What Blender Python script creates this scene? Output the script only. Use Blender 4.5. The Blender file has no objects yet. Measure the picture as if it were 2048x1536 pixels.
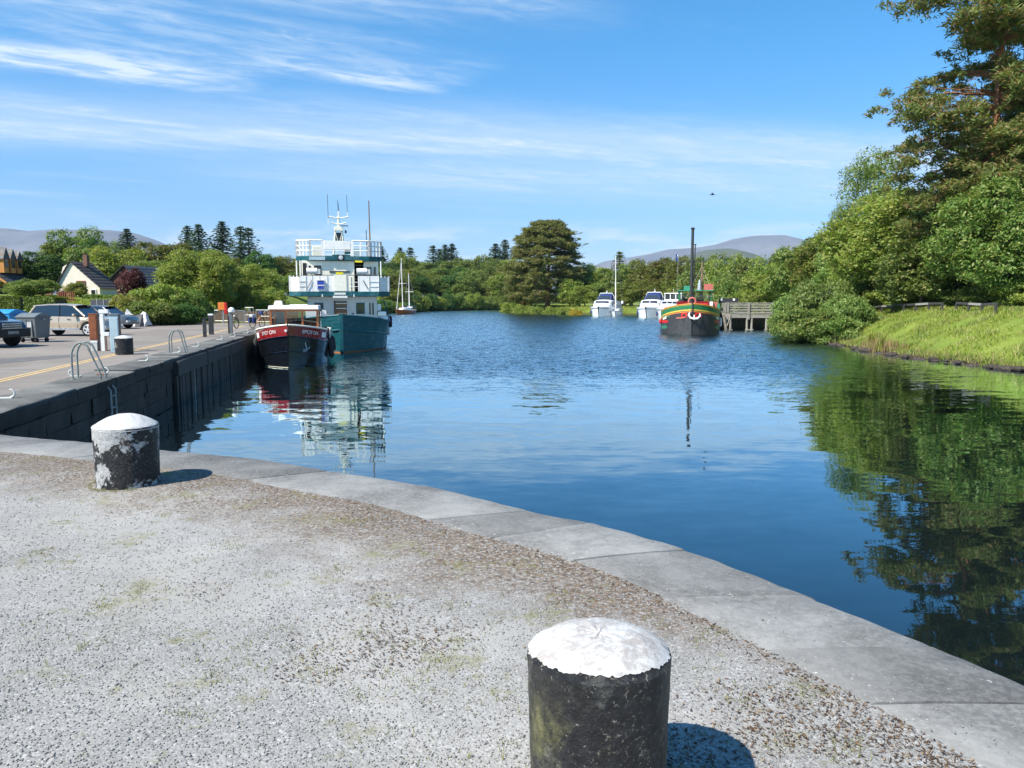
import bpy, bmesh, math, random
import numpy as np
from mathutils import Vector, Matrix
R = math.radians
C = bpy.context.scene.collection
SC = bpy.context.scene

# ---------------------------------------------------------------- camera, sky, sun, exposure
F = 1539.0                       # focal length in pixels of a 2048 wide picture
PITCH = math.atan(172.0 / F)     # camera tilted down a little
EYE = 1.75                       # eye height above the gravel apron
ZW = -1.93                       # canal water level
ZQ = -0.30                       # level of the car park quay

cam = bpy.data.cameras.new('camera')
cam.sensor_width = 36.0
cam.lens = 36.0 * F / 2048.0
cam.clip_end = 30000
cam.clip_start = 0.05
cam_o = bpy.data.objects.new('camera', cam)
C.objects.link(cam_o)
cam_o.location = (0, 0, EYE)
cam_o.rotation_euler = (math.pi / 2 - PITCH, 0, 0)
SC.camera = cam_o

SUN_EL = R(49.0)
SUN_TO = Vector((-0.79, -0.61, 0)).normalized()     # horizontal direction towards the sun
sd = Vector((SUN_TO.x * math.cos(SUN_EL), SUN_TO.y * math.cos(SUN_EL), math.sin(SUN_EL)))

world = bpy.data.worlds.new('World')
SC.world = world
world.use_nodes = True
wt = world.node_tree
wt.nodes.clear()


class NT:
    """small helper to write node trees"""
    def __init__(s, tree):
        s.t = tree

    def n(s, typ, ins=None, **props):
        nd = s.t.nodes.new(typ)
        for k, v in props.items():
            setattr(nd, k, v)
        for k, v in (ins or {}).items():
            s.set(nd, k, v)
        return nd

    def set(s, nd, k, v):
        sock = nd.inputs[k]
        if isinstance(v, bpy.types.NodeSocket):
            s.t.links.new(v, sock)
        else:
            if isinstance(v, (tuple, list)) and len(v) == 3 and sock.type == 'RGBA':
                v = (*v, 1.0)
            sock.default_value = v

    def math(s, op, a, b=0.0, c=0.0, clamp=False):
        nd = s.n('ShaderNodeMath', {0: a, 1: b, 2: c}, operation=op)
        nd.use_clamp = clamp
        return nd.outputs[0]

    def mix(s, fac, a, b, blend='MIX'):
        nd = s.n('ShaderNodeMix', data_type='RGBA', blend_type=blend)
        s.set(nd, 0, fac)
        s.set(nd, 6, a)
        s.set(nd, 7, b)
        return nd.outputs[2]

    def noise(s, vec, scale, detail=4.0, rough=0.55, dist=0.0):
        nd = s.n('ShaderNodeTexNoise', {'Scale': scale, 'Detail': detail, 'Roughness': rough, 'Distortion': dist})
        if vec is not None:
            s.set(nd, 'Vector', vec)
        return nd.outputs[0]

    def ramp(s, fac, pts):
        nd = s.n('ShaderNodeValToRGB')
        el = nd.color_ramp.elements
        while len(el) < len(pts):
            el.new(0.5)
        for e, (p, c) in zip(el, pts):
            e.position = p
            e.color = (c, c, c, 1) if isinstance(c, (int, float)) else (*c, 1)
        s.set(nd, 0, fac)
        return nd.outputs[0]

    def sstep(s, x, lo, hi):
        nd = s.n('ShaderNodeMapRange', {0: x, 1: lo, 2: hi, 3: 0.0, 4: 1.0}, interpolation_type='SMOOTHSTEP')
        return nd.outputs[0]


w = NT(wt)
sky = w.n('ShaderNodeTexSky', sky_type='NISHITA', sun_disc=False)
sky.sun_elevation = SUN_EL
sky.sun_rotation = math.atan2(SUN_TO.x, SUN_TO.y) % (2 * math.pi)
sky.altitude = 30
sky.air_density = 1.15
sky.dust_density = 0.35
sky.ozone_density = 3.0
# thin cirrus, laid out on a flat cloud deck seen in perspective
tc = w.n('ShaderNodeTexCoord')
sep = w.n('ShaderNodeSeparateXYZ', {0: tc.outputs['Generated']})
dx, dy, dz = sep.outputs
tint = w.mix(1.0, sky.outputs[0], w.mix(w.sstep(dz, 0.02, 0.34), (0.78, 1.04, 1.55), (0.44, 1.22, 1.66)), 'MULTIPLY')
zz = w.math('MAXIMUM', dz, 0.02)
px = w.math('DIVIDE', dx, zz)
py = w.math('DIVIDE', dy, zz)


def line_coords(x0, y0, x1, y1):
    """distance along and across a line on the cloud deck"""
    L = math.hypot(x1 - x0, y1 - y0)
    ux, uy = (x1 - x0) / L, (y1 - y0) / L
    ax = w.math('SUBTRACT', px, x0)
    ay = w.math('SUBTRACT', py, y0)
    al = w.math('ADD', w.math('MULTIPLY', ax, ux), w.math('MULTIPLY', ay, uy))
    ac = w.math('ADD', w.math('MULTIPLY', ax, -uy), w.math('MULTIPLY', ay, ux))
    return al, ac


def band(x0, y0, x1, y1, wid, lo, hi, soft):
    al, ac = line_coords(x0, y0, x1, y1)
    q = w.math('DIVIDE', ac, wid)
    g = w.math('POWER', 2.718, w.math('MULTIPLY', w.math('MULTIPLY', q, q), -1.0))
    m = w.math('MULTIPLY', w.sstep(al, lo - soft, lo + soft), w.math('SUBTRACT', 1.0, w.sstep(al, hi - soft, hi + soft)))
    return w.math('MULTIPLY', g, m)


al, ac = line_coords(-1.8, 2.6, 1.2, 4.4)
cv = w.n('ShaderNodeCombineXYZ', {0: w.math('MULTIPLY', al, 0.42), 1: w.math('MULTIPLY', ac, 1.35), 2: 3.7})
n1 = w.noise(cv.outputs[0], 1.35, 9.0, 0.62, 0.35)
cv2 = w.n('ShaderNodeCombineXYZ', {0: w.math('MULTIPLY', al, 0.16), 1: w.math('MULTIPLY', ac, 0.6), 2: 9.1})
n2 = w.noise(cv2.outputs[0], 1.6, 6.0, 0.55, 0.2)
bA = band(-1.78, 2.70, -0.30, 3.68, 0.27, -1.2, 1.80, 0.2)
bA2 = band(-2.1, 3.26, -1.2, 3.72, 0.34, -1.6, 0.9, 0.4)
bB = band(-2.88, 4.5, 3.29, 5.85, 0.75, -9, 7.2, 1.6)
bB2 = band(-2.9, 5.7, 3.3, 7.2, 1.5, 1.0, 11, 2.0)
bC = band(-0.9, 2.50, 0.35, 2.95, 0.24, -1.5, 1.1, 0.4)
fine = w.sstep(n1, 0.40, 0.64)
cvm = w.n('ShaderNodeCombineXYZ', {0: w.math('MULTIPLY', al, 1.9), 1: w.math('MULTIPLY', ac, 4.2), 2: 1.3})
n4 = w.noise(cvm.outputs[0], 1.7, 7.0, 0.65, 0.6)
mott = w.sstep(n4, 0.34, 0.66)
soft_n = w.sstep(n2, 0.30, 0.75)
tex = w.math('MULTIPLY', w.math('ADD', 0.25, w.math('MULTIPLY', fine, 0.75)), w.math('ADD', 0.28, w.math('MULTIPLY', mott, 0.72)))
dA = w.math('MULTIPLY', w.math('MAXIMUM', bA, w.math('MULTIPLY', bA2, 0.9)), w.math('MULTIPLY', tex, 1.6))
dB = w.math('MULTIPLY', w.math('MAXIMUM', bB, w.math('MULTIPLY', bB2, 0.75)), w.math('ADD', 0.30, w.math('ADD', w.math('MULTIPLY', tex, 0.62), w.math('MULTIPLY', soft_n, 0.22))))
dC = w.math('MULTIPLY', bC, w.math('MULTIPLY', tex, 0.7))
dG = w.math('MULTIPLY', w.sstep(w.math('MULTIPLY', n1, n2), 0.27, 0.45), 0.30)
# small cumulus low over the hills
cv3 = w.n('ShaderNodeCombineXYZ', {0: w.math('MULTIPLY', w.math('ARCTAN2', dx, dy), 9.0), 1: w.math('MULTIPLY', dz, 42.0), 2: 5.0})
n3 = w.noise(cv3.outputs[0], 1.0, 6.0, 0.6)
low = w.math('MULTIPLY', w.sstep(dz, 0.012, 0.05), w.math('SUBTRACT', 1.0, w.sstep(dz, 0.07, 0.105)))
dL = w.math('MULTIPLY', w.math('MULTIPLY', w.sstep(n3, 0.45, 0.64), low), 0.8)
dens = w.math('MAXIMUM', w.math('MAXIMUM', w.math('MAXIMUM', dA, dB), w.math('MAXIMUM', dC, dG)), dL, clamp=True)
CLOUD = (6.9, 8.2, 9.6)
skyc = w.mix(dens, tint, CLOUD)
bg = w.n('ShaderNodeBackground', {'Color': skyc, 'Strength': 0.058})
wo = w.n('ShaderNodeOutputWorld', {'Surface': bg.outputs[0]})

sun = bpy.data.lights.new('sun', 'SUN')
sun.energy = 4.2
sun.angle = R(0.53)
sun.color = (1.0, 0.94, 0.84)
sun_o = bpy.data.objects.new('sun', sun)
C.objects.link(sun_o)
sun_o.rotation_euler = sd.to_track_quat('Z', 'Y').to_euler()
sun_o.location = sd * 50

vs = SC.view_settings
vs.view_transform = 'Standard'
vs.look = 'None'
vs.gamma = 1.0
vs.use_curve_mapping = False
vs.exposure = 0.98
SC.cycles.max_bounces = 8
SC.cycles.transparent_max_bounces = 12
SC.cycles.use_denoising = True

# ---------------------------------------------------------------- helpers
cp, sp = math.cos(PITCH), math.sin(PITCH)


def ray(x, y):
    u, v = (x - 1024.0) / F, (768.0 - y) / F
    return Vector((u, cp + v * sp, -sp + v * cp))


def at(x, y, z=0.0):
    """the point of the level z that shows at a pixel of the photograph"""
    d = ray(x, y)
    t = (z - EYE) / d.z
    return Vector((d.x * t, d.y * t, z))


def atd(x, y, Y):
    d = ray(x, y)
    t = Y / d.y
    return Vector((d.x * t, Y, EYE + d.z * t))


class MB:
    """collects faces, then links them as one mesh object"""
    def __init__(s):
        s.v, s.f, s.m = [], [], []

    def add(s, verts, faces, mi=0):
        o = len(s.v)
        s.v += [tuple(p) for p in verts]
        s.f += [tuple(i + o for i in f) for f in faces]
        s.m += [mi] * len(faces)
        return s

    def box(s, c, d, rz=0.0, mi=0, tx=1.0, ty=1.0):
        """box about centre c, sizes d; tx, ty narrow its top"""
        hx, hy, hz = d[0] / 2, d[1] / 2, d[2] / 2
        ca, sa = math.cos(rz), math.sin(rz)
        vv = []
        for z, kx, ky in ((-hz, 1, 1), (hz, tx, ty)):
            for x, y in ((-hx, -hy), (hx, -hy), (hx, hy), (-hx, hy)):
                x, y = x * kx, y * ky
                vv.append((c[0] + x * ca - y * sa, c[1] + x * sa + y * ca, c[2] + z))
        return s.add(vv, [(0, 3, 2, 1), (4, 5, 6, 7), (0, 1, 5, 4), (1, 2, 6, 5), (2, 3, 7, 6), (3, 0, 4, 7)], mi)

    def tube(s, pts, r, n=8, mi=0, caps=True):
        pts = [Vector(p) for p in pts]
        rr = r if isinstance(r, (list, tuple)) else [r] * len(pts)
        rings = []
        prev = None
        for i, p in enumerate(pts):
            a = pts[max(i - 1, 0)]
            b = pts[min(i + 1, len(pts) - 1)]
            t = (b - a).normalized() if (b - a).length > 1e-9 else Vector((0, 0, 1))
            if prev is None:
                up = Vector((0, 0, 1)) if abs(t.z) < 0.9 else Vector((1, 0, 0))
                prev = t.cross(up).normalized()
            e1 = (prev - t * prev.dot(t))
            e1 = e1.normalized() if e1.length > 1e-6 else t.orthogonal().normalized()
            prev = e1
            e2 = t.cross(e1)
            rings.append([p + (e1 * math.cos(k * 2 * math.pi / n) + e2 * math.sin(k * 2 * math.pi / n)) * rr[i] for k in range(n)])
        vv = [q for ring in rings for q in ring]
        ff = []
        for i in range(len(pts) - 1):
            for k in range(n):
                ff.append((i * n + k, i * n + (k + 1) % n, (i + 1) * n + (k + 1) % n, (i + 1) * n + k))
        if caps:
            ff.append(tuple(range(n - 1, -1, -1)))
            ff.append(tuple((len(pts) - 1) * n + k for k in range(n)))
        return s.add(vv, ff, mi)

    def lathe(s, prof, n=24, c=(0, 0, 0), mi=0, wob=None):
        """prof: (r, z) from bottom to top about the z axis"""
        vv, ff = [], []
        for (r, z) in prof:
            for k in range(n):
                a = 2 * math.pi * k / n
                q = r * (1.0 if wob is None else wob(a, z))
                vv.append((c[0] + q * math.cos(a), c[1] + q * math.sin(a), c[2] + z))
        for i in range(len(prof) - 1):
            for k in range(n):
                ff.append((i * n + k, i * n + (k + 1) % n, (i + 1) * n + (k + 1) % n, (i + 1) * n + k))
        ff.append(tuple(range(n - 1, -1, -1)))
        ff.append(tuple((len(prof) - 1) * n + k for k in range(n)))
        return s.add(vv, ff, mi)

    def grid(s, rows, mi=0, closed=False):
        """rows of points, all the same length, joined into quads"""
        n = len(rows[0])
        vv = [p for r in rows for p in r]
        ff = []
        for i in range(len(rows) - 1):
            for k in range(n if closed else n - 1):
                ff.append((i * n + k, i * n + (k + 1) % n, (i + 1) * n + (k + 1) % n, (i + 1) * n + k))
        return s.add(vv, ff, mi)

    def prism(s, poly, vec, mi=0):
        """a flat outline pushed along vec"""
        n = len(poly)
        vec = Vector(vec)
        a = [Vector(p) for p in poly]
        vv = a + [p + vec for p in a]
        ff = [tuple(range(n - 1, -1, -1)), tuple(range(n, 2 * n))]
        ff += [(k, (k + 1) % n, n + (k + 1) % n, n + k) for k in range(n)]
        return s.add(vv, ff, mi)

    def mesh(s, name, mats, smooth=False):
        me = bpy.data.meshes.new(name)
        me.from_pydata(s.v, [], s.f)
        for m in (mats if isinstance(mats, (list, tuple)) else [mats]):
            me.materials.append(m)
        if any(s.m):
            me.polygons.foreach_set('material_index', s.m)
        if smooth:
            me.polygons.foreach_set('use_smooth', [True] * len(s.f))
        bm = bmesh.new()
        bm.from_mesh(me)
        bmesh.ops.recalc_face_normals(bm, faces=bm.faces)
        bm.to_mesh(me)
        bm.free()
        if smooth:
            me.set_sharp_from_angle(angle=R(38))
        me.update()
        return me

    def build(s, name, mats, parent=None, smooth=False, bevel=0.0):
        me = s.mesh(name, mats, smooth)
        return obj(name, me, parent, bevel)


def obj(name, me, parent=None, bevel=0.0):
    o = bpy.data.objects.new(name, me)
    C.objects.link(o)
    if parent is not None:
        o.parent = parent
    if bevel:
        md = o.modifiers.new('edge', 'BEVEL')
        md.width = bevel
        md.segments = 2
        md.limit_method = 'ANGLE'
        md.angle_limit = R(40)
    return o


def tag(o, label=None, cat=None, group=None, kind=None):
    if label:
        o['label'] = label
    if cat:
        o['category'] = cat
    if group:
        o['group'] = group
    if kind:
        o['kind'] = kind
    return o


def empty(name, loc=(0, 0, 0), rz=0.0, label=None, cat=None, group=None):
    o = bpy.data.objects.new(name, None)
    C.objects.link(o)
    o.location = loc
    o.rotation_euler = (0, 0, rz)
    o.empty_display_size = 0.2
    return tag(o, label, cat, group)


def copy_tree(o, parent=None):
    c = o.copy()
    C.objects.link(c)
    if parent is not None:
        c.parent = parent
    for ch in list(o.children):
        copy_tree(ch, c)
    return c


def text_mesh(txt, size):
    cu = bpy.data.curves.new('lettering', 'FONT')
    cu.body = txt
    cu.size = size
    cu.extrude = 0.0
    cu.align_x = 'CENTER'
    cu.align_y = 'CENTER'
    to = bpy.data.objects.new('lettering', cu)
    C.objects.link(to)
    dg = bpy.context.evaluated_depsgraph_get()
    me = bpy.data.meshes.new_from_object(to.evaluated_get(dg))
    bpy.data.objects.remove(to)
    bpy.data.curves.remove(cu)
    return me


def catmull(pts, per=8):
    pts = [Vector(p) for p in pts]
    P = [pts[0] * 2 - pts[1]] + pts + [pts[-1] * 2 - pts[-2]]
    out = []
    for i in range(1, len(P) - 2):
        a, b, c, d = P[i - 1], P[i], P[i + 1], P[i + 2]
        for k in range(per):
            t = k / per
            out.append(0.5 * ((2 * b) + (c - a) * t + (2 * a - 5 * b + 4 * c - d) * t * t + (3 * b - a - 3 * c + d) * t ** 3))
    out.append(pts[-1])
    return out


# ---------------------------------------------------------------- materials
MATS = {}


def new_mat(name):
    m = bpy.data.materials.new(name)
    m.use_nodes = True
    m.node_tree.nodes.clear()
    MATS[name] = m
    return m, NT(m.node_tree)


def finish(t, bsdf):
    t.n('ShaderNodeOutputMaterial', {'Surface': bsdf})


def pm(name, col, rough=0.6, metal=0.0, var=0.18, scale=5.0, bump=0.0, bscale=40.0, spec=0.5, dirt=None, dirt_amt=0.35, dscale=2.5, coat=0.0, grain=None):
    """painted or plain surface: base colour with uneven tone, optional dirt, grain and relief"""
    m, t = new_mat(name)
    tcn = t.n('ShaderNodeTexCoord')
    vec = tcn.outputs['Object']
    if grain:
        vec = t.n('ShaderNodeMapping', {'Vector': vec, 'Scale': grain}).outputs[0]
    nz = t.noise(vec, scale, 6.0, 0.6)
    f = t.sstep(nz, 0.3, 0.7)
    c1 = tuple(c * (1 - var) for c in col)
    c2 = tuple(min(1.0, c * (1 + var)) for c in col)
    cc = t.mix(f, c1, c2)
    if dirt:
        d = t.sstep(t.noise(vec, dscale, 8.0, 0.68), 0.5, 0.72)
        cc = t.mix(t.math('MULTIPLY', d, dirt_amt), cc, dirt)
    b = t.n('ShaderNodeBsdfPrincipled', {'Base Color': cc, 'Metallic': metal, 'Specular IOR Level': spec, 'Coat Weight': coat})
    rr = t.math('ADD', rough - 0.08, t.math('MULTIPLY', f, 0.16), clamp=True)
    t.set(b, 'Roughness', rr)
    if bump:
        bn = t.n('ShaderNodeBump', {'Strength': bump, 'Distance': 0.02, 'Height': t.noise(vec, bscale, 6.0, 0.65)})
        t.set(b, 'Normal', bn.outputs[0])
    finish(t, b.outputs[0])
    return m


def leaf_mat(name, c1, c2, trans=0.38, c3=None, rough=0.5, spec=0.35):
    """leaves: colour changes leaf by leaf and over larger sprays, some light comes through"""
    m, t = new_mat(name)
    g = t.n('ShaderNodeNewGeometry')
    oi = t.n('ShaderNodeObjectInfo')
    tcn = t.n('ShaderNodeTexCoord')
    ri = g.outputs['Random Per Island']
    big = t.noise(tcn.outputs['Object'], 0.55, 3.0, 0.6)
    f = t.math('ADD', t.math('MULTIPLY', ri, 0.55), t.math('MULTIPLY', t.sstep(big, 0.3, 0.7), 0.45), clamp=True)
    col = t.mix(f, c1, c2)
    if c3:
        col = t.mix(t.sstep(t.math('MULTIPLY', ri, t.math('ADD', big, 0.5)), 0.62, 0.86), col, c3)
    hsv = t.n('ShaderNodeHueSaturation', {'Color': col,
              'Hue': t.math('ADD', 0.49, t.math('MULTIPLY', oi.outputs['Random'], 0.022)),
              'Value': t.math('ADD', 0.82, t.math('MULTIPLY', oi.outputs['Random'], 0.36))})
    b = t.n('ShaderNodeBsdfPrincipled', {'Base Color': hsv.outputs[0], 'Roughness': rough, 'Specular IOR Level': spec})
    tr = t.n('ShaderNodeBsdfTranslucent', {'Color': t.mix(1.0, hsv.outputs[0], (1.25, 1.15, 0.6), 'MULTIPLY')})
    mx = t.n('ShaderNodeMixShader', {0: trans, 1: b.outputs[0], 2: tr.outputs[0]})
    finish(t, mx.outputs[0])
    return m


M_white = pm('white_paint', (0.84, 0.82, 0.78), 0.4, var=0.06, dirt=(0.40, 0.34, 0.26), dirt_amt=0.35, dscale=1.8)
M_cream = pm('cream_paint', (0.84, 0.80, 0.66), 0.45, var=0.07, dirt=(0.40, 0.33, 0.22), dirt_amt=0.22)
M_grey_paint = pm('pale_grey_paint', (0.58, 0.58, 0.53), 0.5, var=0.08, dirt=(0.30, 0.27, 0.22), dirt_amt=0.2)
M_teal = pm('teal_paint', (0.005, 0.082, 0.098), 0.4, var=0.22, dirt=(0.13, 0.22, 0.22), dirt_amt=0.45, dscale=1.6, bump=0.08, bscale=3.0)
M_teal2 = pm('dark_teal_paint', (0.008, 0.10, 0.115), 0.4, var=0.15)
M_blackhull = pm('black_hull_paint', (0.006, 0.008, 0.012), 0.16, var=0.3, coat=0.4)
M_blackdull = pm('dull_black_paint', (0.034, 0.034, 0.035), 0.5, var=0.3, dirt=(0.10, 0.09, 0.08), dirt_amt=0.3, dscale=1.2)
M_black = pm('black_rubber', (0.012, 0.012, 0.013), 0.7, var=0.3)
M_red = pm('dark_red_paint', (0.24, 0.012, 0.014), 0.25, var=0.12, coat=0.3)
M_brightred = pm('bright_red_paint', (0.55, 0.015, 0.012), 0.4, var=0.1)
M_green = pm('bright_green_paint', (0.02, 0.15, 0.055), 0.4, var=0.12)
M_mint = pm('mint_green_paint', (0.04, 0.27, 0.16), 0.4, var=0.1)
M_yellow = pm('yellow_paint', (0.60, 0.40, 0.05), 0.5, var=0.1)
M_orange = pm('orange_paint', (0.72, 0.22, 0.03), 0.5, var=0.1)
M_rust = pm('rusty_waterline', (0.30, 0.10, 0.03), 0.75, var=0.3, dirt=(0.05, 0.12, 0.12), dirt_amt=0.6)
M_brownpaint = pm('red_brown_paint', (0.25, 0.075, 0.025), 0.5, var=0.18, dirt=(0.10, 0.05, 0.03), dirt_amt=0.5, dscale=6)
M_wood = pm('varnished_wood', (0.33, 0.10, 0.025), 0.35, var=0.25, grain=(8, 8, 1), coat=0.3)
M_plainwood = pm('bare_brown_wood', (0.20, 0.125, 0.075), 0.75, var=0.3, grain=(6, 6, 1))
M_greywood = pm('weathered_grey_timber', (0.29, 0.27, 0.235), 0.85, var=0.38, scale=3, grain=(1, 9, 9), bump=0.4, bscale=6, dirt=(0.09, 0.08, 0.06), dirt_amt=0.5)
M_darkwood = pm('wet_dark_timber', (0.045, 0.042, 0.038), 0.8, var=0.4, scale=2.2, grain=(7, 7, 1), bump=0.5, bscale=5)
M_galv = pm('galvanised_steel', (0.42, 0.44, 0.44), 0.42, metal=0.55, var=0.2, scale=12)
M_steel = pm('bare_steel', (0.5, 0.5, 0.5), 0.35, metal=0.8, var=0.15)
M_rail = pm('dull_galvanised_tube', (0.24, 0.26, 0.24), 0.6, metal=0.2, var=0.3, scale=9, dirt=(0.20, 0.13, 0.07), dirt_amt=0.25)
M_pipe = pm('dark_steel_pipe', (0.05, 0.05, 0.055), 0.4, metal=0.3, var=0.2)
M_blue = pm('blue_plastic', (0.02, 0.26, 0.55), 0.42, var=0.08, dirt=(0.3, 0.35, 0.4), dirt_amt=0.2)
M_darkblue = pm('navy_cloth', (0.012, 0.03, 0.13), 0.7, var=0.15)
M_deepblue = pm('deep_blue_paint', (0.03, 0.06, 0.36), 0.5, var=0.1)
M_greyplastic = pm('grey_plastic', (0.13, 0.15, 0.155), 0.5, var=0.1, dirt=(0.3, 0.3, 0.3), dirt_amt=0.15)
M_palebluebox = pm('pale_blue_grey_paint', (0.40, 0.52, 0.56), 0.45, var=0.08, dirt=(0.28, 0.27, 0.22), dirt_amt=0.25)
M_rope = pm('pale_rope', (0.50, 0.45, 0.36), 0.9, var=0.2, scale=30)
M_tarp = pm('dark_grey_tarpaulin', (0.045, 0.045, 0.05), 0.5, var=0.2, bump=0.3, bscale=6)
M_tarp2 = pm('pale_tarpaulin', (0.50, 0.50, 0.50), 0.5, var=0.12, bump=0.3, bscale=6)
M_gelcoat = pm('white_gelcoat', (0.80, 0.80, 0.78), 0.25, var=0.04, coat=0.3)
M_render = pm('cream_roughcast', (0.76, 0.68, 0.56), 0.9, var=0.1, bump=0.4, bscale=30, dirt=(0.35, 0.30, 0.24), dirt_amt=0.25, dscale=0.8)
M_render2 = pm('pale_yellow_roughcast', (0.76, 0.66, 0.44), 0.9, var=0.1, bump=0.4, bscale=30)
M_tanwall = pm('tan_roughcast', (0.50, 0.36, 0.22), 0.9, var=0.12, bump=0.4, bscale=30)
M_larch = pm('orange_larch_cladding', (0.52, 0.22, 0.055), 0.7, var=0.2, grain=(5, 5, 1))
M_maroon = pm('maroon_cladding', (0.085, 0.022, 0.018), 0.7, var=0.2)
M_slate = pm('dark_roof_slate', (0.055, 0.058, 0.065), 0.6, var=0.35, scale=4)
M_tile = pm('brown_black_roof_tile', (0.045, 0.038, 0.036), 0.75, var=0.4, scale=5)
M_beigecar = pm('beige_metallic_car_paint', (0.50, 0.41, 0.30), 0.3, metal=0.25, var=0.03, coat=0.8)
M_navycar = pm('dark_navy_car_paint', (0.012, 0.017, 0.030), 0.25, metal=0.3, var=0.05, coat=0.8)
M_silvercar = pm('silver_grey_car_paint', (0.16, 0.17, 0.18), 0.3, metal=0.5, var=0.04, coat=0.8)
M_tyre = pm('tyre_rubber', (0.014, 0.014, 0.014), 0.8, var=0.2)
M_alloy = pm('silver_alloy', (0.62, 0.62, 0.62), 0.35, metal=0.15, var=0.05)
M_bark = pm('grey_brown_bark', (0.10, 0.08, 0.06), 0.9, var=0.4, scale=3, grain=(3, 3, 0.6), bump=0.7, bscale=6)
M_pinebark = pm('orange_pine_bark', (0.23, 0.10, 0.05), 0.9, var=0.4, scale=3, grain=(3, 3, 0.8), bump=0.7, bscale=6)
M_palebark = pm('pale_birch_bark', (0.32, 0.30, 0.27), 0.85, var=0.3, scale=4)
M_lens = pm('headlamp_lens', (0.55, 0.57, 0.58), 0.12, var=0.05, coat=0.6)
M_soil = pm('dark_peaty_stone', (0.05, 0.038, 0.028), 0.9, var=0.5, scale=6, bump=0.6, bscale=12)
M_brick = pm('red_brown_brickwork', (0.17, 0.085, 0.06), 0.9, var=0.3)
M_flagblue = pm('blue_flag_cloth', (0.02, 0.06, 0.30), 0.8, var=0.1)
M_pink = pm('faded_red_paint', (0.50, 0.13, 0.10), 0.6, var=0.15)
M_tanblind = pm('tan_blind', (0.42, 0.28, 0.14), 0.8, var=0.15)
M_signyellow = pm('sign_yellow', (0.85, 0.68, 0.02), 0.5, var=0.05)


def glass_mat(name, col, rough=0.05):
    m, t = new_mat(name)
    b = t.n('ShaderNodeBsdfPrincipled', {'Base Color': (*col, 1), 'Roughness': rough, 'Specular IOR Level': 0.9, 'Coat Weight': 0.5})
    finish(t, b.outputs[0])
    return m


M_darkglass = glass_mat('dark_window_glass', (0.012, 0.015, 0.018))
M_houseglass = glass_mat('house_window_glass', (0.03, 0.035, 0.04))


def clear_glass():
    m, t = new_mat('clear_cabin_glass')
    tr = t.n('ShaderNodeBsdfTransparent', {'Color': (0.82, 0.86, 0.86, 1)})
    gl = t.n('ShaderNodeBsdfGlossy', {'Color': (1, 1, 1, 1), 'Roughness': 0.03})
    fr = t.n('ShaderNodeFresnel', {'IOR': 1.6})
    mx = t.n('ShaderNodeMixShader', {0: fr.outputs[0], 1: tr.outputs[0], 2: gl.outputs[0]})
    finish(t, mx.outputs[0])
    return m


M_clear = clear_glass()

# ---------------------------------------------------------------- the setting: layout lines
rng = np.random.default_rng(7)
random.seed(7)
QX0, QY0 = -9.20, 13.84                  # a point of the car park quay edge


def quay_x(y):
    """x of the water edge of the car park quay"""
    if y <= 27.2:
        return QX0 - 0.190 * (y - QY0)
    return QX0 - 0.190 * (27.2 - QY0) - 0.185 * (y - 27.2)


CORNER = Vector((quay_x(11.3), 11.3, 0))
edge_px = [(0, 865), (190, 883), (330, 897), (520, 915), (680, 940), (870, 970), (1080, 1020), (1205, 1045), (1400, 1100), (1640, 1190), (2048, 1355)]
outer = [CORNER] + [at(*p) for p in edge_px] + [Vector((2.78, 2.4, 0)), Vector((3.02, 1.2, 0)), Vector((3.16, -1, 0)), Vector((3.2, -6, 0)), Vector((3.2, -40, 0))]
OUT = catmull(outer, 10)
OUTA = np.array([(p.x, p.y) for p in OUT])
seg = np.linalg.norm(np.diff(OUTA, axis=0), axis=1)
ARC = np.concatenate([[0], np.cumsum(seg)])
COPW = 0.86


def on_edge(s):
    """point, tangent and landward normal of the curved quay edge at arc length s"""
    x = np.interp(s, ARC, OUTA[:, 0])
    y = np.interp(s, ARC, OUTA[:, 1])
    x2 = np.interp(s + 0.12, ARC, OUTA[:, 0]) - np.interp(s - 0.12, ARC, OUTA[:, 0])
    y2 = np.interp(s + 0.12, ARC, OUTA[:, 1]) - np.interp(s - 0.12, ARC, OUTA[:, 1])
    t = Vector((x2, y2, 0)).normalized()
    return Vector((x, y, 0)), t, Vector((t.y, -t.x, 0))


def land_dist(X, Y):
    """signed distance landward of the curved quay edge (vectorised)"""
    best = np.full(X.shape, 1e9)
    sgn = np.zeros(X.shape)
    for i in range(len(OUTA) - 1):
        a, b = OUTA[i], OUTA[i + 1]
        d = b - a
        L2 = d @ d + 1e-12
        t = np.clip(((X - a[0]) * d[0] + (Y - a[1]) * d[1]) / L2, 0, 1)
        ex, ey = X - (a[0] + t * d[0]), Y - (a[1] + t * d[1])
        q = np.hypot(ex, ey)
        s_ = np.where(d[0] * (Y - a[1]) - d[1] * (X - a[0]) < 0, 1.0, -1.0)
        m = q < best
        best = np.where(m, q, best)
        sgn = np.where(m, s_, sgn)
    return best * sgn


# outline of the water for the terrain (walled sides pulled 2.5 m under the paving)
shore_right = [(28, -60), (27, 0), (25.6, 22), (25.3, 39), (24.3, 48.4), (24.7, 57), (25.4, 63), (27.9, 83), (31, 97), (35, 110), (42, 124), (44, 140), (34, 158), (24, 166), (14, 171), (3, 190), (-2, 200), (10, 228), (30, 240)]
shore_far = [(30, 256), (12, 252), (0, 246), (-12, 240), (-24, 217), (-31, 190), (-33, 165), (-29, 130), (-25.5, 100)]
shore_wall = [(quay_x(y) - 2.5, y) for y in (78, 60, 40, 27, 13)] + [(-8.5, 8.6), (-4, 6.6), (-1.5, 5.2), (0, 3.5), (0.8, 0), (1, -60)]
CANAL = np.array(shore_right + shore_far + shore_wall)


def sm(t):
    t = np.clip(t, 0, 1)
    return t * t * (3 - 2 * t)


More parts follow.
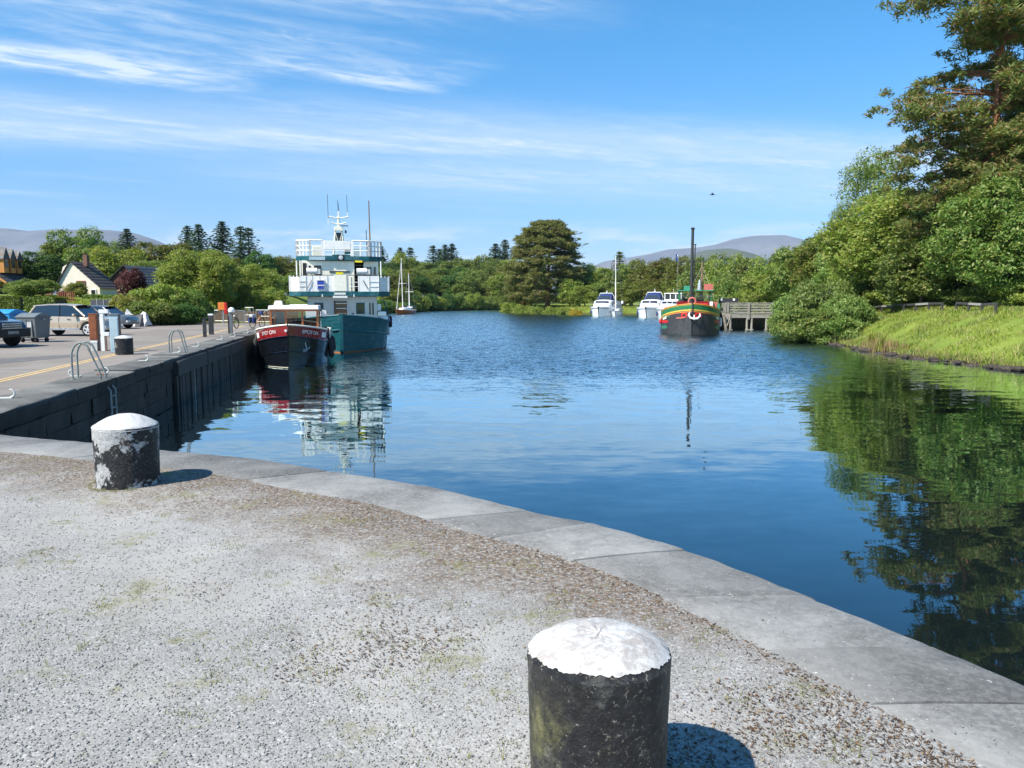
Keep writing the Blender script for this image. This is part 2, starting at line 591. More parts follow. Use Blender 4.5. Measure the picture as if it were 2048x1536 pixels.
def poly_dist(X, Y):
    best = np.full(X.shape, 1e9)
    inside = np.zeros(X.shape, bool)
    n = len(CANAL)
    for i in range(n):
        a, b = CANAL[i], CANAL[(i + 1) % n]
        d = b - a
        t = np.clip(((X - a[0]) * d[0] + (Y - a[1]) * d[1]) / (d @ d), 0, 1)
        best = np.minimum(best, np.hypot(X - (a[0] + t * d[0]), Y - (a[1] + t * d[1])))
        cond = ((a[1] > Y) != (b[1] > Y))
        xi = a[0] + (Y - a[1]) * (b[0] - a[0]) / (b[1] - a[1] + 1e-12)
        inside ^= cond & (X < xi)
    return np.where(inside, -best, best)


def terrain(X, Y):
    X = np.asarray(X, float)
    Y = np.asarray(Y, float)
    d = poly_dist(X, Y)
    wob = 0.5 * np.sin(X * 1.3 + 0.7 * Y) * np.sin(Y * 0.9 - 0.4 * X) + 0.25 * np.sin(3.1 * Y + X)
    right = sm((X - 8) / 8) * (1 - sm((Y - 96) / 26))
    leftw = (1 - sm((X - 2) / 6)) * (1 - sm((Y - 74) / 10))
    far = np.clip(1 - right - leftw, 0, 1)
    d2 = d + 0.75 * wob * right
    zr = -2.35 + 0.55 * sm((d2 + 0.2) / 0.5) + 2.75 * sm(d2 / 8.6) ** 0.9 + 0.035 * np.clip(d - 9, 0, 60)
    zl = -2.6 + 1.95 * sm(d / 2.2)
    zf = -2.5 + 0.5 * sm(d / 0.8) + 1.6 * sm(d / 7.0) + 0.012 * np.clip(d - 7, 0, 250)
    z = right * zr + leftw * zl + far * zf
    rise = sm((-X - 16) / 8) * sm((Y - 62) / 34)
    z = z + rise * np.clip(2.2 - np.minimum(z, 2.2), 0, None) * sm((d - 2) / 8)
    z = np.where(d < 0, -2.4 - np.clip(-d, 0, 3) * 0.6, z)
    return z


def tz(x, y):
    return float(terrain(np.array([x]), np.array([y]))[0])


def grid_mesh(name, xs, ys, zf, mat, keep=None, attr=None, smooth=True):
    GX, GY = np.meshgrid(xs, ys)
    Z = zf(GX, GY)
    nx, ny = len(xs), len(ys)
    V = np.stack([GX.ravel(), GY.ravel(), Z.ravel()], 1)
    idx = np.arange(nx * ny).reshape(ny, nx)
    Q = np.stack([idx[:-1, :-1].ravel(), idx[:-1, 1:].ravel(), idx[1:, 1:].ravel(), idx[1:, :-1].ravel()], 1)
    if keep is not None:
        cx = V[Q, 0].mean(1)
        cy = V[Q, 1].mean(1)
        Q = Q[keep(cx, cy)]
    return quads_mesh(name, V, Q, mat, smooth, attr)


def quads_mesh(name, V, Q, mat, smooth=False, attr=None):
    """mesh from arrays of points and quads (or triangles)"""
    k = Q.shape[1]
    me = bpy.data.meshes.new(name)
    me.vertices.add(len(V))
    me.vertices.foreach_set('co', np.ascontiguousarray(V, np.float32).ravel())
    me.loops.add(Q.size)
    me.loops.foreach_set('vertex_index', np.ascontiguousarray(Q, np.int32).ravel())
    me.polygons.add(len(Q))
    me.polygons.foreach_set('loop_start', np.arange(0, Q.size, k, dtype=np.int32))
    me.polygons.foreach_set('loop_total', np.full(len(Q), k, np.int32))
    if smooth:
        me.polygons.foreach_set('use_smooth', np.ones(len(Q), bool))
    me.materials.append(mat)
    if attr is not None:
        a = me.attributes.new(attr[0], 'FLOAT', 'POINT')
        a.data.foreach_set('value', np.ascontiguousarray(attr[1](V[:, 0], V[:, 1]), np.float32))
    me.update(calc_edges=True)
    me.validate()
    return me


# ---------------------------------------------------------------- ground materials
def mat_ground():
    m, t = new_mat('meadow_ground')
    tcn = t.n('ShaderNodeTexCoord')
    v = tcn.outputs['Object']
    s = t.n('ShaderNodeSeparateXYZ', {0: v})
    nz = t.noise(v, 0.35, 8, 0.65)
    nf = t.noise(v, 4.0, 6, 0.7)
    g = t.mix(t.sstep(nz, 0.3, 0.7), (0.12, 0.185, 0.026), (0.21, 0.265, 0.045))
    g = t.mix(t.math('MULTIPLY', t.sstep(nf, 0.45, 0.75), 0.6), g, (0.28, 0.27, 0.09))
    zz_ = t.math('ADD', s.outputs[2], t.math('MULTIPLY', nf, 0.5))
    soil = t.math('SUBTRACT', 1.0, t.sstep(zz_, -1.55, -1.15))
    g = t.mix(soil, g, (0.05, 0.036, 0.025))
    b = t.n('ShaderNodeBsdfPrincipled', {'Base Color': g, 'Roughness': 0.95, 'Specular IOR Level': 0.15})
    bn = t.n('ShaderNodeBump', {'Strength': 0.8, 'Distance': 0.15, 'Height': nf})
    t.set(b, 'Normal', bn.outputs[0])
    finish(t, b.outputs[0])
    return m


def mat_gravel():
    m, t = new_mat('grey_gravel')
    tcn = t.n('ShaderNodeTexCoord')
    v = tcn.outputs['Object']
    at_ = t.n('ShaderNodeAttribute', attribute_name='edge')
    e = at_.outputs['Fac']
    vo = t.n('ShaderNodeTexVoronoi', {'Vector': v, 'Scale': 85.0, 'Randomness': 1.0})
    vc = t.n('ShaderNodeSeparateColor', {0: vo.outputs['Color']})
    stone = t.ramp(vc.outputs[0], [(0.0, (0.215, 0.212, 0.204)), (0.45, (0.30, 0.297, 0.286)), (0.8, (0.365, 0.362, 0.35)), (1.0, (0.48, 0.475, 0.46))])
    vo_f = t.n('ShaderNodeTexVoronoi', {'Vector': v, 'Scale': 190.0})
    vcf = t.n('ShaderNodeSeparateColor', {0: vo_f.outputs['Color']})
    grit = t.ramp(vcf.outputs[0], [(0.0, (0.17, 0.166, 0.158)), (0.5, (0.29, 0.285, 0.27)), (1.0, (0.42, 0.41, 0.39))])
    stone = t.mix(t.sstep(t.noise(v, 9.0, 6, 0.75, 0.5), 0.42, 0.58), stone, grit)
    gap = t.math('MULTIPLY', t.sstep(vo.outputs['Distance'], 0.35, 0.75), t.sstep(t.noise(v, 5.0, 5, 0.7), 0.35, 0.6))
    stone = t.mix(t.math('MULTIPLY', gap, 0.35), stone, (0.17, 0.165, 0.155))
    dust_n = t.noise(v, 0.55, 7, 0.62, 0.4)
    dust = t.sstep(t.math('ADD', dust_n, t.math('MULTIPLY', t.noise(t.n('ShaderNodeMapping', {'Vector': v, 'Scale': (0.35, 1.6, 1), 'Rotation': (0, 0, R(-8))}).outputs[0], 0.9, 5, 0.6), 0.30)), 0.56, 0.80)
    col = t.mix(t.math('MULTIPLY', dust, 0.72), stone, (0.385, 0.372, 0.345))
    n_small = t.noise(v, 7.0, 6, 0.7)
    n_mid = t.noise(v, 1.35, 7, 0.68, 0.6)
    # brown needle and leaf litter lies along the kerb and in drifts
    near = t.math('SUBTRACT', 1.0, t.sstep(e, 0.1, 2.0))
    pos = t.n('ShaderNodeSeparateXYZ', {0: v})
    near = t.math('MULTIPLY', near, t.math('ADD', 0.25, t.math('MULTIPLY', t.sstep(pos.outputs[1], 3.0, 4.6), 0.75)))
    drift = t.math('ADD', t.math('MULTIPLY', near, 0.42), t.math('ADD', t.math('MULTIPLY', n_mid, 0.75), t.math('MULTIPLY', n_small, 0.32)))
    lit = t.math('MULTIPLY', t.sstep(drift, 0.62, 0.98), 0.92)
    brown = t.mix(t.sstep(t.noise(v, 22, 5, 0.7), 0.35, 0.65), (0.060, 0.038, 0.024), (0.21, 0.15, 0.098))
    lit = t.math('MULTIPLY', t.math('MULTIPLY', lit, t.sstep(t.noise(v, 34, 4, 0.7), 0.36, 0.54)), t.sstep(t.noise(v, 4.5, 6, 0.75, 0.6), 0.26, 0.46))
    col = t.mix(lit, col, brown)
    moss = t.math('MULTIPLY', t.sstep(t.math('ADD', t.noise(v, 1.9, 6, 0.7), t.math('MULTIPLY', t.noise(v, 16, 5, 0.7), 0.45)), 0.77, 0.90), t.math('SUBTRACT', 1.0, t.sstep(e, 2.4, 4.4)))
    col = t.mix(t.math('MULTIPLY', moss, 0.5), col, (0.18, 0.175, 0.05))
    tone = t.noise(v, 0.42, 5, 0.6, 0.8)
    col = t.mix(1.0, col, t.mix(t.sstep(tone, 0.3, 0.7), (0.86, 0.855, 0.845), (1.06, 1.05, 1.04)), 'MULTIPLY')
    olive = t.math('MULTIPLY', t.sstep(t.noise(v, 0.8, 6, 0.7, 0.6), 0.52, 0.72), t.math('SUBTRACT', 1.0, t.sstep(e, 2.5, 4.5)))
    col = t.mix(t.math('MULTIPLY', olive, 0.2), col, (0.20, 0.175, 0.10))
    b = t.n('ShaderNodeBsdfPrincipled', {'Base Color': col, 'Roughness': 0.92, 'Specular IOR Level': 0.2})
    hgt = t.math('ADD', t.math('MULTIPLY', vo.outputs['Distance'], -0.9), t.math('MULTIPLY', n_small, 0.6))
    bn = t.n('ShaderNodeBump', {'Strength': 0.4, 'Distance': 0.008, 'Height': hgt})
    t.set(b, 'Normal', bn.outputs[0])
    finish(t, b.outputs[0])
    return m


def mat_coping(name='coping_stone', base=(0.205, 0.203, 0.196), speck=0.75, world_xy=True):
    m, t = new_mat(name)
    tcn = t.n('ShaderNodeTexCoord')
    oi = t.n('ShaderNodeObjectInfo')
    g = t.n('ShaderNodeNewGeometry')
    v = g.outputs['Position']
    n1_ = t.noise(v, 1.1, 8, 0.68, 0.3)
    n2_ = t.noise(v, 9.0, 7, 0.7)
    col = t.mix(t.sstep(n1_, 0.3, 0.7), tuple(c * 0.52 for c in base), tuple(c * 1.32 for c in base))
    col = t.mix(t.math('MULTIPLY', t.sstep(t.noise(v, 24, 8, 0.8), 0.4, 0.65), 0.5), col, tuple(c * 1.45 for c in base))
    k = t.math('ADD', 0.74, t.math('MULTIPLY', oi.outputs['Random'], 0.38))
    col = t.mix(1.0, col, t.n('ShaderNodeCombineColor', {0: k, 1: k, 2: t.math('MULTIPLY', k, 0.985)}).outputs[0], 'MULTIPLY')
    big_n = t.noise(v, 2.3, 4, 0.6)
    sp_ = t.sstep(t.math('ADD', t.noise(v, 42, 4, 0.7), t.math('MULTIPLY', t.math('SUBTRACT', big_n, 0.5), 0.30)), 0.655, 0.70)
    col = t.mix(t.math('MULTIPLY', sp_, speck), col, (0.60, 0.59, 0.55))
    stain = t.math('MULTIPLY', t.sstep(t.noise(v, 1.9, 10, 0.80, 0.5), 0.47, 0.60), t.sstep(t.noise(v, 0.5, 3, 0.5), 0.35, 0.65))
    col = t.mix(t.math('MULTIPLY', stain, 0.5), col, tuple(c * 0.42 for c in base))
    sp2 = t.sstep(t.math('ADD', t.noise(t.n('ShaderNodeVectorMath', {0: v, 1: (7.0, 3.0, 1.0)}, operation='ADD').outputs[0], 33, 4, 0.7), t.math('MULTIPLY', t.math('SUBTRACT', 0.5, big_n), 0.25)), 0.66, 0.71)
    col = t.mix(t.math('MULTIPLY', sp2, speck * 0.8), col, (0.05, 0.047, 0.04))
    b = t.n('ShaderNodeBsdfPrincipled', {'Base Color': col, 'Roughness': 0.85, 'Specular IOR Level': 0.3})
    bn = t.n('ShaderNodeBump', {'Strength': 0.5, 'Distance': 0.01, 'Height': t.math('ADD', n2_, t.math('MULTIPLY', t.noise(v, 60, 5, 0.7), 0.5))})
    t.set(b, 'Normal', bn.outputs[0])
    finish(t, b.outputs[0])
    return m


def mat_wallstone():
    m, t = new_mat('dark_masonry')
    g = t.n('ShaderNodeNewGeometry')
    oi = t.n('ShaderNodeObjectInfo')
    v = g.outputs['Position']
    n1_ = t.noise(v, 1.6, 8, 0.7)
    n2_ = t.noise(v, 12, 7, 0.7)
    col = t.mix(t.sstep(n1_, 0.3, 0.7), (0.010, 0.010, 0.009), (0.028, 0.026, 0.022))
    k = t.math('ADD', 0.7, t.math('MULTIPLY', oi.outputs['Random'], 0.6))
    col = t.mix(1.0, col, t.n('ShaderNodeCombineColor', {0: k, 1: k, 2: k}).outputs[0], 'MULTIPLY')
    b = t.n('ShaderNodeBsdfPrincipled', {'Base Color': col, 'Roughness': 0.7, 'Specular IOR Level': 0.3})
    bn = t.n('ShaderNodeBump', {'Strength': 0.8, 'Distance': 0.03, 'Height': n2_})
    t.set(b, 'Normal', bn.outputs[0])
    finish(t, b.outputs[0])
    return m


def mat_asphalt():
    m, t = new_mat('worn_asphalt')
    tcn = t.n('ShaderNodeTexCoord')
    v = tcn.outputs['Object']
    n1_ = t.noise(v, 0.22, 7, 0.6, 0.6)
    n2_ = t.noise(v, 30, 6, 0.7)
    vs_ = t.n('ShaderNodeMapping', {'Vector': v, 'Scale': (0.25, 2.2, 1), 'Rotation': (0, 0, R(6))}).outputs[0]
    n3_ = t.noise(vs_, 0.6, 6, 0.6)
    col = t.mix(t.sstep(n1_, 0.3, 0.7), (0.185, 0.158, 0.134), (0.265, 0.232, 0.20))
    col = t.mix(t.math('MULTIPLY', t.sstep(n2_, 0.45, 0.7), 0.5), col, (0.31, 0.295, 0.27))
    col = t.mix(t.math('MULTIPLY', t.sstep(n3_, 0.55, 0.68), 0.5), col, (0.135, 0.128, 0.12))
    b = t.n('ShaderNodeBsdfPrincipled', {'Base Color': col, 'Roughness': 0.9, 'Specular IOR Level': 0.25})
    bn = t.n('ShaderNodeBump', {'Strength': 0.3, 'Distance': 0.01, 'Height': n2_})
    t.set(b, 'Normal', bn.outputs[0])
    finish(t, b.outputs[0])
    return m


def mat_water():
    m, t = new_mat('canal_water')
    tcn = t.n('ShaderNodeTexCoord')
    v = tcn.outputs['Object']
    s = t.n('ShaderNodeSeparateXYZ', {0: v})
    X, Y = s.outputs[0], s.outputs[1]
    # breeze: ruffled out on the open canal, sheltered by the quay and the near bank
    nw = t.noise(t.n('ShaderNodeMapping', {'Vector': v, 'Scale': (0.05, 0.10, 1)}).outputs[0], 1.0, 4, 0.55)
    open_y = t.sstep(t.math('ADD', Y, t.math('MULTIPLY', t.math('SUBTRACT', nw, 0.5), 22)), 26.0, 44.0)
    open_x = t.sstep(t.math('ADD', X, t.math('MULTIPLY', Y, 0.20)), -4.5, 3.5)
    lee = t.sstep(t.math('SUBTRACT', X, t.math('MULTIPLY', Y, 0.42)), -2.0, 1.5)      # lee of the wooded bank
    open_y = t.math('MULTIPLY', open_y, t.math('SUBTRACT', 1.0, t.math('MULTIPLY', lee, 0.8)))
    breeze = t.math('MULTIPLY', open_y, t.math('ADD', 0.10, t.math('MULTIPLY', open_x, 0.90)))
    # slopes of the ripples, read straight from noise so that far wavelets keep their tilt
    def slope(scale, sx, sy, rot, amp_x, amp_y, det=2.0):
        vv = t.n('ShaderNodeMapping', {'Vector': v, 'Scale': (sx, sy, 1), 'Rotation': (0, 0, R(rot))}).outputs[0]
        nz = t.n('ShaderNodeTexNoise', {'Vector': vv, 'Scale': scale, 'Detail': det, 'Roughness': 0.5})
        c = t.n('ShaderNodeSeparateColor', {0: nz.outputs['Color']})
        return (t.math('MULTIPLY', t.math('SUBTRACT', c.outputs[0], 0.5), amp_x), t.math('MULTIPLY', t.math('SUBTRACT', c.outputs[1], 0.5), amp_y))
    a1 = slope(0.9, 0.55, 1.5, 8, 0.020, 0.050)
    a2 = slope(3.6, 0.6, 1.4, -14, 0.016, 0.034)
    b1 = slope(2.6, 0.7, 1.5, 14, 0.80, 1.6)
    b2 = slope(8.0, 0.8, 1.3, -18, 0.75, 1.6)
    near_k = t.math('ADD', 0.35, t.math('MULTIPLY', t.sstep(t.math('ADD', Y, t.math('MULTIPLY', nw, 14)), 8.0, 34.0), 0.85))
    def total(i):
        calm = t.math('MULTIPLY', t.math('ADD', a1[i], a2[i]), t.math('MULTIPLY', near_k, t.math('SUBTRACT', 1.1, t.math('MULTIPLY', lee, 0.25))))
        wavelets = t.math('ADD', b1[i], b2[i])
        if i == 1:      # wavelets steeper on the side they run to
            wavelets = t.math('SUBTRACT', t.math('MULTIPLY', wavelets, 0.45), t.math('ADD', 0.03, t.math('MULTIPLY', t.math('ABSOLUTE', wavelets), 0.8)))
        return t.math('ADD', calm, t.math('MULTIPLY', wavelets, breeze))
    nv = t.n('ShaderNodeCombineXYZ', {0: total(0), 1: total(1), 2: 1.0})
    nn = t.n('ShaderNodeVectorMath', {0: nv.outputs[0]}, operation='NORMALIZE')
    body = t.n('ShaderNodeBsdfDiffuse', {'Color': (0.005, 0.009, 0.010, 1)})
    gl = t.n('ShaderNodeBsdfGlossy', {'Color': (0.80, 0.96, 1.0, 1), 'Roughness': 0.015, 'Normal': nn.outputs[0]})
    fr = t.n('ShaderNodeFresnel', {'IOR': 1.4, 'Normal': nn.outputs[0]})
    b = t.n('ShaderNodeMixShader', {0: t.math('MULTIPLY', fr.outputs[0], 1.8, clamp=True), 1: body.outputs[0], 2: gl.outputs[0]})
    finish(t, b.outputs[0])
    return m


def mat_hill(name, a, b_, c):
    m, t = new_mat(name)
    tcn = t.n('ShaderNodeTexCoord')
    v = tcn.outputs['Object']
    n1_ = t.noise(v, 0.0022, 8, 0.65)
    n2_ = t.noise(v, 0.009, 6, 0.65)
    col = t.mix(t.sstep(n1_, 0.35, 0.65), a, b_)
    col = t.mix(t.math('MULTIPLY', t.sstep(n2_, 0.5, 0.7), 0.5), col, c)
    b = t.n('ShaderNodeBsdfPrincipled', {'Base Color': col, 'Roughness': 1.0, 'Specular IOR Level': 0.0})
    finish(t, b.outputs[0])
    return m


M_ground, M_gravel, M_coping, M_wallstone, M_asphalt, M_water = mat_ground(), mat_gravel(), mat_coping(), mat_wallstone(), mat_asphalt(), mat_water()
M_slab = mat_coping('quay_slab_concrete', (0.165, 0.16, 0.145), 0.25)
M_chip = None

# ---------------------------------------------------------------- ground, water, hills
fx = np.arange(-70, 76, 1.5)
gx = np.concatenate([-70 - 1.35 ** np.arange(27, 0, -1), fx, 75 + 1.35 ** np.arange(1, 28)])
fy = np.arange(-40, 264, 1.5)
gy = np.concatenate([-40 - 1.35 ** np.arange(24, 0, -1), fy, 263 + 1.35 ** np.arange(1, 29)])
tag(obj('ground', grid_mesh('ground', gx, gy, terrain, M_ground)), kind='structure')

wv = [(-75, -58), (75, -58), (75, 262), (-75, 262)]
tag(obj('water', quads_mesh('water', np.array([(x, y, ZW) for x, y in wv]), np.array([[0, 1, 2, 3]]), M_water)), kind='structure')


def hill(name, D, ridge, depth, mat, seed):
    """a long hill seen from the canal: ridge = list of (pixel x, pixel y) at distance D"""
    rx = np.array([(p[0] - 1024) / F * D for p in ridge])
    rz = np.array([(596 - p[1]) / F * D for p in ridge])
    xs = np.linspace(rx[0], rx[-1], 150)
    ys = np.linspace(D - depth, D + depth, 46)

    def zf(X, Y):
        q = (Y - D) / depth
        base = np.interp(X, rx, rz)
        fall = np.cos(np.clip(q, -1, 1) * math.pi / 2) ** 1.3
        nn = np.zeros(X.shape)
        r2 = np.random.default_rng(seed)
        for k in range(7):
            fr = 2 * math.pi / (depth * (1.5 / (1.55 ** k)))
            a = r2.uniform(0, 6.28)
            nn += 0.6 ** k * np.sin((X * math.cos(a) + Y * math.sin(a)) * fr + r2.uniform(0, 6.28))
        return np.maximum(base, 0) * fall * (1 + 0.10 * nn * np.abs(q) ** 0.5) - 15
    return tag(obj(name, grid_mesh(name, xs, ys, zf, mat)), kind='structure')


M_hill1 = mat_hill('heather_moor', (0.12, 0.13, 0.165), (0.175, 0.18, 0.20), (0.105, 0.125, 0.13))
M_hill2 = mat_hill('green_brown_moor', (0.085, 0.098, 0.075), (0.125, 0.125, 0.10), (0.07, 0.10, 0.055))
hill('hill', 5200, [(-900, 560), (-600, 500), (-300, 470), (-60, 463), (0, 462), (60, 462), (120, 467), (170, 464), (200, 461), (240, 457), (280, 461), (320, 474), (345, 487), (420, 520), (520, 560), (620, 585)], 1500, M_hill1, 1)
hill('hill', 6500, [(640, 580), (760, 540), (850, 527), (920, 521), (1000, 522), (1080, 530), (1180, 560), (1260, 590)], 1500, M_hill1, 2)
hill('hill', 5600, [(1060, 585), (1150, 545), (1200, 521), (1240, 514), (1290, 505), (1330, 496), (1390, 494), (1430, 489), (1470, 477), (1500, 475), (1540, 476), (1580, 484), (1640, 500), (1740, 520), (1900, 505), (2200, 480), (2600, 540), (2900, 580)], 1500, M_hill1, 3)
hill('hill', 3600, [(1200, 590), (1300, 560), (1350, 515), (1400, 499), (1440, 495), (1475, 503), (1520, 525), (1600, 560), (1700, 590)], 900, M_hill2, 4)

# ---------------------------------------------------------------- curved wall, coping and gravel apron
wall = MB()
rows = []
for s in np.linspace(0, ARC[-1], 160):
    p, t_, n_ = on_edge(s)
    q = p + n_ * 0.05
    rows.append([(q.x, q.y, -0.452), (q.x, q.y, -3.6), (q.x + n_.x * 0.7, q.y + n_.y * 0.7, -3.6), (q.x + n_.x * 0.7, q.y + n_.y * 0.7, -0.452)])
wall.grid(rows, closed=True)
front_wall = wall.build('canal_wall', M_wallstone)
tag(front_wall, 'curved stone canal wall under the pale coping around the gravel', 'wall')


def arc_of(p):
    return ARC[np.argmin(np.hypot(OUTA[:, 0] - p.x, OUTA[:, 1] - p.y))]


joints = [arc_of(at(*p)) for p in ((1084, 1020), (1208, 1046), (1410, 1101), (1642, 1191), (1932, 1302))]
left_j = []
s = joints[0]
while s > 1.3:
    s -= random.uniform(1.15, 1.6)
    left_j.append(s)
right_j = []
s = joints[-1]
while s < ARC[-1] - 33:
    s += random.uniform(0.62, 0.78) if len(right_j) < 1 else random.uniform(1.1, 1.5)
    right_j.append(s)
J = sorted([max(q, 0.0) for q in left_j] + joints + right_j)
for a, b in zip(J[:-1], J[1:]):
    if b - a < 0.05:
        continue
    mb = MB()
    dz_ = random.uniform(-0.003, 0.004)
    tl = random.uniform(-0.003, 0.003)
    n = max(4, int((b - a) / 0.10))
    rows = []
    wd = COPW + random.uniform(-0.008, 0.008)
    chip = random.random() < 0.7
    jg = random.uniform(0.002, 0.006)
    for k in range(n + 1):
        s_ = a + jg + (b - a - 2 * jg) * k / n
        ch = 0.0
        if chip and k in (0, n):
            ch = random.uniform(0.0, 0.045)
        er = 0.004 * math.sin(s_ * 7.3) + 0.005 * math.sin(s_ * 17.1) + 0.006 * math.sin(s_ * 41.0)
        prof = [(0.03, -0.45), (0.0 + er + ch, -0.14), (0.012 + er + ch, -0.06), (0.045 + er + ch, -0.018 - ch * 0.4), (0.10 + er, 0.004), (0.3, 0.009), (wd * 0.7, 0.009), (wd - 0.03, 0.006), (wd, -0.012), (wd, -0.45)]
        row = []
        for o_, z_ in prof:
            p, t_, n_ = on_edge(min(max(s_ - 0.52 * o_, 0.0), ARC[-1]))      # joints run askew
            row.append((p.x + n_.x * o_, p.y + n_.y * o_, z_ + dz_ + tl * o_))
        rows.append(row)
    mb.grid(rows, closed=True)
    mb.f.append(tuple(range(len(prof) - 1, -1, -1)))
    mb.m.append(0)
    mb.f.append(tuple(n * len(prof) + k for k in range(len(prof))))
    mb.m.append(0)
    mb.build('coping_stone', M_coping, front_wall, smooth=True)

ax = np.concatenate([np.arange(-62, -9, 2.5), np.arange(-9, 4.01, 0.10)])
ay = np.concatenate([np.arange(-42, 1.2, 2.0), np.arange(1.2, 11.41, 0.10)])


def apron_z(X, Y):
    z = -0.304 * sm((Y - 6.6) / 4.4) * sm((-X - 7.25) / 1.4)
    return z + 0.006 * np.sin(X * 2.1 + Y) * np.sin(Y * 1.7 - 0.5 * X)


tag(obj('gravel_ground', grid_mesh('gravel_ground', ax, ay, apron_z, M_gravel,
        keep=lambda x, y: (land_dist(x, y) > 0.30) & ((y < 11.3) | (x < quay_x(11) - 0.5)),
        attr=('edge', lambda x, y: land_dist(x, y) - COPW))), kind='structure')

# loose stones, litter and weeds on the gravel
n = 52000
Yg = 1.75 * (9.6 / 1.75) ** rng.random(n)
Xg = Yg * rng.uniform(-0.75, 0.72, n)
ld = land_dist(Xg, Yg)
k = (ld > COPW + 0.015) & (Xg > -8.5)
sparse = (ld > 0.12) & (ld <= COPW) & (rng.random(n) < 0.035)
k = k | sparse
Xg, Yg = Xg[k], Yg[k]
n = len(Xg)
sz = rng.uniform(0.0025, 0.0065, n) * np.where(rng.random(n) < 0.04, 1.8, 1.0)
base = np.array([(1, 0, 0), (0, 1, 0), (-1, 0, 0), (0, -1, 0), (0, 0, 0.75), (0, 0, -0.5)])
ang = rng.uniform(0, 6.28, n)
st = base[None] * rng.uniform(0.65, 1.3, (n, 6, 1)) * sz[:, None, None]
ca, sa = np.cos(ang)[:, None], np.sin(ang)[:, None]
V = np.stack([st[..., 0] * ca - st[..., 1] * sa + Xg[:, None], st[..., 0] * sa + st[..., 1] * ca + Yg[:, None], st[..., 2] + apron_z(Xg, Yg)[:, None] + np.where(land_dist(Xg, Yg) < COPW, 0.013, 0.002)[:, None]], 2).reshape(-1, 3)
tri = np.array([(0, 1, 4), (1, 2, 4), (2, 3, 4), (3, 0, 4), (1, 0, 5), (2, 1, 5), (3, 2, 5), (0, 3, 5)])
T = (tri[None] + 6 * np.arange(n)[:, None, None]).reshape(-1, 3)


def island_mat(name, stops, rough=0.9):
    m, t = new_mat(name)
    g = t.n('ShaderNodeNewGeometry')
    col = t.ramp(g.outputs['Random Per Island'], stops)
    b = t.n('ShaderNodeBsdfPrincipled', {'Base Color': col, 'Roughness': rough, 'Specular IOR Level': 0.2})
    finish(t, b.outputs[0])
    return m


M_stones = island_mat('loose_chippings', [(0.0, (0.17, 0.168, 0.162)), (0.4, (0.25, 0.246, 0.236)), (0.8, (0.30, 0.296, 0.285)), (0.97, (0.38, 0.37, 0.355)), (1.0, (0.26, 0.21, 0.16))])
tag(obj('gravel', quads_mesh('gravel', V, T, M_stones)), 'loose grey stone chippings on the quay apron', 'gravel', kind='stuff')


def flakes(X, Y, Z, size, tilt, seed):
    """small flat bits lying on the ground"""
    r = np.random.default_rng(seed)
    n = len(X)
    a = r.uniform(0, 6.28, n)
    l, w_ = size * r.uniform(0.6, 1.6, n), size * r.uniform(0.15, 0.6, n)
    t1 = np.stack([np.cos(a), np.sin(a), r.uniform(-tilt, tilt, n)], 1) * l[:, None]
    t2 = np.stack([-np.sin(a), np.cos(a), r.uniform(-tilt, tilt, n)], 1) * w_[:, None]
    P = np.stack([X, Y, Z], 1)
    V = np.stack([P - t1, P - t2, P + t1, P + t2], 1).reshape(-1, 3)
    return V, np.arange(4 * n).reshape(-1, 4)


n = 90000
Yg = 1.9 * (10.5 / 1.9) ** rng.random(n)
Xg = Yg * rng.uniform(-0.75, 0.72, n)
ld = land_dist(Xg, Yg) - COPW


def vnoise(x, y, seed):
    r = np.random.default_rng(seed)
    o = np.zeros(x.shape)
    for kk in range(6):
        a, f_ = r.uniform(0, 6.28), 1.1 * 1.55 ** kk
        o += 0.72 ** kk * np.sin((x * math.cos(a) + y * math.sin(a)) * f_ * 1.6 + r.uniform(0, 6.28)) * np.cos((x * math.sin(a) - y * math.cos(a)) * f_ * 1.3 + r.uniform(0, 6.28))
    return o


drift = vnoise(Xg, Yg, 5)
prob = np.clip(1.05 - ld / 0.16, 0, 1) * 0.9 + np.clip(0.24 + drift * 0.9 - ld * 0.40 - np.clip(4.4 - Yg, 0, 2) * 0.3, 0, 1) * 0.85
k = (ld > -0.02) & (rng.random(n) < prob) & (Xg > -8)
V, Q = flakes(Xg[k], Yg[k], apron_z(Xg[k], Yg[k]) + 0.006, 0.009, 0.45, 4)
M_litter = island_mat('brown_leaf_litter', [(0.0, (0.035, 0.020, 0.012)), (0.4, (0.085, 0.050, 0.028)), (0.75, (0.17, 0.115, 0.07)), (1.0, (0.28, 0.21, 0.14))])
tag(obj('leaf_litter', quads_mesh('leaf_litter', V, Q, M_litter)), 'brown needle and leaf litter drifted along the kerb', 'litter', kind='stuff')


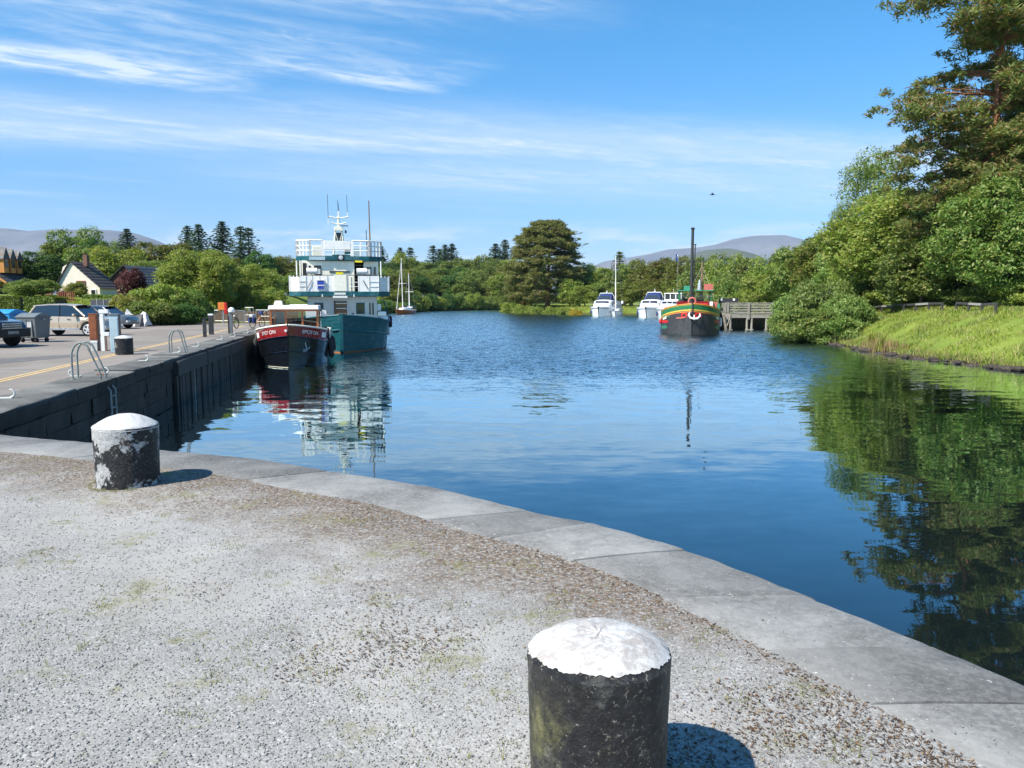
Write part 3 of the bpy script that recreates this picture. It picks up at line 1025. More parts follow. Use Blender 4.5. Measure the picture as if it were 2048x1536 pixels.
def blades(P, h, w_, lean, seed, n_seg=1):
    """upright grass blades as thin triangles"""
    r = np.random.default_rng(seed)
    n = len(P)
    a = r.uniform(0, 6.28, n)
    hh = h * r.uniform(0.5, 1.25, n)
    d = np.stack([np.cos(a), np.sin(a), np.zeros(n)], 1)
    b = np.stack([-np.sin(a), np.cos(a), np.zeros(n)], 1)
    la = r.uniform(0, 6.28, n)
    ln = lean * r.uniform(0.2, 1.0, n) * hh
    top = P + np.stack([np.cos(la) * ln, np.sin(la) * ln, hh], 1)
    mid = P + np.stack([np.cos(la) * ln * 0.35, np.sin(la) * ln * 0.35, hh * 0.55], 1)
    ww = (w_ * r.uniform(0.6, 1.3, n))[:, None]
    V = np.stack([P - b * ww, mid - b * ww * 0.8, top, mid + b * ww * 0.8, P + b * ww], 1).reshape(-1, 3)
    i = 5 * np.arange(n)
    Q = np.stack([np.stack([i, i + 1, i + 3, i + 4], 1)], 1).reshape(-1, 4)
    T = np.stack([i + 1, i + 2, i + 3, i + 3], 1)
    return V, Q, np.stack([i + 1, i + 2, i + 3], 1)


def blades_mesh(name, P, h, w_, lean, seed, mat):
    V, Q, T = blades(P, h, w_, lean, seed)
    T2 = np.concatenate([Q[:, [0, 1, 2]], Q[:, [0, 2, 3]], T])
    return quads_mesh(name, V, T2, mat)


# weeds: small tufts in the gravel
tuft_px = [(240, 978), (215, 980), (270, 981), (330, 1030), (470, 1095), (440, 1088), (398, 1125), (205, 1205), (370, 1430), (660, 1350), (640, 1300), (700, 1275), (740, 1270), (790, 1295), (770, 1350), (720, 1390), (860, 1390), (830, 1290), (900, 1290), (1090, 1230), (560, 1260), (1585, 1385), (1600, 1390), (1560, 1480), (1480, 1410), (1700, 1500), (1690, 1505), (540, 1150), (870, 1330), (840, 1360), (1420, 1270), (1440, 1262), (60, 1000), (120, 985), (310, 1100), (680, 1140)]
TP = []
for i, p in enumerate(tuft_px):
    c = at(*p)
    m_ = rng.integers(18, 55)
    TP.append(np.stack([c.x + rng.normal(0, 0.045, m_), c.y + rng.normal(0, 0.045, m_), np.zeros(m_)], 1))
for i in range(420):
    c = at(rng.uniform(50, 1700), rng.uniform(960, 1530))
    if float(land_dist(np.array([c.x]), np.array([c.y]))[0]) < COPW + 0.05:
        continue
    if vnoise(np.array([c.x]), np.array([c.y]), 11)[0] < 0.35:
        continue
    m_ = rng.integers(5, 16)
    TP.append(np.stack([c.x + rng.normal(0, 0.03, m_), c.y + rng.normal(0, 0.03, m_), np.zeros(m_)], 1))
# moss ring at the foot of the patched bollard
a = rng.uniform(2.6, 5.4, 260)
b0 = at(258, 966)
TP.append(np.stack([b0.x + np.cos(a) * (0.31 + np.abs(rng.normal(0, 0.03, 260))), b0.y + np.sin(a) * (0.31 + np.abs(rng.normal(0, 0.03, 260))), np.zeros(260)], 1))
M_weed = leaf_mat('weed_blades', (0.14, 0.17, 0.03), (0.26, 0.25, 0.06), 0.3)
tag(obj('weeds', blades_mesh('weeds', np.concatenate(TP), 0.022, 0.0018, 1.3, 21, M_weed)), 'small green weeds and moss sprouting in the gravel', 'weeds', kind='stuff')

# ---------------------------------------------------------------- car park quay
ys_q = [11.2, 13.84, 18, 22, 27.2, 33, 40, 48, 56, 63]
SLABW = 1.15
outl = [(quay_x(y) - SLABW + 0.05, y, ZQ) for y in ys_q] + [(-36, 66, ZQ), (-64, 66, ZQ), (-64, 11.2, ZQ)]
mb = MB().add(outl, [tuple(range(len(outl)))])
mb.build('car_park', M_asphalt)
tag(bpy.data.objects['car_park'], kind='structure')

M_yline = pm('faded_yellow_road_paint', (0.62, 0.42, 0.16), 0.8, var=0.2, scale=8, dirt=(0.30, 0.26, 0.2), dirt_amt=0.75, dscale=9)
for off in (2.40, 2.62):
    mb = MB()
    rows = [[(quay_x(y) - off, y, ZQ + 0.004), (quay_x(y) - off - 0.10, y, ZQ + 0.004)] for y in np.linspace(11.3, 57, 50)]
    tag(mb.grid(rows).build('road_line', M_yline), kind='structure')
# darker reinstated trench across the tarmac
M_patch = pm('dark_tarmac_patch', (0.125, 0.118, 0.11), 0.9, var=0.2, bump=0.3)
p0, p1 = at(-80, 735, ZQ), at(150, 714, ZQ)
p2, p3 = at(150, 709, ZQ), at(-80, 722, ZQ)
tag(MB().add([(p.x, p.y, ZQ + 0.004) for p in (p0, p1, p2, p3)], [(0, 1, 2, 3)]).build('road_patch', M_patch), kind='structure')

quay = empty('quay_wall', (quay_x(30), 30, ZQ), 0, 'dark masonry quay wall with timber planking beside the car park', 'wall')
core = MB()
rows = []
for y in np.linspace(11.2, 80, 40):
    x = quay_x(y)
    rows.append([(x - 0.12, y, ZQ - 0.36), (x - 0.12, y, -3.5), (x - 0.9, y, -3.5), (x - 0.9, y, ZQ - 0.36)])
core.grid(rows, closed=True)
off = Vector((quay_x(30), 30, ZQ))


def q_build(mb, name, mats, parent, **kw):
    """build a mesh written in world coordinates under the quay wall"""
    mb.v = [(p[0] - off.x, p[1] - off.y, p[2] - off.z) for p in mb.v]
    return mb.build(name, mats, parent, **kw)


q_build(core, 'wall_core', M_wallstone, quay)


def slab_piece(y0, y1, prof, dz_=0.0, gap=0.006, front=0):
    mb = MB()
    rows = []
    for k in range(4):
        y = y0 + gap + (y1 - y0 - 2 * gap) * k / 3
        x = quay_x(y)
        rows.append([(x - o_ + random.uniform(-0.03, 0.025) * (o_ < 0.1), y, ZQ + z_ + dz_) for o_, z_ in prof])
    mb.grid(rows, closed=True)
    m_ = len(prof)
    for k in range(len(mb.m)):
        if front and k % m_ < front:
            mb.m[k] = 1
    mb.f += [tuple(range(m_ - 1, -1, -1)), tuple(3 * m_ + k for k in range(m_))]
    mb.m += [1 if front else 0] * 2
    return mb


y = 11.2
while y < 64:
    L = random.uniform(1.2, 1.9)
    notch = random.random() < 0.3 and y < 30
    prof = [(0.03, -0.35), (0.0, -0.10), (0.02, -0.02), (0.07, 0.006), (SLABW, 0.012), (SLABW, -0.35)]
    q_build(slab_piece(y, y + L, prof, random.uniform(-0.012, 0.014), front=2), 'coping_slab', [M_slab, M_wallstone], quay, smooth=True)  # water side and ends in the dark wall material, rest in slab concrete
    y += L
# stone courses of the wall
for c_ in range(4):
    z1 = -0.36 - 0.42 * c_
    y = 11.2 + 0.5 * (c_ % 2)
    while y < 26.0:
        L = random.uniform(0.8, 1.5)
        dep = random.uniform(-0.012, 0.012)
        prof = [(0.06 + dep, z1 - 0.418), (0.05 + dep, z1 - 0.40), (0.05 + dep, z1 - 0.015), (0.06 + dep, z1), (0.30, z1), (0.30, z1 - 0.418)]
        q_build(slab_piece(y, min(y + L, 26.1), prof, 0, 0.005), 'stone_block', M_wallstone, quay)
        y += L
# timber fender: two wales and a row of upright planks
for z0, h_ in ((-0.62, 0.50),):
    y = 26.3
    while y < 41.5:
        L = 5.1
        prof = [(-0.10, z0), (-0.10, z0 + h_ - 0.03), (-0.07, z0 + h_), (0.15, z0 + h_), (0.15, z0)]
        q_build(slab_piece(y, min(y + L, 41.6), prof, 0, 0.05), 'wale', M_darkwood, quay)
        y += L
y = 26.35
while y < 41.5:
    wd = random.uniform(0.27, 0.36)
    dep = random.uniform(-0.02, 0.03)
    prof = [(-0.06 + dep, -2.0), (-0.06 + dep, -0.64 + random.uniform(-0.02, 0.02)), (0.09, -0.64), (0.09, -2.0)]
    q_build(slab_piece(y, y + wd, prof, 0, 0.015), 'plank', M_darkwood, quay)
    y += wd + random.uniform(0.02, 0.05)

# ---------------------------------------------------------------- bollards
def mat_bollard(name, patch, patch_scale, patch_lo, patch_hi, moss=0.0, pits=1.0, seedz=0.0):
    """flaking black paint over pale, pitted cast stone"""
    m, t = new_mat(name)
    tcn = t.n('ShaderNodeTexCoord')
    v = t.n('ShaderNodeMapping', {'Vector': tcn.outputs['Object'], 'Location': (0, 0, seedz)}).outputs[0]
    big = t.noise(v, patch_scale, 8, 0.62, 0.3)
    fine_ = t.noise(v, 26, 8, 0.75)
    f = t.sstep(t.math('ADD', big, t.math('MULTIPLY', t.math('SUBTRACT', fine_, 0.5), 0.22)), patch_lo, patch_hi)
    pale = t.mix(t.sstep(fine_, 0.35, 0.65), tuple(c * 0.72 for c in patch), patch)
    dark = t.mix(t.sstep(fine_, 0.4, 0.7), (0.008, 0.008, 0.009), (0.028, 0.028, 0.030))
    col = t.mix(f, dark, pale)
    pn = t.noise(v, 58, 5, 0.75, 0.5)
    pm_ = t.noise(v, 6.0, 4, 0.6)
    pit = t.sstep(t.math('ADD', pn, t.math('MULTIPLY', t.math('SUBTRACT', pm_, 0.5), 0.35)), 0.585, 0.63)
    col = t.mix(t.math('MULTIPLY', pit, 0.75 * pits), col, t.mix(t.sstep(pm_, 0.4, 0.6), (0.46, 0.44, 0.39), (0.22, 0.20, 0.16)))
    if moss:
        mm = t.sstep(t.math('ADD', t.noise(v, 3.2, 7, 0.7, 0.5), t.math('MULTIPLY', fine_, 0.35)), 0.62, 0.86)
        s = t.n('ShaderNodeSeparateXYZ', {0: tcn.outputs['Object']})
        mm = t.math('MULTIPLY', mm, t.math('SUBTRACT', 1.05, t.sstep(s.outputs[2], 0.30, 0.60)))
        col = t.mix(t.math('MULTIPLY', mm, moss), col, t.mix(t.sstep(t.noise(v, 9, 5, 0.7), 0.4, 0.6), (0.10, 0.095, 0.045), (0.20, 0.19, 0.075)))
    b = t.n('ShaderNodeBsdfPrincipled', {'Base Color': col, 'Roughness': t.math('ADD', 0.45, t.math('MULTIPLY', f, 0.4)), 'Specular IOR Level': 0.4})
    hgt = t.math('ADD', t.math('MULTIPLY', f, -0.5), t.math('ADD', t.math('MULTIPLY', fine_, 0.8), t.math('MULTIPLY', pit, -0.6)))
    bn = t.n('ShaderNodeBump', {'Strength': 1.0, 'Distance': 0.02, 'Height': hgt})
    t.set(b, 'Normal', bn.outputs[0])
    finish(t, b.outputs[0])
    return m


def mat_cap(name, wear):
    m, t = new_mat(name)
    tcn = t.n('ShaderNodeTexCoord')
    v = tcn.outputs['Object']
    n_ = t.noise(v, 9, 8, 0.7, 0.4)
    nf = t.noise(v, 55, 6, 0.7)
    s = t.n('ShaderNodeSeparateXYZ', {0: v})
    w_ = t.math('MULTIPLY', t.sstep(t.math('ADD', n_, t.math('MULTIPLY', nf, 0.55)), 0.70, 0.92), wear)
    col = t.mix(w_, (0.54, 0.53, 0.51), (0.25, 0.205, 0.17))
    b = t.n('ShaderNodeBsdfPrincipled', {'Base Color': col, 'Roughness': 0.6, 'Specular IOR Level': 0.4})
    bn = t.n('ShaderNodeBump', {'Strength': 0.5, 'Distance': 0.01, 'Height': t.math('ADD', n_, nf)})
    t.set(b, 'Normal', bn.outputs[0])
    finish(t, b.outputs[0])
    return m


def bollard(loc, r, h, dome, taper, mbody, mcap, label, ragged=0.0, seed=1, worn=0.02, skirt=0.02, pw=2.0):
    o = empty('bollard', loc, 0, label, 'bollard')
    rr = random.Random(seed)
    ph = [rr.uniform(0, 6.28) for _ in range(4)]

    def wob(a, z):
        return 1 + 0.008 * math.sin(2 * a + ph[0]) + 0.006 * math.sin(5 * a + ph[1] + z * 4)
    mb = MB()
    zs = [-0.03] + [h * k / 26 for k in range(27)]
    pr = [(rr.uniform(0, 6.28), rr.randint(3, 30), rr.uniform(8, 70), rr.uniform(0, 6.28)) for _ in range(26)]

    def rough_(a, z):
        q = sum(math.sin(n_ * a + p_) * math.sin(f_ * z + g_) for p_, n_, f_, g_ in pr) / 26
        return wob(a, z) + 0.030 * q
    def prof(t):
        # t < 0: down the side in metres; 0..1: over the domed top to its middle
        if t <= 0:
            return r, h + t
        return r * (1 - t), h + dome * (1 - (1 - t) ** pw)
    side = [(r * (taper + (1 - taper) * min(max(z, 0) / h, 1)), z) for z in zs]
    mb.lathe(side + [prof(t) for t in (0.02, 0.05, 0.1, 0.2, 0.35, 0.55, 0.8, 0.99)], 110, wob=rough_)
    mb.build('body', mbody, o, smooth=True)
    # white paint over the top with a ragged, worn lower edge
    n = 160
    rows = []
    for lev in range(12):
        u = (lev / 11.0) ** 1.3
        row = []
        for k in range(n):
            a = 2 * math.pi * k / n
            tb = -skirt + worn * max(0.0, -math.sin(a)) ** 0.7
            tb += ragged * (0.5 * math.sin(7 * a + ph[2]) + 0.4 * math.sin(17 * a + ph[3]) + 0.5 * math.sin(41 * a) * math.sin(3 * a) + 0.4 * math.sin(67 * a + 1) + 0.3 * math.sin(29 * a))
            t = tb + (0.995 - tb) * u
            q, z = prof(t)
            kk = rough_(a, z) if t < 0.1 else wob(a, z)
            lump = 0.0025 * math.sin(9 * a + 20 * t) * math.sin(31 * t + 2 * a)
            row.append((q * kk * 1.004 * math.cos(a), q * kk * 1.004 * math.sin(a), z + 0.003 + lump))
        rows.append(row)
    MB().grid(rows, closed=True).build('cap', mcap, o, smooth=True)
    return o


B_near = mat_bollard('bollard_black_mossy', (0.13, 0.13, 0.11), 3.6, 0.50, 0.66, moss=0.95, pits=1.0, seedz=2.0)
B_left = mat_bollard('bollard_black_flaked', (0.46, 0.46, 0.45), 2.6, 0.485, 0.51, pits=0.9, seedz=0.35)
B_far = mat_bollard('bollard_black_scuffed', (0.30, 0.30, 0.27), 3.0, 0.60, 0.66, pits=0.6, seedz=5.0)
CapN, CapL = mat_cap('white_cap_worn', 0.6), mat_cap('white_cap_clean', 0.18)
p = at(1194, 1620)
bollard((p.x, p.y, 0), 0.238, 0.572, 0.062, 0.93, B_near, CapN, 'mossy pitted black bollard with worn ragged-edged white top standing on the gravel', 0.018, worn=0.12, skirt=0.02, seed=3, pw=3.2)
p = at(258, 966)
bollard((p.x, p.y, 0), 0.285, 0.555, 0.11, 0.95, B_left, CapL, 'black bollard with flaking grey patches and clean white domed cap on the gravel', 0.003, seed=5).rotation_euler = (0, 0, R(-105))
p = at(249, 709, ZQ)
bollard((p.x, p.y, ZQ), 0.31, 0.60, 0.10, 0.97, B_far, CapL, 'black bollard with pale scuffed foot beside the service pillars on the car park quay', 0.003, seed=8)


# ---------------------------------------------------------------- mooring hooks, ladder hoops, pillars, posts
def hook(x, y, rz, label, double=False):
    o = empty('mooring_hook', (x, y, ZQ + 0.012), rz, label, 'mooring hook', 'white mooring hooks along the car park quay')
    MB().box((0, 0, 0.012), (0.30, 0.16, 0.024)).build('plate', M_rust if double else M_grey_paint, o, bevel=0.006)
    pts = [(0.10, 0, 0.02), (0.17, 0, 0.05), (0.20, 0, 0.10), (0.18, 0, 0.16), (0.13, 0, 0.205), (0.085, 0, 0.20)]
    MB().tube(pts, [0.026, 0.026, 0.025, 0.023, 0.02, 0.012], 8).build('hook', M_grey_paint, o, smooth=True)
    o.scale = (0.85, 0.85, 0.9)
    return o


hooks = [(12, 798), (152, 754), (204, 750), (286, 723), (352, 706), (390, 694), (438, 680), (464, 674), (491, 667), (512, 661)]
for i, (hx, hy) in enumerate(hooks):
    p = at(hx, hy, ZQ)
    x = min(p.x, quay_x(p.y) - 0.30)
    rz = 0.2 if i != 1 else math.pi + 0.2
    hook(x, p.y, rz, ['white mooring hook standing alone short of the tube ladder hoops', 'white mooring hook curling landward at the ladder hoop with planks of two tubes', 'white mooring hook with a rusty foot at the ladder hoop'][i] if i < 3 else 'small white mooring hook bolted to the quay coping past the scuffed bollard', double=(i == 2))


def ladder_hoop(px, py, h, span, label):
    p = at(px, py, ZQ)
    o = empty('ladder_hoop', (quay_x(p.y) - 0.10, p.y, ZQ), math.atan(0.19), label, 'ladder rail', 'grab hoops over the quay ladders')
    for k, yo in enumerate((-0.19, 0.19)):
        pts = [(-span, yo, 0.0), (-span, yo, h * 0.62), (-span + 0.03, yo, h * 0.80), (-span + 0.10, yo, h * 0.94), (-span + 0.22, yo, h), (-span + 0.33, yo, h * 0.95), (-span + 0.40, yo, h * 0.85), (-0.10, yo, h * 0.22), (-0.07, yo, h * 0.12), (-0.07, yo, -0.02)]
        pts = catmull(pts, 4)
        MB().tube(pts, 0.025, 8).build('tube', M_rail, o, smooth=True)
        MB().lathe([(0.07, 0.006), (0.07, 0.02), (0.03, 0.022)], 12, (-span, yo, 0)).build('foot', M_rail, o)
        MB().tube([(0.14, yo, -0.30), (0.14, yo, -1.9)], 0.03, 6).build('stringer', M_rail, o)
        MB().tube([(0.14, yo, -0.30), (-0.07, yo, -0.02)], 0.03, 6).build('bracket', M_rail, o)
    for z in (-0.45, -0.75, -1.05, -1.35, -1.65):
        MB().tube([(0.14, -0.19, z), (0.14, 0.19, z)], 0.018, 6).build('rung', M_rail, o)
    return o


ladder_hoop(158, 757, 0.93, 0.72, 'bent steel tube ladder hoop on the quay short of the service pillars')
ladder_hoop(355, 706, 0.86, 0.62, 'bent steel tube ladder hoop on the quay past the service pillars and scuffed bollard')


def place(px, py, z=ZQ):
    p = at(px, py, z)
    return (p.x, p.y, z)


QR = math.atan(0.187)
o = empty('service_pillar', place(191, 702), QR, 'red-brown painted box on a grey stub post beside the white post', 'service pillar', 'service pillars on the car park quay')
MB().box((0, 0, 0.20), (0.22, 0.22, 0.40)).build('post', M_grey_paint, o, bevel=0.01)
MB().box((0, 0, 0.36), (0.24, 0.24, 0.05)).build('collar', M_white, o)
MB().box((0, 0, 0.93), (0.30, 0.24, 1.00)).build('cabinet', M_brownpaint, o, bevel=0.015)
MB().box((-0.01, -0.125, 0.93), (0.24, 0.012, 0.90)).build('door', M_brownpaint, o)
MB().box((0, 0, 1.44), (0.32, 0.26, 0.03)).build('lid', M_rust, o)
MB().box((0.155, 0.0, 0.72), (0.02, 0.2, 1.4)).build('side_strip', M_pipe, o)
o = empty('service_pillar', place(208, 702), QR, 'slim white post with short arms at top and middle between two boxes', 'service pillar', 'service pillars on the car park quay')
MB().box((0, 0, 0.80), (0.13, 0.14, 1.60)).build('post', M_white, o, bevel=0.01)
MB().box((0.08, 0, 1.53), (0.34, 0.16, 0.15)).build('arm', M_white, o, bevel=0.01)
MB().box((0.14, 0, 0.66), (0.20, 0.14, 0.15)).build('arm', M_white, o, bevel=0.01)
MB().box((0.10, -0.02, 0.30), (0.05, 0.08, 0.60)).build('back_strip', M_plainwood, o)
o = empty('service_pillar', place(233, 704), QR, 'pale blue-grey electricity cabinet with sloped lid behind the scuffed bollard', 'service pillar', 'service pillars on the car park quay')
MB().box((0, 0, 0.70), (0.32, 0.26, 1.40)).build('cabinet', M_palebluebox, o, bevel=0.012)
MB().box((0.0, -0.135, 0.72), (0.25, 0.012, 1.18)).build('door', M_palebluebox, o)
MB().box((0, 0, 1.43), (0.37, 0.31, 0.06)).build('lid', M_greyplastic, o, bevel=0.01)
MB().box((0.165, 0, 0.7), (0.012, 0.24, 1.38)).build('side_strip', M_pipe, o)


def post(px, py, h, d, top, label):
    o = empty('marker_post', place(px, py), QR, label, 'post', 'square black posts on the quay')
    MB().box((0, 0, h / 2), (d, d, h)).build('shaft', M_blackdull, o, bevel=0.012)
    MB().box((0, 0, h + 0.04), (d * 1.08, d * 1.08, 0.09)).build('cap', top, o, bevel=0.008)
    return o


post(410, 674, 0.93, 0.17, M_black, 'short plain black post standing on the quay paving')
post(423, 669, 1.08, 0.24, M_white, 'thick black post with white cap on the quay')
# water point with a coiled hose
o = empty('water_point', place(463, 667), QR, 'grey and black water post with white hood and coiled hose', 'water point')
MB().box((0, 0, 0.62), (0.17, 0.15, 1.24)).build('post', M_greyplastic, o, bevel=0.01)
MB().box((-0.12, 0.0, 0.5), (0.09, 0.14, 1.0)).build('back_post', M_black, o)
MB().lathe([(0.05, 0), (0.17, 0.02), (0.19, 0.12), (0.16, 0.22), (0.08, 0.28), (0.01, 0.30)], 14, (0.05, 0, 1.22)).build('hood', M_white, o, smooth=True)
hp = []
for k in range(64):
    a = 2 * math.pi * k / 16
    hp.append((0.30 + 0.14 * math.cos(a), -0.05 - 0.012 * (k // 16), 0.62 + 0.30 * math.sin(a) - 0.01 * (k // 16)))
MB().tube([(0.06, -0.05, 1.15)] + hp, 0.022, 6).build('hose', M_black, o, smooth=True)
MB().tube([(0.2, 0, 1.05), (0.2, -0.1, 1.05), (0.2, -0.14, 0.98)], 0.03, 6).build('tap', M_white, o)

# ---------------------------------------------------------------- boats
def lerp(a, b, t):
    return a + (b - a) * t


class Hull:
    """hull with its bow at y=0 pointing to -y and its waterline at z=0; st = (y, half beam at sheer, sheer z, half beam at waterline)"""
    def __init__(s, st, flare=1.3, zk=-0.7):
        s.st, s.flare, s.zk = st, flare, zk
        s.ys = np.array([q[0] for q in st])
        s.hb = np.array([q[1] for q in st])
        s.sh = np.array([q[2] for q in st])
        s.wl = np.array([q[3] for q in st])
        s.dy = np.array([q[4] if len(q) > 4 else 0.0 for q in st])    # how far the waterline lies aft of the sheer

    def sheer(s, y):
        return float(np.interp(y, s.ys, s.sh))

    def pt(s, side, y, z, out=0.0):
        """a point of the side at station y and height z"""
        sh = s.sheer(y)
        hb = float(np.interp(y, s.ys, s.hb))
        wl = float(np.interp(y, s.ys, s.wl))
        dy = float(np.interp(y, s.ys, s.dy))
        t = min(max(z / sh, -0.5), 1.5)
        if t >= 0:
            w_ = wl + (hb - wl) * (t ** s.flare)
        else:
            w_ = wl * (1 + 0.5 * t)
        yy = y + dy * (1 - t)
        return Vector((side * (w_ + out), yy - (out if y < 0.5 else 0), z))

    def shell(s, mb, lo, hi, n=4, ys=None, out=0.0, mi=0):
        """skin between two height lines (functions of y); both sides"""
        ys = s.ys if ys is None else ys
        for side in (-1, 1):
            rows = []
            for y in ys:
                a, b = lo(y), hi(y)
                rows.append([s.pt(side, y, lerp(a, b, k / n), out) for k in range(n + 1)])
            mb.grid(rows, mi)
        return mb

    def rail(s, mb, zf, r, ys=None, out=0.0, n=6, sides=(-1, 1)):
        ys = s.ys if ys is None else ys
        for side in sides:
            mb.tube([s.pt(side, y, zf(y), out) for y in ys], r, n)
        return mb

    def deck(s, mb, drop, ys=None):
        ys = s.ys if ys is None else ys
        rows = []
        for y in ys:
            a = s.pt(-1, y, s.sheer(y) - drop)
            b = s.pt(1, y, s.sheer(y) - drop)
            rows.append([a, (a + b) / 2 + Vector((0, 0, 0.04)), b])
        return mb.grid(rows)

    def stern(s, mb):
        y = s.ys[-1]
        L = [s.pt(-1, y, z) for z in np.linspace(s.zk, s.sheer(y), 5)]
        Rr = [s.pt(1, y, z) for z in np.linspace(s.sheer(y), s.zk, 5)]
        return mb.add(L + Rr, [tuple(range(10))])


def text_on(txt, size, fn, mat, parent, name='lettering'):
    me = text_mesh(txt, size)
    for v in me.vertices:
        v.co = fn(v.co.x, v.co.y)
    me.materials.clear()
    me.materials.append(mat)
    return obj(name, me, parent)


def fender(parent, p, r, L, mat, name='fender'):
    prof = [(0.02, -L / 2), (r * 0.6, -L / 2 + 0.04), (r, -L / 2 + r), (r, L / 2 - r), (r * 0.6, L / 2 - 0.04), (0.03, L / 2)]
    return MB().lathe(prof, 12, p).build(name, mat, parent, smooth=True)


def dense(a, b, n):
    return np.linspace(a, b, n)


def window_frame(mb, x0, x1, z0, z1, y, w_, d):
    """four bars round an opening in a plane facing -y"""
    mb.box(((x0 + x1) / 2, y, z0 + w_ / 2), (x1 - x0, d, w_))
    mb.box(((x0 + x1) / 2, y, z1 - w_ / 2), (x1 - x0, d, w_))
    mb.box((x0 + w_ / 2, y, (z0 + z1) / 2), (w_, d, z1 - z0 - 2 * w_))
    mb.box((x1 - w_ / 2, y, (z0 + z1) / 2), (w_, d, z1 - z0 - 2 * w_))
    return mb


# ---------------------------------------------------------------- black and red barge
def black_barge():
    p = at(578, 737, ZW)
    o = empty('barge', (p.x, p.y, ZW), math.atan(0.20), 'black-hulled barge with dark red bow band and varnished wheelhouse moored at the quay', 'boat')
    st = [(0.0, 0.03, 2.28, 0.02), (0.35, 0.62, 2.22, 0.42), (0.8, 1.12, 2.14, 0.86), (1.4, 1.55, 2.05, 1.28), (2.1, 1.83, 1.96, 1.60), (3.0, 1.98, 1.88, 1.82), (4.5, 2.02, 1.80, 1.92), (9.4, 2.02, 1.80, 1.92), (10.0, 1.75, 1.82, 1.6)]
    H = Hull(st, 1.1)
    ys = np.concatenate([dense(0, 3, 22), dense(3.4, 10, 10)])
    band = lambda y: H.sheer(y) - 0.58 - 0.03 * min(y, 3) if y < 3 else H.sheer(y) - 0.67
    hull = H.shell(MB(), lambda y: -0.7, band, 8, ys).build('hull', M_blackhull, o, smooth=True)
    H.stern(MB()).build('transom', M_blackhull, o)
    bow = ys[ys < 2.65]
    H.shell(MB(), band, lambda y: H.sheer(y), 3, bow).build('bow_band', M_red, o, smooth=True)
    # bare grey coaming abaft the red band
    aft = ys[ys > 2.4]
    H.shell(MB(), band, lambda y: H.sheer(y) - 0.02, 2, aft, out=-0.10).build('side_coaming', M_grey_paint, o, smooth=True)
    H.rail(MB(), lambda y: H.sheer(y) + 0.01, 0.045, bow, n=8).build('cap_rail', M_cream, o, smooth=True)
    H.rail(MB(), lambda y: band(y), 0.035, ys, out=0.02).build('rubbing_strake', M_blackhull, o, smooth=True)
    H.rail(MB(), lambda y: band(y) - 0.80, 0.028, ys[ys < 6], out=0.015).build('rubbing_strake', M_blackhull, o, smooth=True)
    H.rail(MB(), lambda y: 0.10, 0.022, ys[ys < 5], out=0.01).build('rubbing_strake', M_blackhull, o, smooth=True)
    MB().add([(-0.012, -0.03, -0.2), (0.012, -0.03, -0.2), (0.012, -0.03, 2.3), (-0.012, -0.03, 2.3), (-0.03, 0.05, -0.2), (0.03, 0.05, -0.2), (0.03, 0.05, 2.3), (-0.03, 0.05, 2.3)], [(0, 1, 2, 3), (4, 0, 3, 7), (1, 5, 6, 2)]).build('stem', M_blackhull, o)
    # pale boot line near the waterline on one side
    mb = MB()
    rows = [[H.pt(-1, y, 0.035, 0.012), H.pt(-1, y, 0.06, 0.012)] for y in ys[ys < 1.6]]
    mb.grid(rows).build('boot_line', M_cream, o)
    H.deck(MB(), 0.30, ys).build('deck', M_grey_paint, o)
    # name and plates follow the bow plating
    for side in (-1, 1):
        def fn(u, v, side=side):
            y = 0.86 - side * u * 0.8 * -1 if side > 0 else 0.86 - u * 0.8
            y = max(y, 0.05)
            return H.pt(side, y, H.sheer(y) - 0.30 + v, 0.015)
        for word, du in (('SPOT', -0.22), ('ON', 0.37)):
            text_on(word, 0.27, lambda u, v, du=du, fn=fn: fn(u + du, v), M_white, o)
        rows = []
        for y in dense(1.72, 2.25, 5):
            rows.append([H.pt(side, y, H.sheer(y) - 0.46, 0.016), H.pt(side, y, H.sheer(y) - 0.18, 0.016)])
        MB().grid(rows).build('number_plate', M_white, o)
    MB().lathe([(0.03, 0), (0.07, 0.01), (0.07, 0.03), (0.02, 0.04)], 12).build('bow_light', M_white, o).matrix_local = Matrix.Translation((-0.10, -0.02, 1.98)) @ Matrix.Rotation(R(90), 4, 'X')
    # anchor stowed on the bow
    a = MB()
    c = H.pt(1, 0.62, 1.05, 0.05)
    a.tube([c + Vector((-0.02, 0, 0.28)), c + Vector((0.03, 0, -0.05))], 0.03, 6)
    a.tube([c + Vector((-0.26, -0.06, 0.02)), c + Vector((-0.16, -0.05, -0.10)), c + Vector((0.0, -0.03, -0.12)), c + Vector((0.14, 0.10, -0.06)), c + Vector((0.22, 0.14, 0.05))], [0.02, 0.035, 0.04, 0.035, 0.02], 6)
    a.tube([c + Vector((-0.14, -0.03, -0.22)), c + Vector((0.06, 0.03, -0.17))], [0.045, 0.03], 6)
    a.build('anchor', M_steel, o, smooth=True)
    # wheelhouse
    wy, hw, z0, z1 = 4.4, 1.36, 1.62, 3.02
    w_ = MB()
    fr = [(-hw, -0.50), (-0.44, 0.44), (0.5, hw)]
    w_.box((0, wy, z0 + 0.18), (2 * hw, 0.08, 0.36))
    w_.box((0, wy, z1 - 0.05), (2 * hw, 0.08, 0.10))
    for x in (-hw + 0.06, -0.46, 0.46, hw - 0.06):
        w_.box((x, wy - 0.003, (z0 + z1) / 2 + 0.13), (0.11, 0.08, z1 - z0 - 0.46))
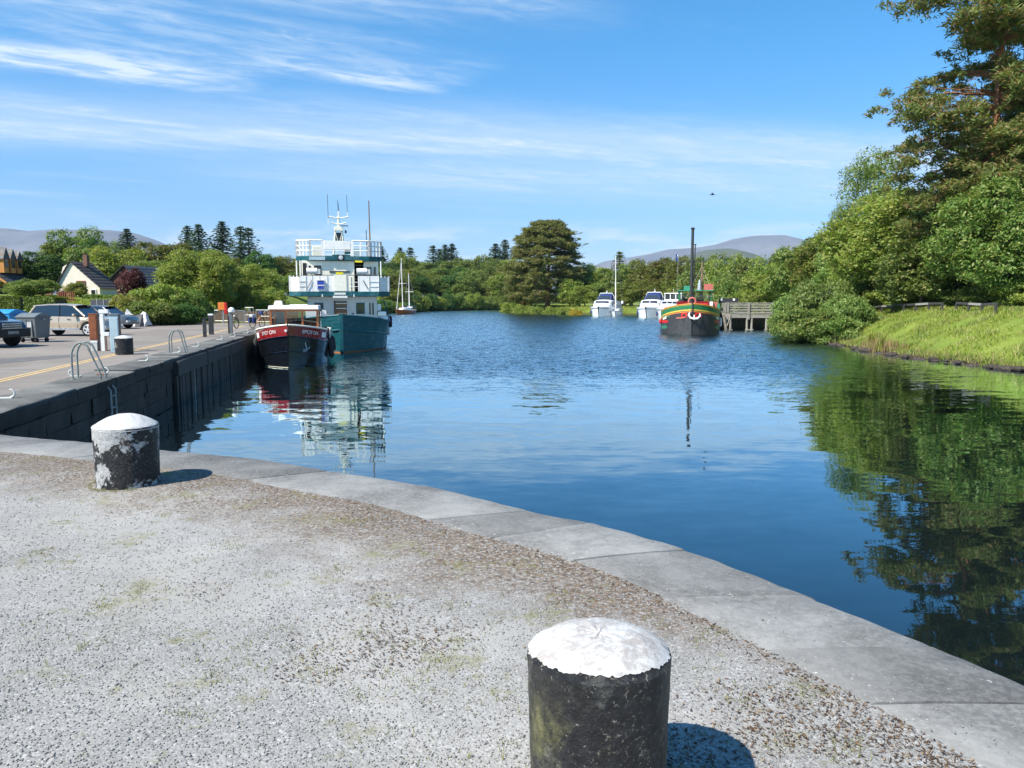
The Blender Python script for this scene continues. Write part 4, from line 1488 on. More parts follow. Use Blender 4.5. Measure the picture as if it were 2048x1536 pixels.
    for x in (-hw + 0.04, hw - 0.04):
        for yy in (wy + 0.07, wy + 2.3):
            w_.box((x, yy, (z0 + z1) / 2), (0.078, 0.06, z1 - z0))
        w_.box((x, wy + 1.2, z0 + 0.26), (0.07, 2.2, 0.52))
        w_.box((x, wy + 1.2, z1 - 0.05), (0.07, 2.2, 0.10))
    w_.box((0, wy + 2.36, z0 + 0.42), (2 * hw, 0.06, 0.84))
    wh = w_.build('wheelhouse', M_wood, o)
    for x0, x1 in ((-hw + 0.12, -0.52), (-0.40, 0.40), (0.52, hw - 0.12)):
        MB().box(((x0 + x1) / 2, wy + 0.01, (z0 + 0.36 + z1 - 0.10) / 2), (x1 - x0, 0.012, z1 - z0 - 0.46)).build('windscreen', M_clear, o)
    for x in (-hw + 0.04, hw - 0.04):
        MB().box((x, wy + 1.2, (z0 + 0.52 + z1 - 0.10) / 2), (0.012, 2.1, z1 - z0 - 0.62)).build('side_window', M_clear, o)
    MB().box((0, wy + 1.1, z1 + 0.12), (2 * hw + 0.10, 2.9, 0.22), tx=0.97, ty=0.98).build('roof', M_white, o, bevel=0.03)
    MB().box((-0.92, wy + 0.9, z1 + 0.36), (0.50, 0.7, 0.28), tx=0.72, ty=0.8).build('roof_locker', M_white, o, bevel=0.03)
    MB().box((0.25, wy + 0.5, z1 + 0.26), (1.0, 0.5, 0.06)).build('hatch', M_white, o)
    # things seen through the glass
    MB().box((0.08, wy + 0.75, z0 + 0.30), (0.9, 0.5, 0.60)).build('console', M_greyplastic, o)
    MB().box((0.10, wy + 0.45, z0 + 0.76), (0.52, 0.05, 0.24)).build('instrument', M_black, o)
    MB().box((0.85, wy + 1.6, z0 + 0.35), (0.8, 0.5, 0.7)).build('cushion', M_tanblind, o, bevel=0.05)
    MB().box((-0.95, wy + 1.9, z0 + 0.7), (0.5, 0.05, 1.2)).build('curtain', M_white, o)
    MB().box((0, wy + 1.1, z0 + 0.02), (2.5, 2.5, 0.04)).build('wheelhouse_floor', M_plainwood, o)
    MB().lathe([(0.06, 0), (0.09, 0.1), (0.05, 0.2), (0.07, 0.28), (0.01, 0.34)], 10, (-0.08, wy - 1.1, 1.85)).build('ornament', M_tarp2, o, smooth=True)
    # wing mirror
    MB().box((hw + 0.32, wy + 0.1, 2.80), (0.34, 0.06, 0.44)).build('mirror', M_black, o, bevel=0.06)
    MB().box((hw + 0.32, wy + 0.062, 2.80), (0.28, 0.01, 0.38)).build('mirror_glass', M_lens, o)
    MB().tube([(hw, wy + 0.12, 2.8), (hw + 0.3, wy + 0.12, 2.8)], 0.015, 6).build('mirror_arm', M_black, o)
    # white covered hatch abaft
    MB().box((0, 8.6, 2.0), (2.6, 1.6, 0.4)).build('aft_cabin', M_white, o, bevel=0.05)
    # fenders
    for s_, y, L, z in ((1, 3.4, 1.15, 0.85), (1, 5.4, 0.9, 1.0), (-1, 2.7, 1.0, 1.0), (-1, 5.0, 1.0, 0.9)):
        q = H.pt(s_, y, z, 0.14)
        f = fender(o, (0, 0, 0), 0.15, L, M_black)
        f.location = q
        f.rotation_euler = (0, s_ * R(-6), 0)
        MB().tube([q + Vector((0, 0, L / 2)), H.pt(s_, y, H.sheer(y), 0.02)], 0.012, 5).build('lanyard', M_rope, o)
    MB().box((1.86, 3.0, 1.70), (0.28, 0.3, 0.6)).build('cleat_locker', M_black, o, bevel=0.03)
    return o


black_barge()


# ---------------------------------------------------------------- big teal passenger vessel
def teal_ship():
    p = at(684, 707, ZW)
    o = empty('passenger_vessel', (p.x, p.y, ZW), math.atan(0.225), 'large teal-hulled vessel with stacked white decks moored behind the black barge', 'boat')
    st = [(0.0, 0.12, 2.55, 0.08, 0.25), (0.6, 1.05, 2.46, 0.62, 0.2), (1.4, 1.95, 2.36, 1.35, 0.12), (2.5, 2.75, 2.22, 2.15, 0.05), (4.0, 3.35, 2.06, 2.9), (6.0, 3.55, 1.95, 3.3), (18, 3.55, 1.9, 3.3), (22.5, 3.0, 2.05, 2.5)]
    H = Hull(st, 1.4)
    ys = np.concatenate([dense(0, 6, 26), dense(7, 22.5, 10)])
    strake = lambda y: H.sheer(y) - 0.98 + 0.02 * min(y, 5)
    H.shell(MB(), lambda y: 0.10, strake, 6, ys).build('lower_hull', M_teal, o, smooth=True)
    H.shell(MB(), strake, lambda y: H.sheer(y), 4, ys, out=0.02).build('upper_hull', M_teal, o, smooth=True)
    H.shell(MB(), lambda y: -0.7, lambda y: 0.10, 3, ys, out=0.006).build('boot_top', M_rust, o, smooth=True)
    # plank lines of the bulwark
    for k in range(1, 4):
        H.rail(MB(), lambda y, k=k: H.sheer(y) - 0.98 * k / 4, 0.012, ys[ys < 9], out=0.022, n=4).build('plank_seam', M_teal2, o)
    H.rail(MB(), lambda y: strake(y), 0.055, ys, out=0.03).build('rubbing_strake', M_teal2, o, smooth=True)
    H.rail(MB(), lambda y: H.sheer(y), 0.06, ys, out=0.0).build('cap_rail', M_teal2, o, smooth=True)
    H.stern(MB()).build('transom', M_teal, o)
    H.deck(MB(), 0.65, ys).build('deck', M_greywood, o)
    MB().box((0, 0.02, 1.35), (0.26, 0.22, 2.6), tx=1.1).build('stem', M_teal, o, bevel=0.03).rotation_euler = (0, 0, 0)
    # lower deckhouse
    y0 = 4.7
    h = MB()
    h.box((0.15, y0 + 6.2, 2.55), (4.9, 12.4, 2.5))
    h.build('lower_house', M_grey_paint, o, bevel=0.05)
    for x in (-1.52, 1.40):
        MB().box((x, y0 - 0.02, 2.93), (0.62, 0.05, 0.82)).build('window', M_teal2, o, bevel=0.05)
        MB().box((x, y0 - 0.05, 2.93), (0.48, 0.02, 0.68)).build('pane', M_houseglass, o)
        MB().box((x, y0 - 0.064, 2.93), (0.50, 0.012, 0.035)).build('glazing_bar', M_teal2, o)
    MB().box((0.0, y0 - 0.02, 2.45), (0.94, 0.05, 2.0)).build('doorway', M_plainwood, o)
    for k in range(5):
        MB().box((0.05, y0 - 0.10 - 0.05 * k, 3.3 - 0.36 * k), (0.78, 0.16, 0.05)).build('stair_tread', M_cream if k < 2 else M_plainwood, o)
    for x in (-0.42, 0.50):
        MB().tube([(x, y0 - 0.30, 1.6), (x, y0 - 0.06, 3.5)], 0.03, 6).build('stair_rail', M_white if x > 0 else M_pipe, o)
    MB().box((0.85, y0 - 0.03, 2.55), (0.16, 0.04, 0.07)).build('vent', M_darkblue, o)
    MB().box((0.88, y0 - 0.05, 2.2), (0.2, 0.06, 0.36)).build('fire_box', M_tanblind, o)
    for x in (2.08, 2.30):
        MB().box((x, y0 - 0.02, 2.9), (0.10, 0.04, 0.85)).build('side_light', M_houseglass, o)
    # white canvas windbreak on the foredeck
    MB().prism([(-2.4, 3.4, 1.6), (-0.45, 3.4, 1.6), (-0.45, 3.4, 2.25), (-1.6, 3.4, 2.85), (-2.4, 3.4, 2.95)], (0, 0.04, 0)).build('canvas_screen', M_white, o)
    # windlass and white gear on the foredeck
    MB().box((0.25, 3.2, 2.1), (1.0, 0.5, 0.5)).build('windlass', M_white, o, bevel=0.08)
    MB().tube([(-0.35, 3.0, 2.35), (0.85, 3.0, 2.35)], 0.11, 10).build('windlass_drum', M_white, o, smooth=True)
    MB().box((1.55, 3.6, 2.05), (0.9, 0.5, 0.55)).build('deck_locker', M_white, o, bevel=0.06)

    # first deck: teal fascia, white bulwark panels and rails
    def deck_edge(hw, ya, yb, z, hfas, ch, name):
        out = [(-hw, ya + ch), (-hw + ch * 0.9, ya), (hw - ch * 0.9, ya), (hw, ya + ch), (hw, yb), (-hw, yb)]
        poly = [(x, y, z) for x, y in out]
        MB().prism(poly, (0, 0, hfas)).build(name, M_teal, o, bevel=0.02)
        return out
    e1 = deck_edge(3.55, 4.1, 18.5, 3.80, 0.34, 0.9, 'first_deck')
    z1 = 4.14
    panels = [(-2.72, -1.9, 0), (-1.86, -0.9, 1), (-0.86, -0.25, 1), (1.35, 2.7, 0)]
    for x0, x1, t in panels:
        MB().box(((x0 + x1) / 2, 4.16, z1 + 0.55), (x1 - x0, 0.04, 1.10)).build('bulwark_panel', M_white, o)
    MB().box((0.02, 4.10, z1 + 0.62), (0.86, 0.05, 1.16)).build('screen_board', M_cream, o)
    MB().box((-0.02, 4.09, z1 + 1.28), (0.5, 0.05, 0.16)).build('yellow_trim', M_signyellow, o)
    r = MB()
    r.tube([(-2.7, 4.15, z1 + 1.14), (2.7, 4.15, z1 + 1.14)], 0.022, 6)
    r.build('top_rail', M_pipe, o)
    for z in (0.35, 0.66):
        MB().tube([(0.5, 4.15, z1 + z), (1.33, 4.15, z1 + z)], 0.02, 6).build('rail', M_white, o)
    for x in (0.48, 0.56, 1.30, 1.40):
        MB().tube([(x, 4.17, z1), (x, 4.17, z1 + 1.12)], 0.04, 6).build('stanchion', M_white, o)
    for s_ in (-1, 1):
        # side bulwark panels with shallow uprights
        for k in range(5):
            ya, yb = 5.1 + 2.3 * k, 5.1 + 2.3 * (k + 1) - 0.15
            MB().box((s_ * 3.48, (ya + yb) / 2, z1 + 0.52), (0.04, yb - ya, 1.04)).build('side_panel', M_white, o)
            MB().box((s_ * 3.54, ya, z1 + 0.55), (0.05, 0.06, 1.12)).build('stanchion', M_white, o)
        a, b = Vector((s_ * 2.72, 4.16, 0)), Vector((s_ * 3.46, 5.05, 0))
        for k in range(4):
            q = a.lerp(b, k / 3)
            MB().tube([(q.x, q.y, z1), (q.x, q.y, z1 + 1.15)], 0.035, 6).build('stanchion', M_white, o)
        q0, q1 = a.lerp(b, 0.08), a.lerp(b, 0.92)
        MB().prism([(q0.x, q0.y, z1 + 0.02), (q1.x, q1.y, z1 + 0.02), (q1.x, q1.y, z1 + 1.02), (q0.x, q0.y, z1 + 1.02)], (0.02 * s_, -0.02, 0)).build('bulwark_panel', M_white, o)
        MB().tube([a + Vector((0, 0, z1 + 1.14)), b + Vector((0, 0, z1 + 1.14)), (s_ * 3.48, 16.5, z1 + 1.14)], 0.022, 6).build('top_rail', M_pipe, o)
    # name boards: two rows of small white raised blocks standing for worn letters
    for row, (zz_, n_, wd) in enumerate(((3.99, 8, 0.80), (3.76, 11, 1.02))):
        for k in range(n_):
            x = -0.02 - wd / 2 + wd * (k + 0.5) / n_
            MB().box((x, 4.085, zz_), (wd / n_ * 0.82, 0.03, 0.15)).build('letter_block', M_white, o)
    for x in (-1.25, 0.95):
        MB().box((x, 4.08, 3.86), (0.09, 0.04, 0.18), tx=0.5).build('deck_lamp', M_white, o)
    # blue basket on the panels
    b = MB()
    b.box((-1.35, 4.06, z1 + 0.28), (0.46, 0.14, 0.20), tx=0.8)
    b.box((-1.35, 4.06, z1 + 0.62), (0.46, 0.14, 0.30), tx=0.95)
    b.build('blue_basket', M_deepblue, o)
    MB().box((-1.35, 4.04, z1 + 0.43), (0.50, 0.15, 0.06)).build('basket_band', M_white, o)
    MB().box((-1.35, 4.04, z1 + 0.80), (0.50, 0.15, 0.05)).build('basket_band', M_white, o)
    # dark hose ends
    for x, dx_ in ((-1.95, -0.35), (1.62, 0.35)):
        MB().tube([(x, 4.10, z1 + 0.8), (x + dx_ * 0.4, 4.08, z1 + 0.5), (x + dx_, 4.08, z1 + 0.15)], 0.025, 6).build('hose', M_pipe, o)
    # drums (searchlights) in front of the upper house
    for x in (-1.95, 1.55):
        MB().tube([(x - 0.36, 4.7, z1 + 1.45), (x + 0.36, 4.7, z1 + 1.45)], 0.22, 14).build('light_drum', M_white, o, smooth=True)
        MB().box((x + 0.45, 4.7, z1 + 1.42), (0.3, 0.34, 0.36)).build('light_box', M_grey_paint, o)
        MB().tube([(x, 4.7, z1), (x, 4.7, z1 + 1.3)], 0.05, 8).build('light_stand', M_white, o)
    # upper deckhouse
    yu = 5.05
    MB().box((-0.80, yu + 4.5, z1 + 1.10), (3.7, 9.0, 2.2)).build('upper_house', M_cream, o, bevel=0.04)
    MB().box((2.25, yu + 4.6, z1 + 1.10), (1.05, 8.6, 2.2)).build('upper_house_side', M_cream, o, bevel=0.03)
    MB().box((1.38, yu + 1.6, z1 + 1.10), (0.72, 0.06, 2.2)).build('companionway', M_black, o)
    for k in range(6):
        MB().box((1.38, yu + 1.3 - 0.10 * k, z1 + 1.95 - 0.34 * k), (0.64, 0.2, 0.035)).build('stair_tread', M_grey_paint, o)
    MB().tube([(1.74, yu + 0.2, z1), (1.74, yu + 0.2, z1 + 2.1)], 0.035, 6).build('stair_rail', M_white, o)
    MB().box((-1.55, yu - 0.02, z1 + 1.52), (0.50, 0.05, 0.66)).build('window', M_black, o, bevel=0.05)
    MB().box((-1.55, yu - 0.05, z1 + 1.52), (0.40, 0.02, 0.52)).build('pane', M_darkglass, o)
    MB().box((0.0, yu - 0.03, z1 + 1.42), (1.45, 0.05, 0.10)).build('vent_slot', M_black, o)
    for x in (-2.1,):
        MB().box((x, yu - 0.03, z1 + 1.6), (0.14, 0.04, 0.5)).build('window', M_black, o)
    for x in (2.0, 2.2, 2.52):
        MB().box((x, yu + 0.27, z1 + 1.5), (0.14, 0.05, 0.6)).build('window', M_darkglass, o)
    for x in (-3.0, -2.75, -2.45, 2.95):
        MB().tube([(x, yu + 0.1, z1), (x, yu + 0.1, z1 + 2.2)], 0.05, 8).build('pillar', M_white, o)
    MB().box((-2.45, yu - 0.01, z1 + 1.05), (0.26, 0.05, 1.95)).build('side_doorway', M_black, o)
    # top deck
    z2 = z1 + 2.2
    o2 = [(-3.05, 5.6), (-2.05, 4.85), (2.1, 4.85), (3.05, 5.6), (3.05, 15), (-3.05, 15)]
    MB().prism([(x, y, z2) for x, y in o2], (0, 0, 0.34)).build('top_deck', M_teal, o, bevel=0.02)
    MB().prism([(-0.75, 4.80, z2 + 0.05), (0.95, 4.80, z2 + 0.05), (0.65, 4.80, z2 + 0.45), (-0.45, 4.80, z2 + 0.45)], (0, 0.25, 0)).build('lamp_housing', M_teal, o)
    MB().box((0.10, 4.79, z2 + 0.22), (0.44, 0.05, 0.34)).build('lamp_recess', M_black, o)
    MB().lathe([(0.10, 0), (0.16, 0.03), (0.15, 0.06), (0.02, 0.08)], 14).build('lamp', M_lens, o).matrix_local = Matrix.Translation((0.10, 4.77, z2 + 0.22)) @ Matrix.Rotation(R(90), 4, 'X')
    MB().box((-1.55, 4.79, z2 + 0.16), (1.1, 0.03, 0.24)).build('banner', M_palebluebox, o)
    MB().box((1.35, 4.80, z2 - 0.04), (0.52, 0.03, 0.13)).build('warning_sign', M_signyellow, o)
    z3 = z2 + 0.34
    # white rail: flat bars
    def flat_rail(a, b, nst):
        a, b = Vector(a), Vector(b)
        for z, hgt in ((1.10, 0.11), (0.72, 0.08), (0.38, 0.08)):
            MB().tube([a + Vector((0, 0, z3 + z)), b + Vector((0, 0, z3 + z))], hgt * 0.55, 6).build('rail', M_white, o)
        for k in range(nst + 1):
            q = a.lerp(b, k / nst)
            MB().box((q.x, q.y, z3 + 0.56), (0.13, 0.07, 1.12)).build('stanchion', M_white, o)
    flat_rail((-2.05, 4.92, 0), (-1.2, 4.92, 0), 1)
    flat_rail((0.95, 4.92, 0), (2.05, 4.92, 0), 2)
    for s_ in (-1, 1):
        flat_rail((s_ * 2.05, 4.92, 0), (s_ * 3.0, 5.65, 0), 4)
        flat_rail((s_ * 3.0, 5.65, 0), (s_ * 3.0, 12, 0), 5)
    MB().box((-0.12, 4.90, z3 + 0.76), (1.85, 0.05, 0.62)).build('white_board', M_white, o, bevel=0.02)
    for z in (0.10, 0.36):
        MB().tube([(-1.1, 4.92, z3 + z), (0.9, 4.92, z3 + z)], 0.03, 6).build('rail', M_white, o)
    for x in (-1.08, 0.86):
        MB().box((x, 4.92, z3 + 0.56), (0.14, 0.06, 1.12)).build('stanchion', M_white, o)
    MB().box((-1.5, 7.5, z3 + 0.4), (0.9, 1.4, 0.8)).build('deck_locker', M_cream, o, bevel=0.04)
    MB().box((1.3, 7.0, z3 + 0.35), (0.7, 0.9, 0.7)).build('deck_locker', M_palebluebox, o, bevel=0.04)
    # lattice mast with cross arms and aerials
    mz = z3
    for x in (-0.42, 0.42):
        MB().tube([(x, 6.6, mz), (x * 0.55, 6.6, mz + 2.0)], 0.07, 8).build('mast_leg', M_cream, o)
    MB().box((0.0, 6.7, mz + 1.2), (0.42, 0.2, 1.2)).build('mast_backing', M_pipe, o)
    MB().box((0, 6.55, mz + 2.05), (0.66, 0.3, 0.3)).build('mast_head', M_cream, o, bevel=0.03)
    MB().tube([(0, 6.6, mz + 2.0), (0, 6.6, mz + 3.0)], 0.09, 8).build('topmast', M_cream, o)
    for z, hwid, rise in ((2.42, 0.55, 0.12), (2.85, 0.70, 0.10)):
        MB().tube([(-hwid, 6.55, mz + z + rise), (-0.2, 6.55, mz + z), (0.2, 6.55, mz + z), (hwid, 6.55, mz + z + rise)], 0.05, 6).build('cross_arm', M_cream, o)
    for x, za, zb in ((-0.72, 2.45, 4.55), (0.0, 3.0, 4.15), (0.06, 3.0, 3.9), (0.66, 2.95, 4.5)):
        MB().tube([(x, 6.55, mz + za), (x - 0.03, 6.55, mz + zb)], 0.018, 5).build('aerial', M_pipe, o)
        MB().tube([(x, 6.55, mz + za - 0.1), (x, 6.55, mz + za + 0.35)], 0.035, 6).build('aerial_base', M_white, o)
    MB().box((0.42, 6.4, mz + 2.28), (0.55, 0.10, 0.06)).build('radar', M_pipe, o)
    MB().box((0.50, 6.4, mz + 1.85), (0.14, 0.14, 0.2)).build('camera_box', M_black, o)
    # life rings, ladder and uprights that break up the white fronts
    for x, y, z in ((-2.15, y0 - 0.06, 2.75), (2.28, yu - 0.02, z1 + 0.75)):
        rows = []
        for k in range(20):
            a = 2 * math.pi * k / 20
            rows.append([Vector((x + math.cos(a) * (0.27 + 0.07 * math.cos(b)), y + 0.07 * math.sin(b), z + math.sin(a) * (0.27 + 0.07 * math.cos(b)))) for b in [2 * math.pi * j / 7 for j in range(7)]])
        rows.append(rows[0])
        MB().grid(rows, closed=True).build('life_ring', M_orange, o, smooth=True)
    for x in (-2.35, -1.42, -0.88, 2.05):
        MB().box((x, 4.135, z1 + 0.55), (0.05, 0.05, 1.10)).build('panel_batten', M_grey_paint, o)
    for x in (-1.7, -0.6, 0.75):
        MB().box((x, yu - 0.03, z1 + 0.55), (0.04, 0.04, 1.1)).build('house_batten', M_white, o)
    for x, zz2 in ((-2.6, 0.35), (-2.6, 0.7), (2.4, 0.35), (2.4, 0.7)):
        MB().tube([(x - 0.35, 4.12, z1 + zz2), (x + 0.3, 4.12, z1 + zz2)], 0.018, 5).build('rail', M_grey_paint, o)
    MB().box((0.62, 5.2, z3 + 0.55), (0.5, 0.5, 1.1)).build('console', M_teal2, o, bevel=0.05)
    MB().box((-0.4, 5.6, z3 + 0.75), (1.3, 0.3, 0.5)).build('windbreak', M_darkglass, o)
    for x in (-0.28, 0.28):
        MB().tube([(x, 6.45, mz), (-x, 6.45, mz + 1.9)], 0.025, 5).build('mast_brace', M_cream, o)
    # flag staff and short pole
    MB().tube([(2.35, 8.5, z3), (2.30, 8.5, z3 + 4.4)], [0.06, 0.04], 8).build('staff', M_plainwood, o)
    MB().tube([(2.02, 6.2, z3), (1.98, 6.2, z3 + 2.0)], 0.03, 6).build('short_staff', M_pipe, o)
    # gangway and gear on the open side
    MB().prism([(3.1, 5.4, 3.6), (3.1, 5.9, 3.6), (3.5, 5.2, 1.9), (3.5, 4.4, 1.9)], (0.04, 0, 0)).build('gangway', M_darkblue, o)
    MB().box((2.75, 5.1, 3.0), (0.3, 0.3, 0.5)).build('life_raft', M_white, o, bevel=0.05)
    MB().box((2.95, 4.8, 2.55), (0.6, 0.4, 0.3)).build('deck_locker', M_white, o, bevel=0.05)
    for y, z in ((6.6, 1.9), (8.6, 1.6)):
        q = H.pt(1, y, z, 0.12)
        tor = MB()
        rows = []
        for k in range(20):
            a = 2 * math.pi * k / 20
            c = Vector((0, math.cos(a) * 0.33, math.sin(a) * 0.33))
            row = []
            for j in range(8):
                bb = 2 * math.pi * j / 8
                row.append(q + c * (1 + 0.36 * math.cos(bb)) + Vector((0.12 * math.sin(bb), 0, 0)))
            rows.append(row)
        rows.append(rows[0])
        tor.grid(rows, closed=True).build('tyre_fender', M_black, o, smooth=True)
    q = H.pt(1, 7.4, 1.2, 0.14)
    fender(o, tuple(q), 0.13, 0.7, M_white)
    return o


teal_ship()


# ---------------------------------------------------------------- Dutch style barge by the jetty
def canal_barge():
    p = at(1383, 670, ZW)
    o = empty('barge', (p.x, p.y, ZW), math.atan(-0.19), 'bluff-bowed charcoal barge with green and yellow bow stripes beside the timber jetty', 'boat')
    st = [(0.0, 0.06, 3.10, 0.05), (0.25, 0.82, 3.04, 0.72), (0.7, 1.55, 2.93, 1.45), (1.3, 2.15, 2.78, 2.08), (2.1, 2.62, 2.60, 2.58), (3.2, 2.90, 2.42, 2.88), (4.5, 3.0, 2.25, 3.0), (20, 3.0, 2.0, 3.0), (23.5, 2.3, 2.5, 2.2)]
    H = Hull(st, 1.2)
    ys = np.concatenate([dense(0, 4.5, 26), dense(5.2, 23.5, 10)])
    z_a = lambda y: H.sheer(y) - 0.80
    H.shell(MB(), lambda y: -0.7, z_a, 6, ys).build('hull', M_blackdull, o, smooth=True)
    sh = H.sheer
    H.shell(MB(), z_a, lambda y: sh(y) - 0.72, 1, ys, out=0.004).build('orange_stripe', M_orange, o, smooth=True)
    H.shell(MB(), lambda y: sh(y) - 0.72, lambda y: sh(y) - 0.66, 1, ys, out=0.002).build('black_stripe', M_blackdull, o, smooth=True)
    H.shell(MB(), lambda y: sh(y) - 0.66, lambda y: sh(y) - 0.52, 1, ys, out=0.004).build('yellow_stripe', M_yellow, o, smooth=True)
    H.shell(MB(), lambda y: sh(y) - 0.52, lambda y: sh(y) - 0.10, 2, ys).build('green_band', M_green, o, smooth=True)
    H.shell(MB(), lambda y: sh(y) - 0.10, lambda y: sh(y), 1, ys, out=0.004).build('upper_stripe', M_yellow, o, smooth=True)
    H.rail(MB(), lambda y: sh(y) + 0.01, 0.05, ys, n=8).build('cap_rail', M_orange, o, smooth=True)
    MB().box((0, -0.02, 2.62), (0.13, 0.14, 1.15)).build('stem', M_blackdull, o)
    MB().box((0, -0.01, 1.0), (0.05, 0.08, 2.1)).build('stem_seam', M_black, o)
    H.deck(MB(), 0.35, ys).build('deck', M_blackdull, o)
    H.stern(MB()).build('transom', M_blackdull, o)

    def oval(side, ya, yb, z, hgt, mat, out=0.015, name='painted_oval'):
        n = 9
        up, dn = [], []
        for k in range(n + 1):
            t = k / n
            y = lerp(ya, yb, t)
            hh = hgt / 2 * (min(1, math.sqrt(max(0.0, 1 - abs(2 * t - 1) ** 6))))
            up.append(H.pt(side, y, z + hh - 0.08 * t, out))
            dn.append(H.pt(side, y, z - hh - 0.08 * t, out))
        MB().grid([dn, up]).build(name, mat, o)
    for s_ in (-1, 1):
        oval(s_, 1.55, 3.6, 1.30, 0.28, M_brightred)
        oval(s_, 1.75, 3.6, 0.72, 0.30, M_mint)
        oval(s_, 1.80, 3.45, 0.72, 0.16, M_green, 0.02)
        oval(s_, 1.15, 3.5, 1.83, 0.07, M_mint, name='painted_line')
        rows = [[H.pt(s_, y, sh(y) - 1.06, 0.016), H.pt(s_, y, sh(y) - 0.84, 0.016)] for y in dense(1.9, 2.9, 6)]
        MB().grid(rows).build('name_plate', M_cream, o)
    # red hawse patches and the stowed anchor
    for s_, ya, yb in ((-1, 0.12, 0.42), (1, 0.05, 0.36)):
        oval(s_, ya, yb, 2.02, 0.44, M_brightred, 0.02, 'hawse_patch')
        oval(s_, ya + 0.06, ya + 0.22, 2.0, 0.2, M_black, 0.03, 'hawse_pipe')
    oval(-1, 0.18, 0.75, 1.74, 0.12, M_pink, 0.02, 'hawse_patch')
    a = MB()
    a.tube([(-0.22, -0.14, 2.32), (-0.32, -0.16, 2.0), (-0.16, -0.22, 1.72), (0.2, -0.24, 1.62), (0.55, -0.2, 1.66), (0.78, 0.02, 1.9), (0.76, 0.05, 2.18)], [0.03, 0.11, 0.10, 0.10, 0.10, 0.11, 0.03], 8)
    a.tube([(0.22, -0.2, 1.62), (0.2, -0.12, 2.0)], [0.07, 0.05], 8)
    a.build('anchor', M_white, o, smooth=True)
    # mast, thin pole, boom
    MB().tube([(0.05, 4.6, 1.8), (0.05, 4.6, 10.8)], [0.17, 0.14], 12).build('mast', M_blackdull, o, smooth=True)
    MB().lathe([(0.2, 0), (0.2, 0.14), (0.05, 0.2)], 12, (0.05, 4.6, 10.8)).build('masthead', M_black, o)
    MB().tube([(0.30, 4.7, 1.8), (0.34, 4.7, 9.2)], 0.06, 8).build('pole', M_blackdull, o, smooth=True)
    MB().lathe([(0.13, 0), (0.13, 0.08)], 10, (0.34, 4.7, 9.2)).build('pole_head', M_black, o)
    MB().tube([(-1.3, 4.7, 7.45), (1.6, 4.7, 7.55)], 0.05, 6).build('yard', M_pipe, o)
    # wooden derrick mast with stays
    MB().tube([(1.65, 14, 2.4), (1.60, 14, 8.0)], [0.13, 0.09], 8).build('derrick', M_plainwood, o, smooth=True)
    for x in (-0.2, 3.0):
        MB().tube([(x, 13.5, 3.6), (1.6, 14, 7.4)], 0.015, 4).build('stay', M_rope, o)
    for x in (0.9, 2.3):
        MB().tube([(x, 13.5, 3.6), (1.6, 14, 6.8)], 0.012, 4).build('stay', M_rope, o)
    # red hatch cover and wheelhouse
    MB().box((0.9, 7.4, 2.65), (1.9, 4.0, 0.9)).build('hatch_cover', M_brightred, o, bevel=0.04)
    MB().box((2.25, 6.9, 2.8), (0.35, 0.6, 1.0)).build('vent_box', M_white, o)
    MB().box((2.75, 7.6, 2.8), (0.5, 1.0, 0.9)).build('deck_box', M_pink, o)
    MB().box((0.9, 15.8, 2.7), (4.2, 4.5, 1.2)).build('cabin', M_red, o)
    for x in (-0.9, 2.75):
        for y in (13.7, 18):
            MB().tube([(x, y, 3.2), (x, y, 4.5)], 0.07, 6).build('wheelhouse_post', M_green, o)
    MB().box((0.92, 15.8, 4.55), (4.0, 4.8, 0.10)).build('wheelhouse_roof', M_mint, o)
    MB().box((0.92, 13.75, 3.75), (3.5, 0.04, 0.7)).build('windscreen', M_clear, o)
    MB().box((0.5, 15, 3.35), (2.8, 1.4, 0.5)).build('dark_cover', M_tarp, o, bevel=0.1)
    MB().box((2.35, 13.7, 4.95), (1.0, 0.2, 0.7)).build('dinghy_stern', M_pink, o)
    MB().box((0.0, 13.7, 4.85), (0.9, 0.2, 0.5)).build('roof_box', M_mint, o)
    MB().lathe([(0.30, 0), (0.22, 0.7), (0.10, 1.2)], 10, (1.35, 13.8, 4.6)).build('funnel', M_galv, o, smooth=True)
    # lifebuoy hung at the stem head
    rows = []
    for k in range(24):
        a_ = 2 * math.pi * k / 24
        rows.append([Vector((0.0 + math.cos(a_) * (0.34 + 0.10 * math.cos(b_)), 0.5 + 0.12 * math.sin(b_), 3.35 + math.sin(a_) * (0.34 + 0.10 * math.cos(b_)))) for b_ in [2 * math.pi * j / 8 for j in range(8)]])
    rows.append(rows[0])
    MB().grid(rows, closed=True).build('lifebuoy', M_pink, o, smooth=True)
    MB().tube([(0, 0.55, 2.7), (0, 0.55, 3.75)], 0.05, 6).build('stem_post', M_pipe, o)
    for x in (-1.6, -0.9, -2.2):
        MB().tube([(x, 5.2 + x, 1.9), (x, 5.2 + x, 3.0)], 0.045, 6).build('bitt', M_orange, o)
    # white rail and green dodger near the jetty side
    MB().box((2.95, 6.0, 2.75), (0.12, 2.2, 0.7)).build('side_dodger', M_mint, o)
    for y in (3.4, 6.2, 9.0):
        q = H.pt(1, y, 1.2, 0.14)
        fender(o, tuple(q), 0.14, 0.95, M_grey_paint)
    q = H.pt(-1, 3.6, 1.25, 0.14)
    fender(o, tuple(q), 0.14, 0.5, M_brightred)
    return o


canal_barge()


